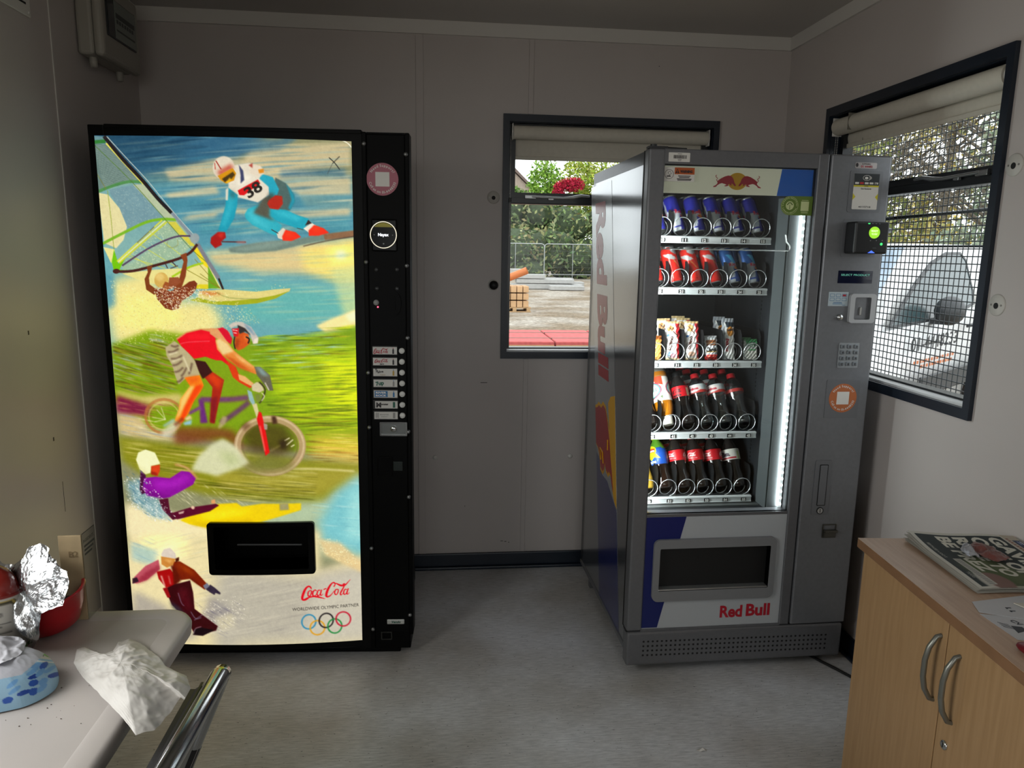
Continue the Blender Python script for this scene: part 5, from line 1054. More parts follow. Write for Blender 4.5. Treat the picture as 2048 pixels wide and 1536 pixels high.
for a in (20,55,90,125,160): mb.plate([(.4765+.008*math.cos(math.radians(a))+x_,1.6225+.008*math.sin(math.radians(a))+y_) for x_,y_ in ell(0,0,.0024,n=8)],g1,.0002,1)
mb.ring(ell(.4765,1.6217,.0286,n=40),ell(.4765,1.6217,.0279,n=40),fr,.0002,0); mb.plate([(.514,1.606),(.541,1.606),(.541,1.6355),(.514,1.6355)],fr,.0002,0)
for z in (1.603,1.5995,1.639): mb.plate([(.516,z-.0007),(.539,z-.0007),(.539,z+.0007),(.516,z+.0007)],fr,.0002,0)
mb.build('print',[CG,mat('olive dark','4c6622',.5)],gs)
MB().tube([(.056,.02,1.485),(.058,.02,1.478),(.47,.02,1.479),(.49,.02,1.479),(.493,.02,1.487),(.492,.02,1.495),(.482,.025,1.508),(.48,.03,1.53)],.0022,6).build('anti_theft_rod',SILV,SM)
# lower panel and hatch
HO_=rrect(.0818,.279,.5205,.5035,.022,6); HI_=rrect(.1,.314,.5035,.4755,.006,6)
lp=MB().ring(rrect(.05,.175,.556,.584,.0005,6),HI_,FR(.006),.004).build('lower_panel',PANW,SM); MB().plate([(.052,.178),(.1094,.178),(.1405,.3142),(.0995,.3142),(.0995,.4755),(.1685,.4755),(.193,.582),(.052,.582)],FR(.002),.0006).build('navy_field',NAVYG,lp)
mb=MB(); txt(mb,'Red',.3765,.2065,.0425,FR(.002),0,w=.082,bold=.035,lift=.001); txt(mb,'Bull',.4755,.2085,.0435,FR(.002),0,w=.088,bold=.035,lift=.001); mb.build('lettering',REDP,lp)
ho=rrect(.0818,.279,.5205,.5035,.022,6); hi=rrect(.1035,.317,.5,.472,.004,6); HG=mat('grey moulding','77787a',.4)
hf=MB().ring(ho,hi,FR(.002),.012).build('hatch_frame',HG,SM); MB().ring(hi,hi,FR(.0),.008,t0=-.11).build('hatch_recess',BK2,hf)
MB().rbox(.1035,-.006,.312,.5,.09,.322,.003).build('hatch_sill',SILV,hf); fl=MB().rbox(.105,.095,.32,.498,.105,.472,.004).rbox(.165,.07,.33,.44,.096,.47,.004).build('hatch_flap',mat('black hatch flap','0b0c0e',.35),hf)
mb=MB(); EMB=mat('embossed edge','5a5e62',.3); fr=FR(.069); txt(mb,'PUSH',.302,.395,.036,fr,0,w=.13,bold=.0,lift=.0015)
for x,sg in ((.2,1),(.405,-1)): mb.tube([fr(x-.03,.4,.001),fr(x-.012,.4,.001),fr(x-.012,.432,.001),fr(x+.012,.432,.001),fr(x+.012,.4,.001),fr(x+.03,.4,.001)],.0014,5)
mb.build('embossing',EMB,fl)
kk=MB().rbox(.002,-.006,.04,.797,.045,.166,.008,3).build('kick_plate',SG,SM); mb=MB()
for r_ in range(4):
    for c in range(42): x=.062+c*.01645-(r_*.0002); z=.1305-r_*.0172-c*.00016; mb.plate(rrect(x-.0035,z-.0033,x+.0035,z+.0033,.001,1),FR(-.0062),.0003)
mb.build('vent_holes',GAP,kk)
# control column
cc=MB().rbox(.597,-.006,.170,.802,.046,1.783,.005,2).build('control_column',mat('grey column paint','7c7e82',.34,.45,noise=(90,.04,2)),SM); fc=FR(-.006)
def plate(nm,x0,z0,x1,z1,r,t,m,par=cc,d=-.006): return MB().plate(rrect(x0,z0,x1,z1,r,4),FR(d),t).build(nm,m,par)
CPL=mat('column plate','75777b',.34,.4)
p=plate('reader_plate',.6632,1.6045,.7756,1.7348,.006,.0015,CPL); f2=FR(-.0075)
pl_=MB().plate(rrect(.6775,1.614,.7635,1.7255,.003),f2,.0008).build('payment_label',WHT,p); mb=MB(); f3=FR(-.0083)
mb.plate([(.6775,1.6895),(.7635,1.6895),(.7635,1.7255),(.6775,1.7255)],f3,.0003,0); mb.plate([(.6775,1.6845),(.7635,1.6845),(.7635,1.6895),(.6775,1.6895)],f3,.0003,1); mb.plate([(.6775,1.643),(.6775,1.664),(.687,1.6535)],f3,.0003,1); mb.plate([(.7635,1.643),(.7635,1.664),(.754,1.6535)],f3,.0003,1)
f4=FR(-.0087); mb.ring(ell(.7205,1.7125,.014,.0085,n=24),ell(.7205,1.7125,.0128,.0073,n=24),f4,.0002,2); mb.plate(ell(.719,1.712,.006,.004,n=12),f4,.0002,2)
for i in range(3): mb.tube([f4(.728+i*.003,1.7085,.0002),f4(.7305+i*.003,1.7125,.0002),f4(.728+i*.003,1.7165,.0002)],.0006,4,mi=2)
for i,c in enumerate((2,3,2,2,2)): mb.plate(rrect(.6815+i*.0165,1.693,.6945+i*.0165,1.699,.001,2),f4,.0002,c)
txt(mb,'Pay',.752,1.6935,.0045,FR(-.009),0,bold=.03); txt(mb,'Get Rewards',.7205,1.6765,.0048,f3,0,bold=.02); txt(mb,'4010718',.7205,1.6195,.005,f3,0,w=.042)
txt(mb,'NAYAX',.7205,1.6855,.0028,f4,0,bold=.03); mb.build('lettering',[mat('dark card print','22282c',.5),mat('yellow card print','d4c81e',.5),WHT,mat('card red','c02430',.5)],pl_)
ph=plate('phone_sticker',.6776,1.7415,.7516,1.760,.004,.0008,mat('foil sticker','b8b2b0',.3,.4)); mb=MB(); txt(mb,'SUPPLIERS',.7145,1.7535,.004,FR(-.0069),0,w=.03); txt(mb,'01 44482',.7165,1.7445,.0062,FR(-.0069),1,w=.04,bold=.03); mb.plate(ell(.6835,1.752,.0045,.0065,n=14),FR(-.0069),.0003,0); mb.build('print',[DKB,REDP],ph)
p=plate('reader_bracket',.656,1.462,.775,1.583,.006,.0015,CPL)
rd=MB().rbox(.664,-.066,1.473,.779,-.007,1.5735,.006,2).build('card_terminal',mat('terminal black','0a0b0d',.4),cc); fr=FR(-.0662)
MB().plate(ell(.728,1.5395,.0185,n=32),fr,.0006).build('terminal_screen',mat('lime screen','8ac82a',.4,emit='9ade30',es=.9),rd); mb=MB(); txt(mb,'READY',.728,1.5415,.0062,FR(-.0668),0,w=.022); txt(mb,'TO PAY',.728,1.532,.0055,FR(-.0668),0,w=.02); mb.build('screen_lettering',mat('screen cream','f0ffd0',.5,emit='f0ffd0',es=1.0),rd)
mb=MB().plate(rrect(.704,1.5655,.711,1.5685,.001,2),fr,.0005,0).plate(ell(.755,1.504,.0042,n=14),fr,.0005,0).plate([(.711,1.4755),(.736,1.4755),(.7235,1.4835)],fr,.0006,1)
for i in range(3): mb.plate(rrect(.717+i*.012,1.566,.7215+i*.012,1.568,.0006,2),fr,.0004,2)
for x,z in ((.717,1.5145),(.737,1.515),(.757,1.515)): mb.plate(ell(x,z,.002,n=8),fr,.0004,2)
txt(mb,'NAYAX',.733,1.49,.003,fr,2,w=.012); mb.build('indicator',[mat('green lamp','40e070',.4,emit='40e070',es=1.5),mat('blue lamp','4a70f0',.4,emit='4a70f0',es=1.2),mat('grey lamp','7a7c80',.4)],rd)
ds=plate('display',.6544,1.377,.7746,1.418,.001,.001,mat('dark lcd','161a30',.1)); mb=MB(); txt(mb,'SELECT PRODUCT',.7145,1.4015,.006,FR(-.0071),0,w=.1,bold=-.005); mb.build('display_text',mat('lcd cyan','7ad8c0',.4,emit='7ad8c0',es=.5),ds)
cl=plate('cards_label',.6281,1.3023,.697,1.3485,.001,.0008,mat('pale blue label','b4c2c8',.5)); mb=MB(); fr=FR(-.0069)
for i in range(3):
    for j in range(2): mb.ring(rrect(.633+i*.021,1.3375-j*.0135-.005,.649+i*.021,1.3375-j*.0135+.005,.001,2),rrect(.634+i*.021,1.3375-j*.0135-.004,.648+i*.021,1.3375-j*.0135+.004,.001,2),fr,.0002,0)
mb.plate(ell(.680,1.3375,.0035,n=10),fr,.0003,1).plate(ell(.6855,1.3375,.0035,n=10),fr,.0003,1)
for z,w in ((1.314,.03),(1.3095,.034)): mb.plate([(.661-w/2,z-.001),(.661+w/2,z-.001),(.661+w/2,z+.001),(.661-w/2,z+.001)],fr,.0003,0)
txt(mb,'nayax',.683,1.3045,.0035,fr,0); mb.build('print',[BLU,REDP],cl)
co=rrect(.7,1.2475,.7905,1.3435,.01,5); ci=rrect(.7165,1.259,.773,1.332,.005,5); cm=mat('pale grey moulding','b4b7ba',.35)
cb=MB().ring(co,ci,fc,.012).build('coin_unit',cm,cc); MB().ring(ci,ci,fc,.011,t0=-.02).plate(ci,FR(.012),.001).build('recess',mat('mid grey recess','8f9396',.4),cb); MB().lathe([(.017,0),(.017,.006),(.014,.012),(.0005,.012)],24,M=Matrix.Translation((.743,.009,1.286))@Matrix.Rotation(PI/2,4,'X')).rbox(.7395,-.012,1.2725,.7465,.0,1.2995,.002).build('coin_knob',mat('worn knob','a0a09c',.35,.5),cb)
MB().lathe([(.0105,0),(.0105,.006),(.008,.011),(.0005,.011)],24,M=Matrix.Translation((.6715,-.006,1.2656))@Matrix.Rotation(PI/2,4,'X')).build('return_button',CHR,cc)
kp=plate('keypad',.680,1.0965,.7525,1.1805,.003,.003,mat('keypad metal','9fa4a8',.35,.5))
for i in range(12):
    x=.6925+(i%3)*.0237; z=1.1685-(i//3)*.0197
    kb=MB().rbox(x-.0075,-.0135,z-.0065,x+.0075,-.008,z+.0065,.002).build('key',mat('key metal','7d8388',.3,.6),kp); mb=MB(); txt(mb,'123456789C0E'[i],x,z-.0035,.007,FR(-.0135),0,bold=.03); mb.build('digit',DKB,kb)
p=plate('cover_plate',.6505,.923,.7705,1.0545,.004,.0015,CPL); support(p,.7118,.9925,.0495,mat('orange sticker','b8683a',.55),-.0075)
hp=MB().plate(rrect(.6365,.5785,.6965,.7755,.006),fc,.003).build('lock_handle',CPL,cc); MB().ring(rrect(.6525,.613,.6835,.7605,.003),rrect(.6545,.615,.6815,.7585,.003),FR(-.009),.001).build('handle_groove',GAP,hp); MB().rbox(.655,-.0125,.6155,.681,-.008,.758,.003).build('handle_bar',CPL,hp)
MB().ring(ell(.667,.595,.0125,n=24),ell(.667,.595,.0098,n=24),FR(-.009),.002).build('lock_ring',GAP,hp); MB().plate(ell(.667,.595,.0098,n=20),FR(-.009),.002).build('lock_barrel',CHR,hp); MB().plate([(.6658,.5885),(.6682,.5885),(.6682,.6015),(.6658,.6015)],FR(-.011),.0004).build('keyhole',GAP,hp)
cu=MB().ring(rrect(.684,.494,.735,.5435,.002),rrect(.6875,.4975,.7315,.54,.002),fc,.003).plate(rrect(.6875,.4975,.7315,.54,.002),FR(.004),.001).rbox(.688,-.02,.514,.737,.0,.524,.003).rbox(.688,-.016,.497,.7315,.003,.518,.004).build('coin_cup',mat('dark metal cup','58564f',.3,.7),cc)
# side artwork
dL=lambda z:.41+(z-.12)*.246; dR=lambda z:.115+(z-.14)*.222
def sf(s_,z,h): return (.0036-h,dL(z)+(dR(z)-dL(z))*s_,z)
MB().plate([(0,.105),(1,.105),(1,1.73),(0,1.73)],sf,.0003).build('side_film',mat('pale side film','a5a8aa',.2,.6),SM)
mb=MB(); o_=sf
mb.plate([(0,.665),(.15,.655),(.3,.6),(.55,.6),(1,.53),(1,.106),(0,.106)],lambda a,b,h:sf(a,b,h+.0003),.0002,0)
mb.plate([(.68,.90),(.8,.93),(1,.945),(1,.54),(.9,.555),(.82,.585),(.76,.62),(.72,.7)],lambda a,b,h:sf(a,b,h+.0005),.0002,1)
bl_=[(0,.84),(.12,.848),(.2,.862),(.32,.858),(.42,.876),(.54,.868),(.64,.82),(.72,.76),(.76,.7),(.8,.66),(.86,.585),(.8,.60),(.74,.64),(.66,.645),(.6,.63),(.5,.64),(.46,.66),(.4,.63),(.32,.615),(.22,.625),(.2,.66),(.12,.69),(0,.70)]
mb.plate([((x-.4)*1.07+.4 if x>0 else 0,(y-.74)*1.1+.74) for x,y in bl_],lambda a,b,h:sf(a,b,h+.0007),.0002,1); mb.plate(bl_,lambda a,b,h:sf(a,b,h+.0009),.0002,2)
mb.tube([sf(.26,.655,.0015),sf(.24,.7,.0015),sf(.36,.69,.0015),sf(.38,.65,.0015)],.003,4,mi=1); mb.tube([sf(.64,.76,.0015),sf(.62,.72,.0015)],.003,4,mi=1)
tv=lambda a,b,h:(.0036-h,(dL(1.66-a)+dR(1.66-a))/2+.085-b,1.66-a); txt(mb,'Red',0,0,.15,lambda a,b,h:tv(a,b,h+.0004),2,al='L',w=.32,bold=.05); txt(mb,'Bull',.36,0,.15,lambda a,b,h:tv(a,b,h+.0004),2,al='L',w=.32,bold=.05)
mb.build('side_artwork',[mat('side navy','131c58',.25,coat=.3),YEL,mat('side red','9c1420',.3)],SM)
# shelves
TR=mat('tray grey','3a3d40',.45,.3); DIV=mat('divider black','121314',.5); COIL=mat('coil wire','d9dcdc',.25,.8); TAGM=mat('tag black','0b0b0b',.5)
ROWZ=[1.5215,1.3505,1.0985,.8455,.6085]; SL=lambda i:.101+.0692*i
cm=MB(); pts=[(.0305*math.cos(math.radians(a)),.137,.032+.0305*math.sin(math.radians(a))) for a in range(-80,181,10)]
for k in range(1,150): a=180+k*15; pts.append((.0305*math.cos(math.radians(a)),.137+.088*k*15/360,.032+.0305*math.sin(math.radians(a))))
cm.tube([p_ for p_ in pts if p_[1]<.6],.00165,6)
coil0=None
for r_,z in enumerate(ROWZ):
    t=MB().box(.064,.135,z-.003,.484,.612,z).box(.064,.6,z,.484,.612,z+.04).build('tray',TR,SM)
    MB().rbox(.064,.125,z-.0225,.479,.137,z+.001,.002).rbox(.064,.1235,z-.006,.479,.126,z-.001,.001).rbox(.064,.1235,z-.0225,.479,.126,z-.0185,.001).build('price_rail',mat('price rail metal','d2d5d5',.35,.25),t)
    mb=MB()
    for i in range(6):
        u=SL(i)+(.002 if i else -.004); mb.plate([(u-.0095,z-.0185),(u+.0095,z-.0185),(u+.0095,z-.006),(u-.0095,z-.006)],FR(.1235),.0008,0); txt(mb,'%d%d'%(r_+1,i),u,z-.0168,.009,FR(.1225),1,bold=.05,w=.013)
    mb.build('number_tags',[TAGM,WHT],t); mb=MB(); H=.088 if r_<2 else .105
    for i in range(7):
        u=.0665+.0692*i-.0003; mb.add([(u-.0006,.152,z),(u-.0006,.152,z+H*.8),(u-.0006,.165,z+H),(u-.0006,.6,z+H),(u-.0006,.6,z),(u+.0006,.152,z),(u+.0006,.152,z+H*.8),(u+.0006,.165,z+H),(u+.0006,.6,z+H),(u+.0006,.6,z)],[(0,1,2,3,4),(9,8,7,6,5),(0,5,6,1),(1,6,7,2),(2,7,8,3)])
    mb.build('dividers',DIV,t)
    for i in range(6):
        if coil0 is None: coil0=cm.build('coil',COIL,t,loc=(SL(i),0,z))
        else: c=coil0.copy(); COL.objects.link(c); c.parent=t; c.location=(SL(i),0,z)
MB().box(.034,.1,.58,.497,.3,.583).build('chute_floor',mat('scuffed grey ledge','5d605f',.35,.3),SM)
# ------------------------------------------------------------------ goods inside
def lathe_img(name,img,prof,m,parent=None,nx=40,ny=40,ph=0.0):
    P=np.array(prof,float); l=np.concatenate([[0],np.cumsum(np.hypot(np.diff(P[:,0]),np.diff(P[:,1])))]); l/=l[-1]
    def pos(Sx,Tx): r=np.interp(Tx,l,P[:,0]); z=np.interp(Tx,l,P[:,1]); th=2*PI*Sx+PI/2+ph; return r*np.cos(th),r*np.sin(th),z
    return imgsheet(img,name,m,pos,parent,nx,ny)
ALU=mat('can aluminium','c4c6c6',.25,.95); PRN=vcmat('printed can',rough=.25,metal=.35); PRL=vcmat('printed label',rough=.4); PRF=vcmat('printed foil film',rough=.3,coat=.2)
def can_img(kind):
    im=Img(160,150,'b9bdc2')
    if kind=='blue':
        for c in (0,80,160):      # blue and silver quadrants meeting around the belt
            im.fill([(c-42,0),(c+40,0),(c+30,78),(c-34,64)],'25288c'); im.fill([(c+2,84),(c+40,78),(c+44,150),(c-4,150)],'2a2c8e'); im.fill([(c-40,128),(c+40,128),(c+40,138),(c-40,138)],'2a2c8e'); im.fill([(c+40,0),(c+52,0),(c+42,76),(c+30,78)],'8f939a')
            im.text('Red',c+2,76,13,'c81c3c',bold=.05,w=26); im.text('Bull',c+26,76,13,'c81c3c',bold=.05,w=20); im.fill(ell(c+16,88,12,8,n=16),'d8862c'); im.fill([(c+3,90),(c+12,84),(c+14,93)],'a82430'); im.fill([(c+29,90),(c+20,84),(c+18,93)],'a82430')
    if kind=='red':
        im.fill([(0,0),(160,0),(160,150),(0,150)],'d42a20')
        for c in (0,80,160): im.fill([(c-6,0),(c+22,0),(c+26,24),(c+8,34),(c-8,22)],'aeb0b0'); im.fill([(c-36,26),(c-10,34),(c+8,52),(c-4,60),(c-26,44)],'b8b8b6'); im.stroke([(c-4,60),(c+16,96)],3,'d89a50'); im.text('ENERGY',c+6,122,7,'7a1410',rot=PI/2); im.fill([(c+24,60),(c+30,60),(c+34,150),(c+26,150)],'b01c18')
    if kind=='light':
        im.fill([(0,0),(160,0),(160,150),(0,150)],'a4aab0')
        for c in (0,80,160): im.fill([(c-40,0),(c+40,0),(c+30,60),(c-34,72)],'1f4f8c'); im.fill([(c-14,30),(c+6,34),(c+20,66),(c+4,72),(c-4,50)],'4ab0e0'); im.fill([(c+2,84),(c+36,78),(c+40,150),(c-4,150)],'24488e'); im.fill([(c-40,130),(c+40,130),(c+40,138),(c-40,138)],'2a4c9c'); im.text('Red',c+2,80,11,'c82844',bold=.05); im.fill(ell(c+14,90,11,7,n=16),'d07a3a')
    return im
CANP=[(.0235,.1285),(.0262,.1215),(.0265,.117),(.0265,.014),(.0255,.009),(.0225,.0045)]
def can(kind,label,loc,rot,group,ph=0.0,proto={}):
    key=(kind,round(ph,2))
    if key not in proto:
        r=empty('energy_drink_can',label,'can',group=group); r.rotation_mode='ZYX'
        lathe_img('can_body',can_img(kind),CANP,PRN,r,44,44,ph); MB().lathe([(.0235,.1285),(.0243,.1325),(.0238,.1345),(.0225,.134),(.0215,.130),(.001,.1295)],32,ends=False).build('lid',ALU,r); MB().lathe([(.0225,.0045),(.0205,.0),(.019,.0005),(.015,.006),(.001,.009)],32,ends=False).build('base',ALU,r); proto[key]=r; o=r
    else: o=dup(proto[key])
    o['label']=label; o['group']=group; o.location=loc; o.rotation_euler=rot; return o
TI=-.42
def at(u,d,z): return MS@Vector((u,d,z))
cn=['first','second','third']
KN={'blue':'blue and silver','red':'red and silver','light':'light blue and silver'}
for r_,kinds in ((0,['blue']*6),(1,['red']*4+['light']*2)):
    for i,kd in enumerate(kinds):
        nm='tag %d%d'%(r_+1,i) if i else 'the door edge'
        jt=random.Random(r_*10+i); ph=(.0,.25,-.15,.4,.1,.3)[i]
        for q in range(2):
            lb=('%s can at the front of the %s behind %s'%(KN[kd],('top shelf','second shelf')[r_],nm)) if q==0 else ('%s can second in line on the %s behind %s'%(KN[kd],('top shelf','second shelf')[r_],nm))
            can(kd,lb,at(SL(i)-.002*q,.172+.066*q,ROWZ[r_]+.010),(TI,-.17+.02*jt.uniform(-1,1),RBT),'energy drink cans on the upper shelves',ph)
# bottles: profile from the base up, liquid body, cap and label
PET=mat('water bottle plastic','c8d4d6',.08,spec=.8); 
def petmat():
    m=glassmat('clear bottle plastic','dde5e6',.42,.12); return m
PETM=petmat(); COLA=mat('cola filled plastic','120a08',.08,spec=.9,coat=.5); JUI=mat('amber juice','b06a10',.15,spec=.7,coat=.4); TEA=mat('dark tea','1c0e08',.08,spec=.9,coat=.5); GINGER=mat('golden drink','a8862c',.12,coat=.5); CLR=mat('clear neck','2a2624',.08,spec=.9,coat=.6)
CB=[(.012,.002),(.026,.0),(.031,.006),(.0325,.02),(.0322,.045),(.0275,.075),(.0272,.09),(.0318,.118),(.0322,.15),(.030,.166),(.022,.19),(.0135,.207),(.0125,.214)]
WB=[(.012,.003),(.027,.0),(.0325,.008),(.0328,.024),(.0305,.029),(.0328,.034),(.030,.040),(.0322,.046),(.0292,.052),(.0312,.058),(.0272,.068),(.0288,.074),(.0262,.082),(.0282,.089),(.0265,.096),(.0300,.106),(.029,.112),(.0318,.124),(.0325,.15),(.0315,.168),(.026,.186),(.0145,.200),(.0130,.206)]
def cola_label(kind):
    im=Img(176,60,'c81420')
    if kind in('coke','zero'):
        for c in (0,88):
            im.script(c+16,26,60,'f6f2ee' if kind=='coke' else '1a0c0c',h=28,bold=1.3)
            if kind=='coke': im.stroke([(c+14,46),(c+44,42),(c+78,47)],2,'f6f2ee'); 
            else: im.text('Zero',c+50,56,14,'1a0c0c',bold=.05); im.fill([(c+2,12),(c+12,12),(c+12,56),(c+2,56)],'c9c9a0')
    if kind=='white':
        im=Img(176,60,'d5d2c8')
        for c in (0,88): im.text('Ba',c+52,38,24,'3a2236',bold=.06); im.fill([(c+30,44),(c+88,44),(c+88,54),(c+30,54)],'b41c28'); im.fill([(c+4,14),(c+12,14),(c+12,56),(c+4,56)],'b8c48a')
    if kind=='tea':
        im=Img(176,100,'1c4fa8')
        for c in (44,132): im.fill([(c-44,0),(c+44,0),(c+44,16),(c-44,24)],'5f9a2c'); im.fill([(c-20,44),(c+20,44),(c+34,70),(c+14,62),(c+2,76),(c-12,62),(c-30,72)],'d8d020'); im.fill(ell(c,30,24,24,n=24),'f0d820'); im.fill([(c-20,22),(c+20,22),(c+18,38),(c-18,38)],'c82a20'); im.text('Lipton',c,35,9,'ffffff',w=32,bold=.04); im.text('LEMON',c,90,11,'ffffff',w=34,bold=.04)
    if kind=='juice':
        im=Img(176,110,'e8e2d8')
        for c in (44,132): im.fill([(c+10,0),(c+44,0),(c+44,40),(c+24,30)],'d8482a'); im.fill(ell(c,56,38,38,n=32),'c23a5a'); im.fill(ell(c,56,34,34,n=32),'2f8f8a'); im.fill(ell(c,56,30,30,n=32),'bfe0d4'); im.text('TIH-TIV',c,48,15,'3a3a38',w=48,rot=PI,bold=.03); im.fill([(c+28,90),(c+38,84),(c+36,100)],'4a5a2a')
    if kind=='ishka':
        im=Img(176,60,'c8d2d2'); im.fill([(0,40),(176,40),(176,60),(0,60)],'c83a34')
        for c in (44,132): im.fill(ell(c,28,30,24,n=28),'e8d8d2'); im.text('Ishka',c,36,16,'b8283a',w=44,bold=.05)
    return im
def bottle(kind,label,loc,rot,group,ph=0.0,proto={}):
    key=(kind,round(ph,2))
    if key in proto: o=dup(proto[key])
    else:
        r=empty({'juice':'juice_bottle','water':'water_bottle','plainwater':'water_bottle'}.get(kind,'soft_drink_bottle'),label,'bottle',group=group); r.rotation_mode='ZYX'
        if kind in('water','plainwater'):
            MB().lathe(WB,28).build('bottle_body',PETM,r); MB().lathe([(.0150,.204),(.0152,.222),(.0135,.2235),(.0005,.224)],24).build('cap',mat('red cap','c42028',.4),r)
            if kind=='water': lathe_img('label',cola_label('ishka'),[(.0322,.170),(.0331,.155),(.0326,.133)],PRL,r,120,24,ph)
            else: MB().lathe([(.0327,.136),(.0330,.142),(.0331,.150)],36,ends=False).build('label_band',mat('red band','c03a36',.4),r)
        elif kind=='juice':
            MB().lathe([(.001,.215),(.012,.2148),(.024,.209),(.0315,.195),(.0325,.18),(.0325,.07),(.031,.055),(.0285,.045)],28,ends=False).build('bottle_body',JUI,r); MB().lathe([(.0285,.045),(.023,.032)],28).build('bottle_shoulder',JUI,r)
            MB().lathe([(.0205,.0),(.0215,.003),(.0215,.03),(.0205,.033),(.001,.0335)],28).lathe([(.0006,-.0005),(.017,-.0004)],20,ends=False).build('cap',mat('cream cap','dcd6c6',.45),r)
            lathe_img('label',cola_label('juice'),[(.0330,.175),(.0333,.16),(.0333,.085)],PRL,r,110,60,ph); MB().lathe([(.0326,.178),(.031,.198),(.024,.211),(.001,.217)],28,ends=False).build('base_wrap',mat('grey clear base','8a8278',.3),r)
        else:
            liq={'coke':COLA,'zero':COLA,'white':COLA,'tea':TEA,'ginger':GINGER}[kind]; cut=[p_ for p_ in CB if p_[1]<=.17]
            MB().lathe(cut,28).build('bottle_body',liq,r); MB().lathe([p_ for p_ in CB if p_[1]>=.165],28).build('neck',CLR if kind!='tea' else mat('green shrink neck','5f9a2c',.35),r)
            MB().lathe([(.0148,.212),(.015,.228),(.0135,.230),(.0005,.2305)],24).build('cap',mat({'coke':'red bottle cap','zero':'black bottle cap','white':'grey bottle cap','tea':'yellow bottle cap','ginger':'gold bottle cap'}[kind],{'coke':'b81c24','zero':'141414','white':'8a8c90','tea':'d8d018','ginger':'b89a30'}[kind],.4),r)
            if kind=='tea': lathe_img('label',cola_label('tea'),[(.0228,.188),(.0308,.167),(.0329,.15),(.0325,.116),(.0285,.10)],PRL,r,110,70,ph)
            elif kind!='ginger': lathe_img('label',cola_label(kind),[(.0323,.162),(.0329,.15),(.0324,.116)],PRL,r,150,50,ph)
        proto[key]=r; o=r
    o['label']=label; o['group']=group; o.location=loc; o.rotation_euler=rot
    if kind!='juice': o.scale=(1,1,.86)
    return o
G4,G5='bottles on the fourth shelf','bottles on the bottom shelf'
B4=[('white','dark bottle with pale base partly hidden by the door edge on the fourth shelf',0),('juice','amber juice bottle standing on its white cap behind tag 41',0),('zero','cola bottle with red label and black lettering behind tag 42',.35),('water','clear water bottle with red cap and oval label behind tag 43',.55),('water','clear water bottle with red cap and oval label behind tag 44',.55),('plainwater','clear water bottle with plain red band behind tag 45',0)]
for i,(kd,lb,ph) in enumerate(B4): bottle(kd,lb,at(SL(i),.176,ROWZ[3]+.0155),(-.50,-.10,RBT),G4,ph)
for i,kd,n in ((2,'zero',1),(3,'water',1),(4,'water',1),(2,'coke',2),(3,'water',2),(4,'water',2),(5,'plainwater',1)):
    bottle(kd,{'zero':'cola bottle with black cap','coke':'cola bottle with red cap','water':'clear water bottle with red cap','plainwater':'banded water bottle'}[kd]+' %s in line behind tag 4%d'%(('','second','third')[n],i),at(SL(i)-.003,.176+.085*n,ROWZ[3]+.0155),(-.50+.04*n,-.10,RBT),G4,.35 if kd=='zero' else (.55 if kd=='water' else .2))
B5=[('ginger','golden drink bottle partly hidden by the door edge on the bottom shelf',0),('tea','iced tea bottle with yellow cap and blue and yellow label behind tag 51',.25),('coke','cola bottle with red label and white script behind tag 52',-.1),('coke','cola bottle with red label and white script behind tag 53',.25),('coke','cola bottle with red label and white script behind tag 54',-.1),('white','dark cola bottle with white label behind tag 55',.2)]
for i,(kd,lb,ph) in enumerate(B5): bottle(kd,lb,at(SL(i),.178,ROWZ[4]+.0145),(-.46,-.09,RBT),G5,ph)
for i in (2,3,4): bottle('coke','cola bottle second in line on the bottom shelf behind tag 5%d'%i,at(SL(i),.265,ROWZ[4]+.0145),(-.44,-.09,RBT),G5,.25)
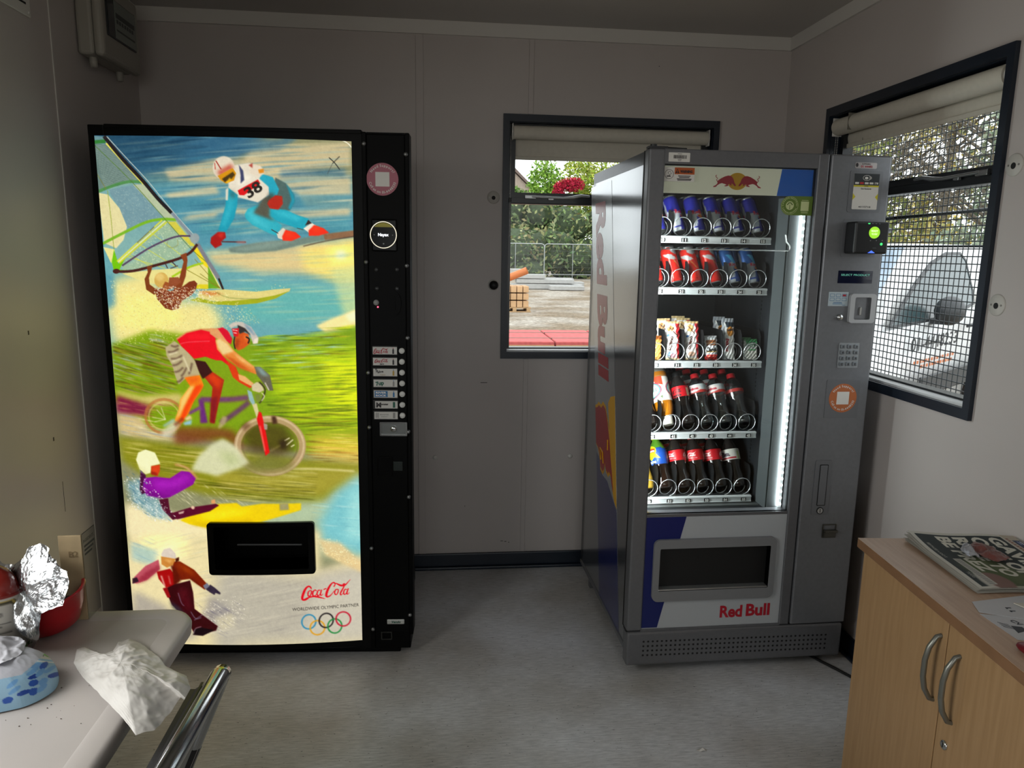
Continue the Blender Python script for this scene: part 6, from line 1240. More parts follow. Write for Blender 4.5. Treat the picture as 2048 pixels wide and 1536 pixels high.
# wrapped bars on the middle shelf
def barimg(k):
    im=Img(60,150,'ece6e0')
    if k=='bueno':
        im.fill([(40,8),(60,8),(60,150),(52,150),(44,110),(50,70),(42,40)],'cc2a2c'); im.fill([(42,40),(58,36),(58,60),(46,62)],'c8202a'); im.fill([(0,0),(60,0),(60,9),(0,9)],'d8bc86'); im.fill(ell(18,30,14,12,n=16),'c08a4a'); im.stroke([(10,24),(22,34),(30,26)],4,'4a2818'); im.stroke([(30,40),(52,62)],5,'5a3420'); im.fill(ell(10,56,5,5,n=10),'3a8ac8'); im.text('bueno',26,88,16,'3c2018',rot=1.35,w=56,bold=.05); im.fill(ell(16,128,14,9,n=14),'9ab8d8'); im.fill(ell(32,134,12,9,n=14),'d09aa0'); im.fill([(0,143),(60,143),(60,150),(0,150)],'d8c49a')
    if k=='white':
        im.fill([(40,8),(60,8),(60,150),(52,150),(44,100),(48,60)],'d4343a'); im.fill([(0,0),(60,0),(60,9),(0,9)],'d8bc86'); im.fill(ell(20,28,15,14,n=16),'d8b070'); im.stroke([(12,22),(26,34),(40,50)],4,'7a4a28'); im.fill(ell(10,60,5,5,n=10),'3a7ac0'); im.text('bueno',26,86,15,'3c2018',rot=1.35,w=52,bold=.05); im.fill(ell(26,128,14,10,n=14),'c8a088'); im.fill([(0,143),(60,143),(60,150),(0,150)],'dcc8a0')
    if k=='cards':
        im=Img(60,100,'e4e6e8'); im.fill([(0,0),(60,0),(60,18),(0,18)],'c2c4c6'); im.fill([(6,20),(50,18),(54,40),(8,44)],'8a5230'); im.stroke([(8,34),(54,28)],3,'c89060'); im.text('Cards',30,68,18,'2a2018',w=50,bold=.06); im.stroke([(6,70),(54,66)],2,'e0b030'); im.fill([(0,80),(60,78),(60,100),(0,100)],'d42a24'); im.fill(ell(18,86,5,3,n=10),'f0a080'); im.fill(ell(40,86,5,3,n=10),'f0a080')
    if k=='maxi':
        im=Img(60,170,'e6e4e0'); im.fill([(0,0),(60,0),(60,18),(0,18)],'aeb2b6'); im.fill([(14,18),(60,18),(60,36),(20,40)],'23303a'); im.fill(ell(38,56,17,20,n=18),'d08a34'); im.fill([(24,48),(54,44),(52,52),(26,56)],'4a2c18'); im.text('maxi',26,112,15,'b82030',rot=1.45,w=52,bold=.06); im.fill([(0,0),(8,0),(14,60),(10,170),(0,170)],'8f9498')
    if k=='orange': im=Img(60,90,'c8843c'); im.fill([(0,40),(60,20),(60,90),(0,90)],'d89a50'); im.fill([(0,0),(60,0),(60,14),(0,20)],'8a4c1e')
    if k=='mint':
        im=Img(60,90,'a9aaa4'); im.fill([(0,0),(60,0),(60,8),(0,8)],'2f6a3c'); im.fill([(10,8),(60,8),(60,30),(10,30)],'2c7a44'); im.fill(ell(38,24,15,12,n=18),'15402a'); im.text('tic',38,23,8,'e8f0e0',bold=.05); im.text('tac',38,33,8,'e8f0e0',bold=.05); im.fill([(20,44),(52,44),(52,50),(20,50)],'3a9a4a'); rr=random.Random(2)
        for _ in range(90): im.fill(ell(rr.uniform(16,58),rr.uniform(52,86),4,2.4,n=8),rr.choice(['dcd8cc','c4c0b4','ece8de']))
    return im
def wrap(k,name,label,u,d,z,w,h,t,rot,group):
    e=empty(name,label,'snack bar' if k!='mint' else 'mint box',at(u,d,z),rot,group); im=barimg(k)
    def fpos(sg):
        def pos(Sx,Tx):
            x=(Sx-.5)*w; zz=(1-Tx)*h; pin=np.minimum(1,np.minimum(Tx,1-Tx)*9); y=-sg*t*.5*pin*np.sqrt(np.maximum(0,1-(2*Sx-1)**2))*(1 if k!='mint' else 1.0)
            if k=='mint': y=-sg*t*.5+0*Sx
            return x+.0012*np.sin(Tx*40)*pin,y+.0008*np.sin(Sx*25+Tx*31),zz
        return pos
    imgsheet(im,'wrapper' if k!='mint' else 'box_front',PRF,fpos(1),e,im.w,im.h); imgsheet(im,'wrapper_back' if k!='mint' else 'box_back',PRF,fpos(-1),e,im.w//3,im.h//3)
    if k=='mint': MB().box(-w/2,-t/2+.0005,0,w/2,t/2-.0005,h-.012).box(-w/2+.001,-t/2+.001,h-.012,w/2-.001,t/2-.001,h).build('box_body',mat('clear mint box','8f908a',.2),e)
    return e
z=ROWZ[2]+.001; G3='wrapped snacks on the middle shelf'
wrap('orange','snack_wrapper','orange brown wrapper partly hidden by the door edge on the middle shelf',SL(0)+.002,.16,z,.046,.085,.02,(-.22,.05,0),G3)
wrap('bueno','chocolate_bar','white and red chocolate bar wrapper at the front behind tag 31',SL(1)-.004,.158,z,.05,.135,.02,(-.24,.03,.0),G3); wrap('bueno','chocolate_bar','white and red chocolate bar wrapper second in line behind tag 31',SL(1)-.012,.215,z,.05,.14,.02,(-.22,-.02,.0),G3)
wrap('white','chocolate_bar','white and red chocolate bar with tan top seal behind tag 32',SL(2)-.003,.158,z,.05,.136,.02,(-.24,.02,.0),G3); wrap('white','chocolate_bar','white and red chocolate bar second in line behind tag 32',SL(2)-.01,.215,z,.05,.142,.02,(-.22,0,.0),G3); wrap('bueno','chocolate_bar','chocolate bar third in line behind tag 32 showing its tan seal',SL(2)-.015,.26,z,.05,.145,.02,(-.2,0,.0),G3)
wrap('cards','wafer_pack','small silver topped wafer pack with red base behind tag 33',SL(3)-.002,.158,z,.046,.085,.02,(-.22,0,.0),G3)
wrap('maxi','chocolate_bar','tall silver and white chocolate bar behind tag 34',SL(4)-.006,.160,z,.045,.148,.018,(-.28,.02,.0),G3); wrap('maxi','chocolate_bar','silver and white chocolate bar second in line behind tag 34',SL(4)-.014,.22,z,.045,.148,.018,(-.26,.02,.0),G3)
wrap('mint','mint_box','green topped clear box of mints behind tag 35',SL(5)+.001,.160,z,.048,.073,.016,(-.12,0,.0),G3); wrap('mint','mint_box','green topped box of mints second in line behind tag 35',SL(5)-.006,.195,z,.048,.075,.016,(-.1,0,.0),G3)
# ------------------------------------------------------------------ folding table and what lies on it
from mathutils import noise as NZ
TW=mat('white table plastic','c0b9b4',.42,noise=(7,.04,3),bump=(420,.12,.0005))
tb=empty('folding_table','white plastic folding table with rounded corners strewn with food packets','table',(-.82,.52,0))
mb=MB(); X0,X1,Y0,Y1=-.345,.345,-.92,.917; rings=[]
for ins,z in ((.045,.7398),(.04,.7412),(.012,.7412),(.004,.739),(.0,.732),(.002,.715),(.012,.70),(.018,.694)):
    rings.append([(x,y,z) for x,y in rrect(X0+ins,Y0+ins,X1-ins,Y1-ins,max(.07-ins,.02),8)])
k=len(rings[0]); mb.add([p for r in rings for p in r],[(i*k+j,(i+1)*k+j,(i+1)*k+(j+1)%k,i*k+(j+1)%k) for i in range(len(rings)-1) for j in range(k)],0,True)
mb.add(rings[0],[tuple(range(k))]); mb.add(rings[-1],[tuple(range(k))[::-1]]); mb.build('table_top',TW,tb)
GREYM=mat('grey steel tube','55585b',.4,.6)
for sg in (-1,1):
    y=sg*.72
    for x in (-.21,.21): MB().tube([(x,y,.70),(x,y,.06),(x,y,.0)],[.014,.014,.016],10).build('leg',GREYM,tb)
    MB().cyl((-.21,y,.16),(.21,y,.16),.012,10).cyl((-.3,y,.685),(.3,y,.685),.012,10).build('cross_bar',GREYM,tb); MB().tube([(0,y,.2),(0,y-sg*.3,.68)],.009,8).build('brace',GREYM,tb)
MB().box(-.31,-.85,.672,-.29,.85,.694).box(.29,-.85,.672,.31,.85,.694).build('side_rail',GREYM,tb)
cr=MB(); rr=random.Random(8)
for i in range(46): x=rr.gauss(.17,.06); y=rr.gauss(.60,.09); r=rr.uniform(.0006,.0018); cr.add([(x+r,y,.7399),(x,y+r*.8,.7399),(x-r,y,.7399),(x,y-r*.8,.7399),(x,y,.7399+r*.7)],[(0,1,4),(1,2,4),(2,3,4),(3,0,4)])
tag(cr.build('crumbs',mat('brown crumb','4a3a2c',.8),loc=(-.82,.52,.0006)),'brown crumbs scattered on the white folding table','crumbs',kind='stuff')
REDB=mat('red bowl plastic','a80f1c',.3,coat=.15)
bw=empty('red_bowl','red plastic bowl tilted beside the crumpled foil','bowl',(-.722,1.366,.7485),(.10,-.14,0)); MB().lathe([(.001,.0),(.040,.0),(.045,.004),(.058,.034),(.0645,.062),(.0695,.066),(.0685,.070),(.0635,.068),(.055,.036),(.042,.008),(.001,.006)],48,ends=False).build('bowl',REDB,bw)
MB().lathe([(.001,.038),(.025,.042),(.053,.036)],20,ends=False).build('painted_shade',mat('painted bowl shade','1c1414',.6),bw)  # dark disc painting the shade inside the bowl under the foil
FOIL=mat('aluminium foil','c4c6c8',.24,1.0); 
out=[(-0.8, 0.872), (-0.795, 0.892), (-0.76, 0.897), (-0.73, 0.909), (-0.718, 0.919), (-0.712, 0.935), (-0.69, 0.944), (-0.674, 0.937), (-0.672, 0.918), (-0.649, 0.914), (-0.633, 0.907), (-0.626, 0.889), (-0.627, 0.872), (-0.635, 0.854), (-0.672, 0.839), (-0.679, 0.815), (-0.692, 0.779), (-0.721, 0.745), (-0.746, 0.745), (-0.741, 0.837), (-0.75, 0.876)]
def crumple(x,y,s,seed):
    v=0; a=1.0
    for o in range(4): n=NZ.noise(Vector((x*s+seed,y*s-seed,seed*.37+o*9))); v+=a*(1-2*abs(n)) ; a*=.55; s*=2.1
    return v-.9
_fd={}
def folds(x,y,seed,n,c,R):
    if seed not in _fd:
        rr=random.Random(seed); _fd[seed]=[(math.cos(a),math.sin(a),rr.uniform(-R,R),(-1)**k*rr.uniform(.5,1.3)) for k,a in ((k,rr.uniform(0,PI)) for k in range(n))]
    return sum(w*abs((x-c[0])*a+(y-c[1])*b-o) for a,b,o,w in _fd[seed])
def sheet(mb,outline,fn,nr=34,na=150,c=None,mi=0,sm=False,soft=False):
    if soft: n_=len(outline); outline=[q[:2] for q in cat([p+(0,) for p in outline[-2:]+outline+outline[:2]],5)[10:10+5*n_]]
    c=c or (sum(p[0] for p in outline)/len(outline),sum(p[1] for p in outline)/len(outline)); P=[]
    k=len(outline); V=[]
    for i in range(nr+1):
        for j in range(na):
            t=j/na*k; a=outline[int(t)%k]; b=outline[(int(t)+1)%k]; w=t-int(t); ex,ey=a[0]+(b[0]-a[0])*w,a[1]+(b[1]-a[1])*w; q=1-(1-i/nr)**1.7
            V.append(fn(c[0]+(ex-c[0])*q,c[1]+(ey-c[1])*q,q))
    mb.add(V,[(i*na+j,i*na+(j+1)%na,(i+1)*na+(j+1)%na,(i+1)*na+j) for i in range(nr) for j in range(na)],mi,sm); return mb
def ffoil(x,z,q):
    u=(x+.715)*.8+(z-.83)*.6
    h=folds(x,z,23,16,(-.715,.85),.09)*.10*(.35+.65*q)+crumple(x,z,26,7.7)*.0022*(.4+q*.6)+crumple(x,z,85,1.7)*.0006; bel=.026*(1-q*q); fold=.016*math.exp(-((u+.012)/.014)**2)-.013*math.exp(-((u-.018)/.012)**2)
    return (x+.003*NZ.noise(Vector((x*60,z*60,1)))*q,1.236+.45*(z-.76)+.6*max(0,-.70-x)-bel*.6-h-fold*(1-q**3),z+.003*NZ.noise(Vector((x*60,z*60,5)))*q)
fo=sheet(MB(),out,ffoil,44,220,(-.712,.84)).build('crumpled_foil',FOIL); tag(fo,'crumpled sheet of silver foil standing up behind the red bowl','foil')
fl2=[(-.775,.75),(-.77,.875),(-.755,.905),(-.73,.90),(-.705,.885),(-.69,.86),(-.69,.79),(-.735,.75)]
def ffoil2(x,z,q): return (x,1.33+.25*(z-.76)+crumple(x,z,22,8.8)*.01,z-.004)
sheet(MB(),fl2,ffoil2,24,110).build('rear_fold',FOIL,fo)
kb=empty('ketchup_bottle','red sauce bottle with cream label at the frame edge on the table','bottle',(-.782,1.27,.7415)); El=Matrix.Diagonal((1,.6,1,1))
MB().lathe([(.053,.0),(.058,.004),(.059,.02),(.059,.115),(.0585,.13),(.054,.146),(.045,.158),(.03,.168),(.02,.176)],40,M=El).build('bottle_body',mat('red sauce plastic','7e1a12',.2,coat=.4),kb); MB().lathe([(.022,.174),(.024,.177),(.024,.21),(.02,.215)],28,M=El).build('cap',mat('white squeeze cap','c9c6c0',.4),kb)
def klab():
    im=Img(150,90,'b9b4aa')
    im.fill([(0,0),(150,0),(150,5),(0,5)],'7e1a12')
    for c in (75,):
        im.stroke([(18,20),(60,10),(92,10),(100,38),(112,20)],5,'3f3a24'); im.stroke([(18,18),(60,8),(92,8),(101,34),(112,18)],2,'b09a50')
        for i in range(9): im.stroke([(26,40+i*4.4),(88-(i%3)*6,38+i*4.4)],1.6,'6e6a64')
        im.text('TOMATO',58,30,9,'6e6a64',w=50); im.fill([(20,82),(112,78),(112,84),(20,89)],'5f7a4c'); im.text('e',96,74,7,'3a3a38')
    return im
lathe_img('label',klab(),[(.0595,.124),(.0597,.07),(.0597,.008)],PRL,kb,110,60,.45).scale=(1,.6,1)
ct=empty('food_carton','tan card and clear plastic food pack behind the foil','food pack',(-.74,1.395,.7415)); MB().rbox(.024,0,0,.066,.004,.173,.001).build('card_front',mat('tan card','a08c6a',.7,noise=(30,.12,3)),ct); cs=MB().box(.066,0,0,.0665,.055,.175).build('clear_side',glassmat('clear film','f0f2f2',.05),ct); mb=MB(); fs=lambda a,b,h:(.0666+h,a,b)
mb.plate([(.002,.1735),(.052,.1735),(.052,.175),(.002,.175)],fs,.0002); txt(mb,'INGREDIENTS',.026,.155,.0065,fs,0,w=.042,bold=.02)
for i in range(3): mb.plate([(.008,.145-i*.008),(.05-i*.006,.145-i*.008),(.05-i*.006,.149-i*.008),(.008,.149-i*.008)],fs,.0002)
mb.build('print',DKB,cs); mb=MB(); txt(mb,'B2',.05,.13,.012,lambda a,b,h:(a,-.0005-h,b),0); mb.build('lettering',mat('card print','7a6648',.6),ct)
def hsheet(name,img,poly,c,hf,parent,nr=36,na=150,m=PRN,box=None):
    """crumpled printed sheet over a table-top outline, coloured from img spread over box"""
    mb=sheet(MB(),poly,hf,nr,na,c,0,True,True); o=mb.build(name,m,parent); me=o.data; at_=me.color_attributes.new('col','FLOAT_COLOR','POINT'); V=np.array([v.co[:] for v in me.vertices]); V[:,:2]*=(.689/(1.4587-V[:,2]))[:,None]; x0,y0,x1,y1=box
    px=np.clip(((V[:,0]-x0)/(x1-x0)*img.w).astype(int),0,img.w-1); py=np.clip(((y1-V[:,1])/(y1-y0)*img.h).astype(int),0,img.h-1); cc=np.ones((len(V),4),np.float32); cc[:,:3]=s2l(np.clip(img.a[py,px],0,1)); at_.data.foreach_set('color',cc.ravel()); return o
PAP=vcmat('printed tissue paper',rough=.55)
bx=(-.90,1.04,-.58,1.37); im=Img(640,660,'8fb4cc'); W2=lambda P:[((x-bx[0])*2000,(bx[3]-y)*2000) for x,y in P]
im.fill(W2([(-.69,1.35),(-.60,1.30),(-.60,1.19),(-.69,1.215)]),'c9c8c2')
for i in range(6): a=(-.70+i*.007,1.30-i*.001); im.stroke(W2([a,(a[0]+.028,a[1]-.085)]),3.2,'5a5c5e')
im.fill(W2([(-.668,1.222),(-.653,1.236),(-.643,1.205)]),'3f7a34'); im.stroke(W2([(-.668,1.222),(-.653,1.236),(-.643,1.205)]),6,'7ab060',closed=True); im.stroke(W2([(-.69,1.207),(-.61,1.187)]),6,'dcdcd8')
for i,(x,y) in enumerate([(-.663,1.187),(-.65,1.186),(-.634,1.174),(-.619,1.156),(-.627,1.138),(-.659,1.169),(-.641,1.109),(-.628,1.111),(-.659,1.117),(-.648,1.155),(-.640,1.135),(-.672,1.135),(-.69,1.11),(-.655,1.09),(-.62,1.12),(-.70,1.13),(-.675,1.09),(-.645,1.165)]): im.fill([(a,b) for a,b in [(W2([(x,y)])[0][0]+18*math.cos(t)*math.cos(i)-11*math.sin(t)*math.sin(i),W2([(x,y)])[0][1]+26*math.cos(t)*math.sin(i)+17*math.sin(t)*math.cos(i)) for t in np.linspace(0,6.2,16)]],('123f96','1d4fa6','6a9ccc')[i%3 if i%4 else 2])
im.fill(W2([(-.90,1.37),(-.76,1.36),(-.72,1.33),(-.675,1.29),(-.668,1.24),(-.668,1.19),(-.672,1.16),(-.70,1.15),(-.90,1.16)]),'b9bac2'); im.fill(W2([(-.76,1.16),(-.72,1.155),(-.715,1.12),(-.76,1.12)]),'c4c2bc'); 
pe=empty('paper_packet','crumpled blue and white packet with drop pattern on the table','packet',(0,0,0))
def fp(x,y,q): e=max(0,1-q**3.2); return (x,y,.7422+.066*e**.5+crumple(x,y,9,5.5)*.005*e)
hsheet('packet',im,[(-.90,1.02),(-.80,1.06),(-.674,1.102),(-.64,1.119),(-.622,1.152),(-.628,1.185),(-.648,1.215),(-.68,1.226),(-.73,1.230),(-.80,1.231),(-.87,1.23),(-.92,1.18)],(-.76,1.15),fp,pe,110,420,PAP,bx)
def ftis(x,y,q): return (x,y,.803+.016*(1-q*q)+crumple(x,y,11,2.2)*.010)
sheet(MB(),[(-.83,1.19),(-.80,1.225),(-.75,1.228),(-.70,1.22),(-.682,1.20),(-.672,1.17),(-.68,1.135),(-.72,1.115),(-.80,1.12)],ftis,30,140,sm=True).build('tissue',mat('grey white tissue','bcbcc2',.8),pe)
TISS=mat('white paper bag','cfcbc5',.42,spec=.5)
def fbag(x,y,q):
    e=1-q**2.5; b=.7475+.020*e*(1-.3*q)+crumple(x,y,9,6.3)*.008*(.4+.6*e)+folds(x,y,11,14,(-.52,1.17),.11)*.022*(.35+.65*e)+crumple(x,y,14,9.1)*.0016
    b=max(b,.7428) if x<-.478 else b
    if x>-.478: b-=(x+.478)*.25
    return (x,y,b)
tag(sheet(MB(),[(-.641,1.276),(-.625,1.23),(-.59,1.185),(-.52,1.107),(-.446,1.029),(-.425,1.045),(-.42,1.085),(-.415,1.13),(-.386,1.112),(-.405,1.15),(-.425,1.19),(-.467,1.213),(-.495,1.245),(-.523,1.275),(-.564,1.308),(-.58,1.30),(-.576,1.267),(-.60,1.255),(-.622,1.25),(-.63,1.283)],fbag,60,260,(-.53,1.19),sm=True).build('paper_bag',TISS),'crumpled white paper bag hanging over the table edge','paper bag')
# ------------------------------------------------------------------ chair
chm=mat('chair chrome','b9babb',.16,1.0); BV=mat('black vinyl','0d0d0e',.45); chh=empty('folding_chair','chrome tube folding chair with black pad tucked against the table','chair',(-.337,.92,0)); K=.42
Y_=(.196,-.23); Rz=.8
pt=[(-K*(Rz-z),Y_[0],z) for z in (.0,.2,.5,.7,.765)]+[(-.003,Y_[0]-.012,.792),(-.001,Y_[0]-.035,Rz),(-.006,0,Rz),(-.014,Y_[1]+.035,Rz),(-.014,Y_[1]+.012,.792)]+[(-K*(Rz-z)-.012,Y_[1],z) for z in (.765,.7,.5,.2,0)]
MB().tube(pt,.0142,14).build('frame',chm,chh)
for y in Y_: MB().tube([(-K*.36+.01,y*.86,.45),(.02,y*.86,.2),(.10,y*.86,.0)],.010,10).build('rear_leg',chm,chh); MB().cyl((-K*(Rz-.66),y,.66),(-K*(Rz-.59),y,.59),.0145,12).build('joint_sleeve',mat('black plastic','101011',.4),chh)
MB().cyl((.055,-.19,.1),(.055,.165,.1),.007,8).build('stretcher',chm,chh)
def slab(x0,x1,zt,zb,y0,y1): return [(x0-K*(Rz-zt),y0,zt),(x1-K*(Rz-zt),y0,zt),(x0-K*(Rz-zb),y0,zb),(x1-K*(Rz-zb),y0,zb),(x0-K*(Rz-zt),y1,zt),(x1-K*(Rz-zt),y1,zt),(x0-K*(Rz-zb),y1,zb),(x1-K*(Rz-zb),y1,zb)]
FC=[(0,1,3,2),(4,6,7,5),(0,4,5,1),(2,3,7,6),(0,2,6,4),(1,5,7,3)]
bm=bmesh.new(); vs=[bm.verts.new(p) for p in slab(-.036,-.008,.797,.56,-.215,.165)]; [bm.faces.new([vs[i] for i in f]) for f in FC]; bmesh.ops.recalc_face_normals(bm,faces=bm.faces); bmesh.ops.bevel(bm,geom=bm.edges[:],offset=.012,segments=3,affect='EDGES'); MB().frombm(bm,0,True).build('back_pad',BV,chh)
MB().add(slab(-.004,.004,.785,.55,-.215,.16),FC).build('back_panel',mat('grey back panel','77787a',.4,.3),chh)
bm=bmesh.new(); vs=[bm.verts.new(p) for p in [(-.5,-.2,.44),(-.13,-.2,.44),(-.5,-.2,.405),(-.13,-.2,.405),(-.5,.17,.44),(-.13,.17,.44),(-.5,.17,.405),(-.13,.17,.405)]]; [bm.faces.new([vs[i] for i in f]) for f in FC]; bmesh.ops.recalc_face_normals(bm,faces=bm.faces); bmesh.ops.bevel(bm,geom=bm.edges[:],offset=.013,segments=3,affect='EDGES'); MB().frombm(bm,0,True).build('seat',BV,chh)
# ------------------------------------------------------------------ cupboard
def beech(nm,a,b,sc_):
    m=bpy.data.materials.new(nm); m.use_nodes=True; nt=m.node_tree; bs=nt.nodes['Principled BSDF']; tc=nt.nodes.new('ShaderNodeTexCoord'); mp=nt.nodes.new('ShaderNodeMapping'); mp.inputs['Scale'].default_value=sc_; n=nt.nodes.new('ShaderNodeTexNoise'); n.inputs['Scale'].default_value=6; n.inputs['Detail'].default_value=6; r=nt.nodes.new('ShaderNodeValToRGB'); r.color_ramp.elements[0].position=.3; r.color_ramp.elements[0].color=L(a); r.color_ramp.elements[1].position=.7; r.color_ramp.elements[1].color=L(b)
    nt.links.new(tc.outputs['Object'],mp.inputs[0]); nt.links.new(mp.outputs[0],n.inputs['Vector']); nt.links.new(n.outputs[0],r.inputs[0]); nt.links.new(r.outputs[0],bs.inputs['Base Color']); bs.inputs['Roughness'].default_value=.42; return m
BD=beech('beech doors','a8855c','b6936a',(14,14,.8)); BT=beech('beech top','ad917a','c0a58e',(1.2,14,14)); BE=mat('beech edging','8a6648',.5,noise=(20,.1,3))
cb=empty('cupboard','beech effect cupboard with two bow handles against the side wall','cupboard',(1.126,1.735,0),(0,0,math.atan2(-.9955,-.0947)))
MB().rbox(-.014,-.002,.695,.815,.405,.7195,.0015,1).build('worktop',BE,cb); MB().box(-.0135,-.0015,.7196,.8145,.4045,.7205).build('top_laminate',BT,cb)
MB().box(0,.03,.05,.018,.395,.695).box(.782,.03,.05,.8,.395,.695).box(.018,.385,.05,.782,.395,.695).box(.018,.03,.05,.782,.385,.068).box(.02,.04,.0,.78,.38,.05).build('carcass',BD,cb)
HM=mat('grey bow handle','85867f',.35,.7)
for x0,x1,hx_ in ((.0005,.380,.361),(.3835,.7995,.4305)):
    d_=MB().rbox(x0,.012,.04,x1,.03,.688,.0015,1).build('door',BD,cb); zc=.569 if hx_<.4 else .5595
    MB().tube([(hx_,.012,zc+.0775),(hx_,.002,zc+.0745),(hx_,-.012,zc+.05),(hx_,-.018,zc+.02),(hx_,-.018,zc-.02),(hx_,-.012,zc-.05),(hx_,.002,zc-.0745),(hx_,.012,zc-.0775)],[.005,.0055,.006,.0062,.0062,.006,.0055,.005],10,flat=1.0).build('bow_handle',HM,d_)
    if hx_>.4: MB().lathe([(.0105,0),(.0105,.003),(.0085,.0045),(.0005,.0045)],24,M=Matrix.Translation((.418,.012,.42))@Matrix.Rotation(PI/2,4,'X')).build('lock',CHR,d_).data.materials[0]; MB().plate([(.4168,.415),(.4192,.415),(.4192,.425),(.4168,.425)],lambda a,b,h:(a,.0074-h,b),.0003).build('keyhole',HOLE,d_)
MC=Matrix.Translation((1.126,1.735,0))@Matrix.Rotation(math.atan2(-.9955,-.0947),4,'Z'); RC=math.atan2(-.9955,-.0947)
def news():
    im=Img(310,290,'c6c4ba'); im.fill([(12,44),(300,44),(300,278),(12,278)],'2c3536')
    im.fill([(120,150),(300,110),(300,250),(190,262),(130,210)],'566040',10); im.fill([(150,200),(220,170),(300,190),(300,250),(180,250)],'4a5a34',8,.8); im.fill(ell(276,228,46,30,n=30),'866a62',3); im.fill(ell(276,250,52,14,n=30),'c0bdb4',2,.9); im.fill(ell(276,222,44,28,n=30),'7e625a',3)
    for sx,y,w in (('GAVIN',88,190),('OUT OF',134,215),('RACE TO',180,225),('BE PREZ',226,205)): im.text(sx,20,y,34,'cfcdc0',al='L',w=w,bold=.045)
    im.fill([(150,236),(292,236),(292,256),(150,256)],'b4b3aa')
    for i in range(17): im.fill([(156+i*8,240),(161+i*8,240),(161+i*8,253),(156+i*8,253)],'8a8a86')
    im.text('TEARS',240,270,8,'a0a09a'); im.text('SEE PAGES 4 AND 5',100,270,7,'b4b3aa')
    im.fill([(0,0),(310,0),(310,40),(0,40)],'b4aa9a'); im.fill([(30,2),(300,2),(300,24),(30,24)],'39425a')
    for i in range(8):
        im.fill([(36+i*33,5),(60+i*33,5),(60+i*33,9),(36+i*33,9)],'c6c8cc'); im.fill([(36+i*33,12),(56+i*33,12),(56+i*33,16),(36+i*33,16)],'8a98b8')
    for i in range(26): im.fill([(20+i*11,29),(27+i*11,29),(27+i*11,36),(20+i*11,36)],'8a5a50')
    return im
nw=empty('newspaper','folded tabloid newspaper with bold white headline on the cupboard','newspaper',tuple(MC@Vector((0,0,.7212))),(0,0,RC))
NP=vcmat('newsprint',rough=.75); lift=lambda S_,T_,a:a*np.clip(1-S_/.45,0,1)**2
def npos(o,zz,a,dx=0,dy=0,sk=0):
    def pos(S_,T_): return .006+dx+S_*.304+sk*T_,.118+dy+(1-T_)*.283,zz+lift(S_,T_,a)*(.3+.7*T_)+.0022*np.sin(T_*7+S_*3)*np.clip(T_*3,0,1)+.0025
    return pos
imgsheet(news(),'front_page',NP,npos(0,.0105,.016),nw,310,290)
pg=Img(12,12,'bdbab0')
for k_,(z_,a,dx,dy,sk) in enumerate(((.0085,.014,.002,-.005,0),(.0066,.010,-.003,-.009,.004),(.0045,.007,-.006,-.004,.0),(.0026,.003,.004,-.010,-.004),(.0004,.0,.0,-.006,.003))): imgsheet(pg,'inner_page',NP,npos(0,z_,a,dx,dy,sk),nw,26,24)
PWH=mat('white leaflet paper','bcbdc0',.6); PR=mat('leaflet ink','3a3e44',.6)
def leaf(label,P,z,pr=None,grp='loose papers on the cupboard',t=.0006,m=None):
    cx=sum(p[0] for p in P)/len(P); cy=sum(p[1] for p in P)/len(P); e=empty('leaflet',label,'paper',tuple(MC@Vector((cx,cy,z))),(0,0,RC),grp); f=lambda a,b,h:(a-cx,b-cy,h); MB().plate(P,f,t).build('sheet',m or PWH,e)
    if pr: mb=MB(); pr(mb,lambda a,b,h:f(a,b,h+t+.0001)); mb.build('lettering',PR,e)
def pr1(mb,f):
    for x in (.378,.392): mb.plate([(x,.130),(x+.003,.130),(x+.003,.142),(x,.142)],f,.0005).plate([(x,.130),(x+.006,.130),(x+.006,.133),(x,.133)],f,.0005)
def pr2(mb,f):
    mb.plate([(.455,.09),(.485,.085),(.475,.11),(.46,.11)],f,.0002); txt(mb,'CV',.445,.105,.012,f,0,bold=.03,rot=.4)
    for i in range(4): mb.plate([(.44+i*.006,.072),(.442+i*.006,.072),(.452+i*.006,.088),(.45+i*.006,.088)],f,.0002)
leaf('lower white leaflet with dark printed logo on the cupboard',[(.405,.058),(.51,.066),(.56,.25),(.44,.24)],.7208,pr2); leaf('white sheet with folded dark edge under the newspaper',[(.352,.075),(.40,.06),(.47,.26),(.30,.29)],.7216,pr1)
leaf('small pale card lying on the white leaflets',[(.362,.160),(.402,.178),(.41,.26),(.36,.26)],.7235,None,'loose papers on the cupboard',.002,mat('cream card','c2beb2',.6))
rp=empty('red_packet','dark red packet at the edge of the cupboard top','packet',tuple(MC@Vector((.545,.05,.7208))),(0,0,RC+.5)); bm=bmesh.new(); bmesh.ops.create_uvsphere(bm,u_segments=20,v_segments=12,radius=1)
for v in bm.verts: r_=max(abs(v.co.x),abs(v.co.y)); v.co=(v.co.x*.06+.05,v.co.y*.03,max(0,v.co.z*.012+.008))
MB().frombm(bm,0,True).build('packet',mat('dark red film','6e1420',.35),rp)
wr=empty('sweet_wrapper','crumpled red and clear sweet wrapper lying on the newspaper','wrapper',tuple(MC@Vector((.105,.255,.7365))),(0,0,RC)); 
def fw(sd,lift_):
    def fn(x,y,q): return (x,y,.004+lift_*(1-q)+crumple(x,y,30,sd)*.006)
    return fn
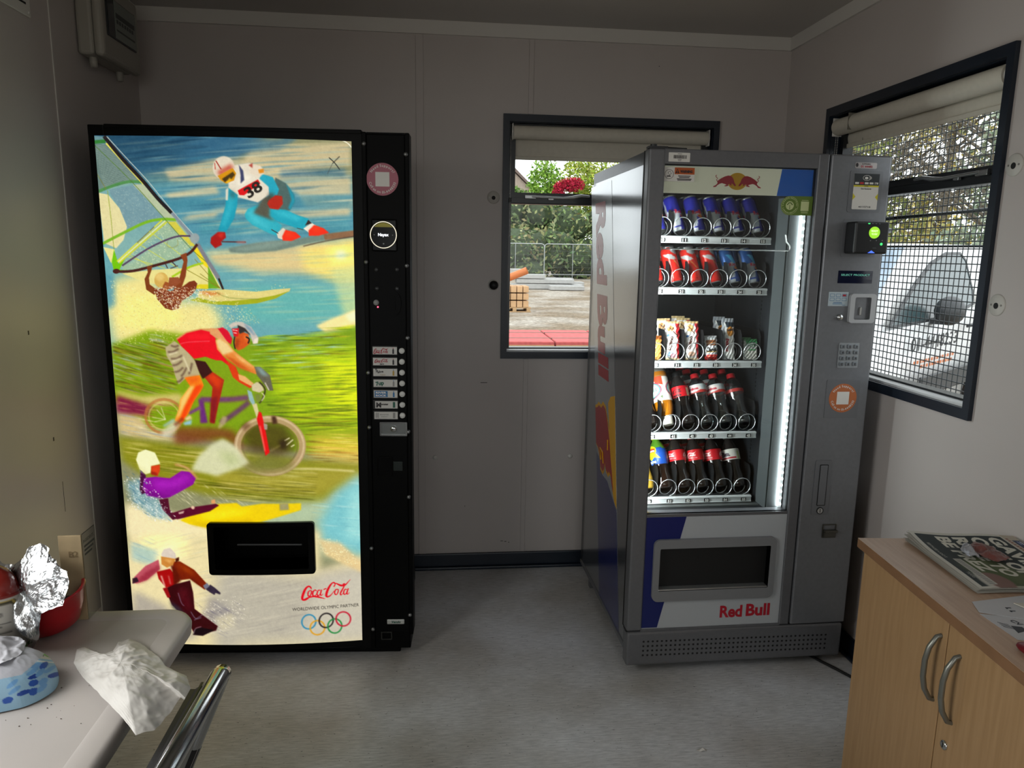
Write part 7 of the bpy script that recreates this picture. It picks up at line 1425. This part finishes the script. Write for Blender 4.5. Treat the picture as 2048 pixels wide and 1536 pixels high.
sheet(MB(),[(-.05,.01),(-.02,-.025),(.04,-.03),(.075,-.01),(.06,.03),(.0,.035)],fw(3,.012),12,50,sm=True).build('red_film',mat('red sweet film','74443e',.3,coat=.3),wr); sheet(MB(),[(-.045,-.015),(.0,-.06),(.05,-.065),(.045,-.035),(.0,-.02)],fw(6,.010),10,40,sm=True).build('clear_film',mat('silvery clear film','b4b6bc',.2,.5),wr)
# ------------------------------------------------------------------ bits on the floor
sc1=sheet(MB(),[(-.016,-.004),(-.006,.007),(.006,.003),(.018,.002),(.014,-.007),(0,-.006)],lambda x,y,q:(x,y,.002+.006*(1-q)+.002*math.sin(x*300)),8,30,sm=True).build('paper_scrap',mat('white scrap','c9c7c2',.6),loc=(.788,1.887,.0005)); tag(sc1,'torn white paper scrap lying on the floor before the snack machine','scrap')
tag(sheet(MB(),[(-.010,-.003),(-.002,.005),(.010,.002),(.004,-.005)],lambda x,y,q:(x,y,.0015+.002*(1-q)),5,20).build('paper_scrap.001',mat('white scrap','c9c7c2',.6),loc=(-.45,1.62,.0005)),'tiny white scrap on the floor near the chair','scrap')
tag(MB().tube([(1.26,2.50,.006),(1.36,2.40,.006),(1.397,2.319,.006),(1.425,2.27,.006),(1.46,2.2,.006),(1.50,2.05,.006)],.005,8).build('power_cable',mat('black cable','0a0a0a',.5)),'black cable on the floor between the snack machine and cupboard','cable')
# ------------------------------------------------------------------ light and camera
w=bpy.data.worlds.new('overcast'); sc.world=w; w.use_nodes=True; bg=w.node_tree.nodes['Background']; bg.inputs[0].default_value=(.94,.965,1.0,1); bg.inputs[1].default_value=SKY
def area(nm,loc,rot,sx,sy,en,col=(1,1,1),portal=False,spread=None):
    l=bpy.data.lights.new(nm,'AREA'); l.shape='RECTANGLE'; l.size=sx; l.size_y=sy; l.energy=en; l.color=col
    if portal: l.cycles.is_portal=True
    if spread: l.spread=spread
    o=bpy.data.objects.new(nm,l); COL.objects.link(o); o.location=loc; o.rotation_euler=rot; return o
area('window_portal',((WX0+WX1)/2,YB+.2,(WZ0+WZ1)/2),(-PI/2,0,0),.95,1.05,1,portal=True)
area('window_portal',(XR+.28,(VY0+VY1)/2,(VZ0+VZ1)/2),(0,PI/2,0),1.1,1.0,1,portal=True)
area('window_portal',((FX0+FX1)/2,YF-.2,1.5),(PI/2,0,0),2.3,1.2,1,portal=True)
area('window_portal',(XL-.25,(LY0+LY1)/2,(LZ0+LZ1)/2),(0,-PI/2,0),1.1,1.1,1,portal=True)
area('side_daylight_boost',(XL-.3,(LY0+LY1)/2,1.75),(0,-PI/2+.45,0),1.2,1.1,LEFT,(1,.95,.93))  # area lamp added outside the table window to strengthen its daylight
area('rear_daylight_boost',((FX0+FX1)/2,YF-.25,1.6),(PI/2+.1,0,0),2.2,1.2,REAR,(1,.95,.92))  # area lamp added behind the rear window, boosts the room beyond the sky
l1=area('cabinet_led',(.5435,.05,1.12),(PI/2,0,0),.012,1.05,LED,(.93,.98,1)); l1.parent=SM; l1.rotation_euler=(PI/2,0,math.radians(55)); 
l2=area('cabinet_led',(.040,.06,1.12),(PI/2,0,0),.012,1.05,LED,(.93,.98,1)); l2.parent=SM; l2.rotation_euler=(PI/2,0,math.radians(-55))
cam=bpy.data.cameras.new('camera'); co=bpy.data.objects.new('camera',cam); COL.objects.link(co); cam.sensor_width=36; cam.sensor_fit='HORIZONTAL'; cam.lens=1460.26*36/2048; cam.clip_start=.02; cam.clip_end=300
ps,pi_,ro=.1057,.1781,.0164
Fv=Vector((math.sin(ps)*math.cos(pi_),math.cos(ps)*math.cos(pi_),-math.sin(pi_))); R0=Vector((math.cos(ps),-math.sin(ps),0)); U0_=R0.cross(Fv); Rv=R0*math.cos(ro)+U0_*math.sin(ro); Uv=Rv.cross(Fv)
co.matrix_world=Matrix(((Rv.x,Uv.x,-Fv.x,0),(Rv.y,Uv.y,-Fv.y,0),(Rv.z,Uv.z,-Fv.z,1.4587),(0,0,0,1))); sc.camera=co
vs_=sc.view_settings; sc.display_settings.display_device='sRGB'; vs_.view_transform='Standard'; vs_.look='None'; vs_.exposure=0.0; vs_.gamma=1; vs_.use_curve_mapping=False
cy=sc.cycles; cy.max_bounces=10; cy.diffuse_bounces=5; cy.glossy_bounces=4; cy.transmission_bounces=4; cy.transparent_max_bounces=24; cy.caustics_reflective=False; cy.caustics_refractive=False; cy.sample_clamp_indirect=6; cy.use_denoising=True
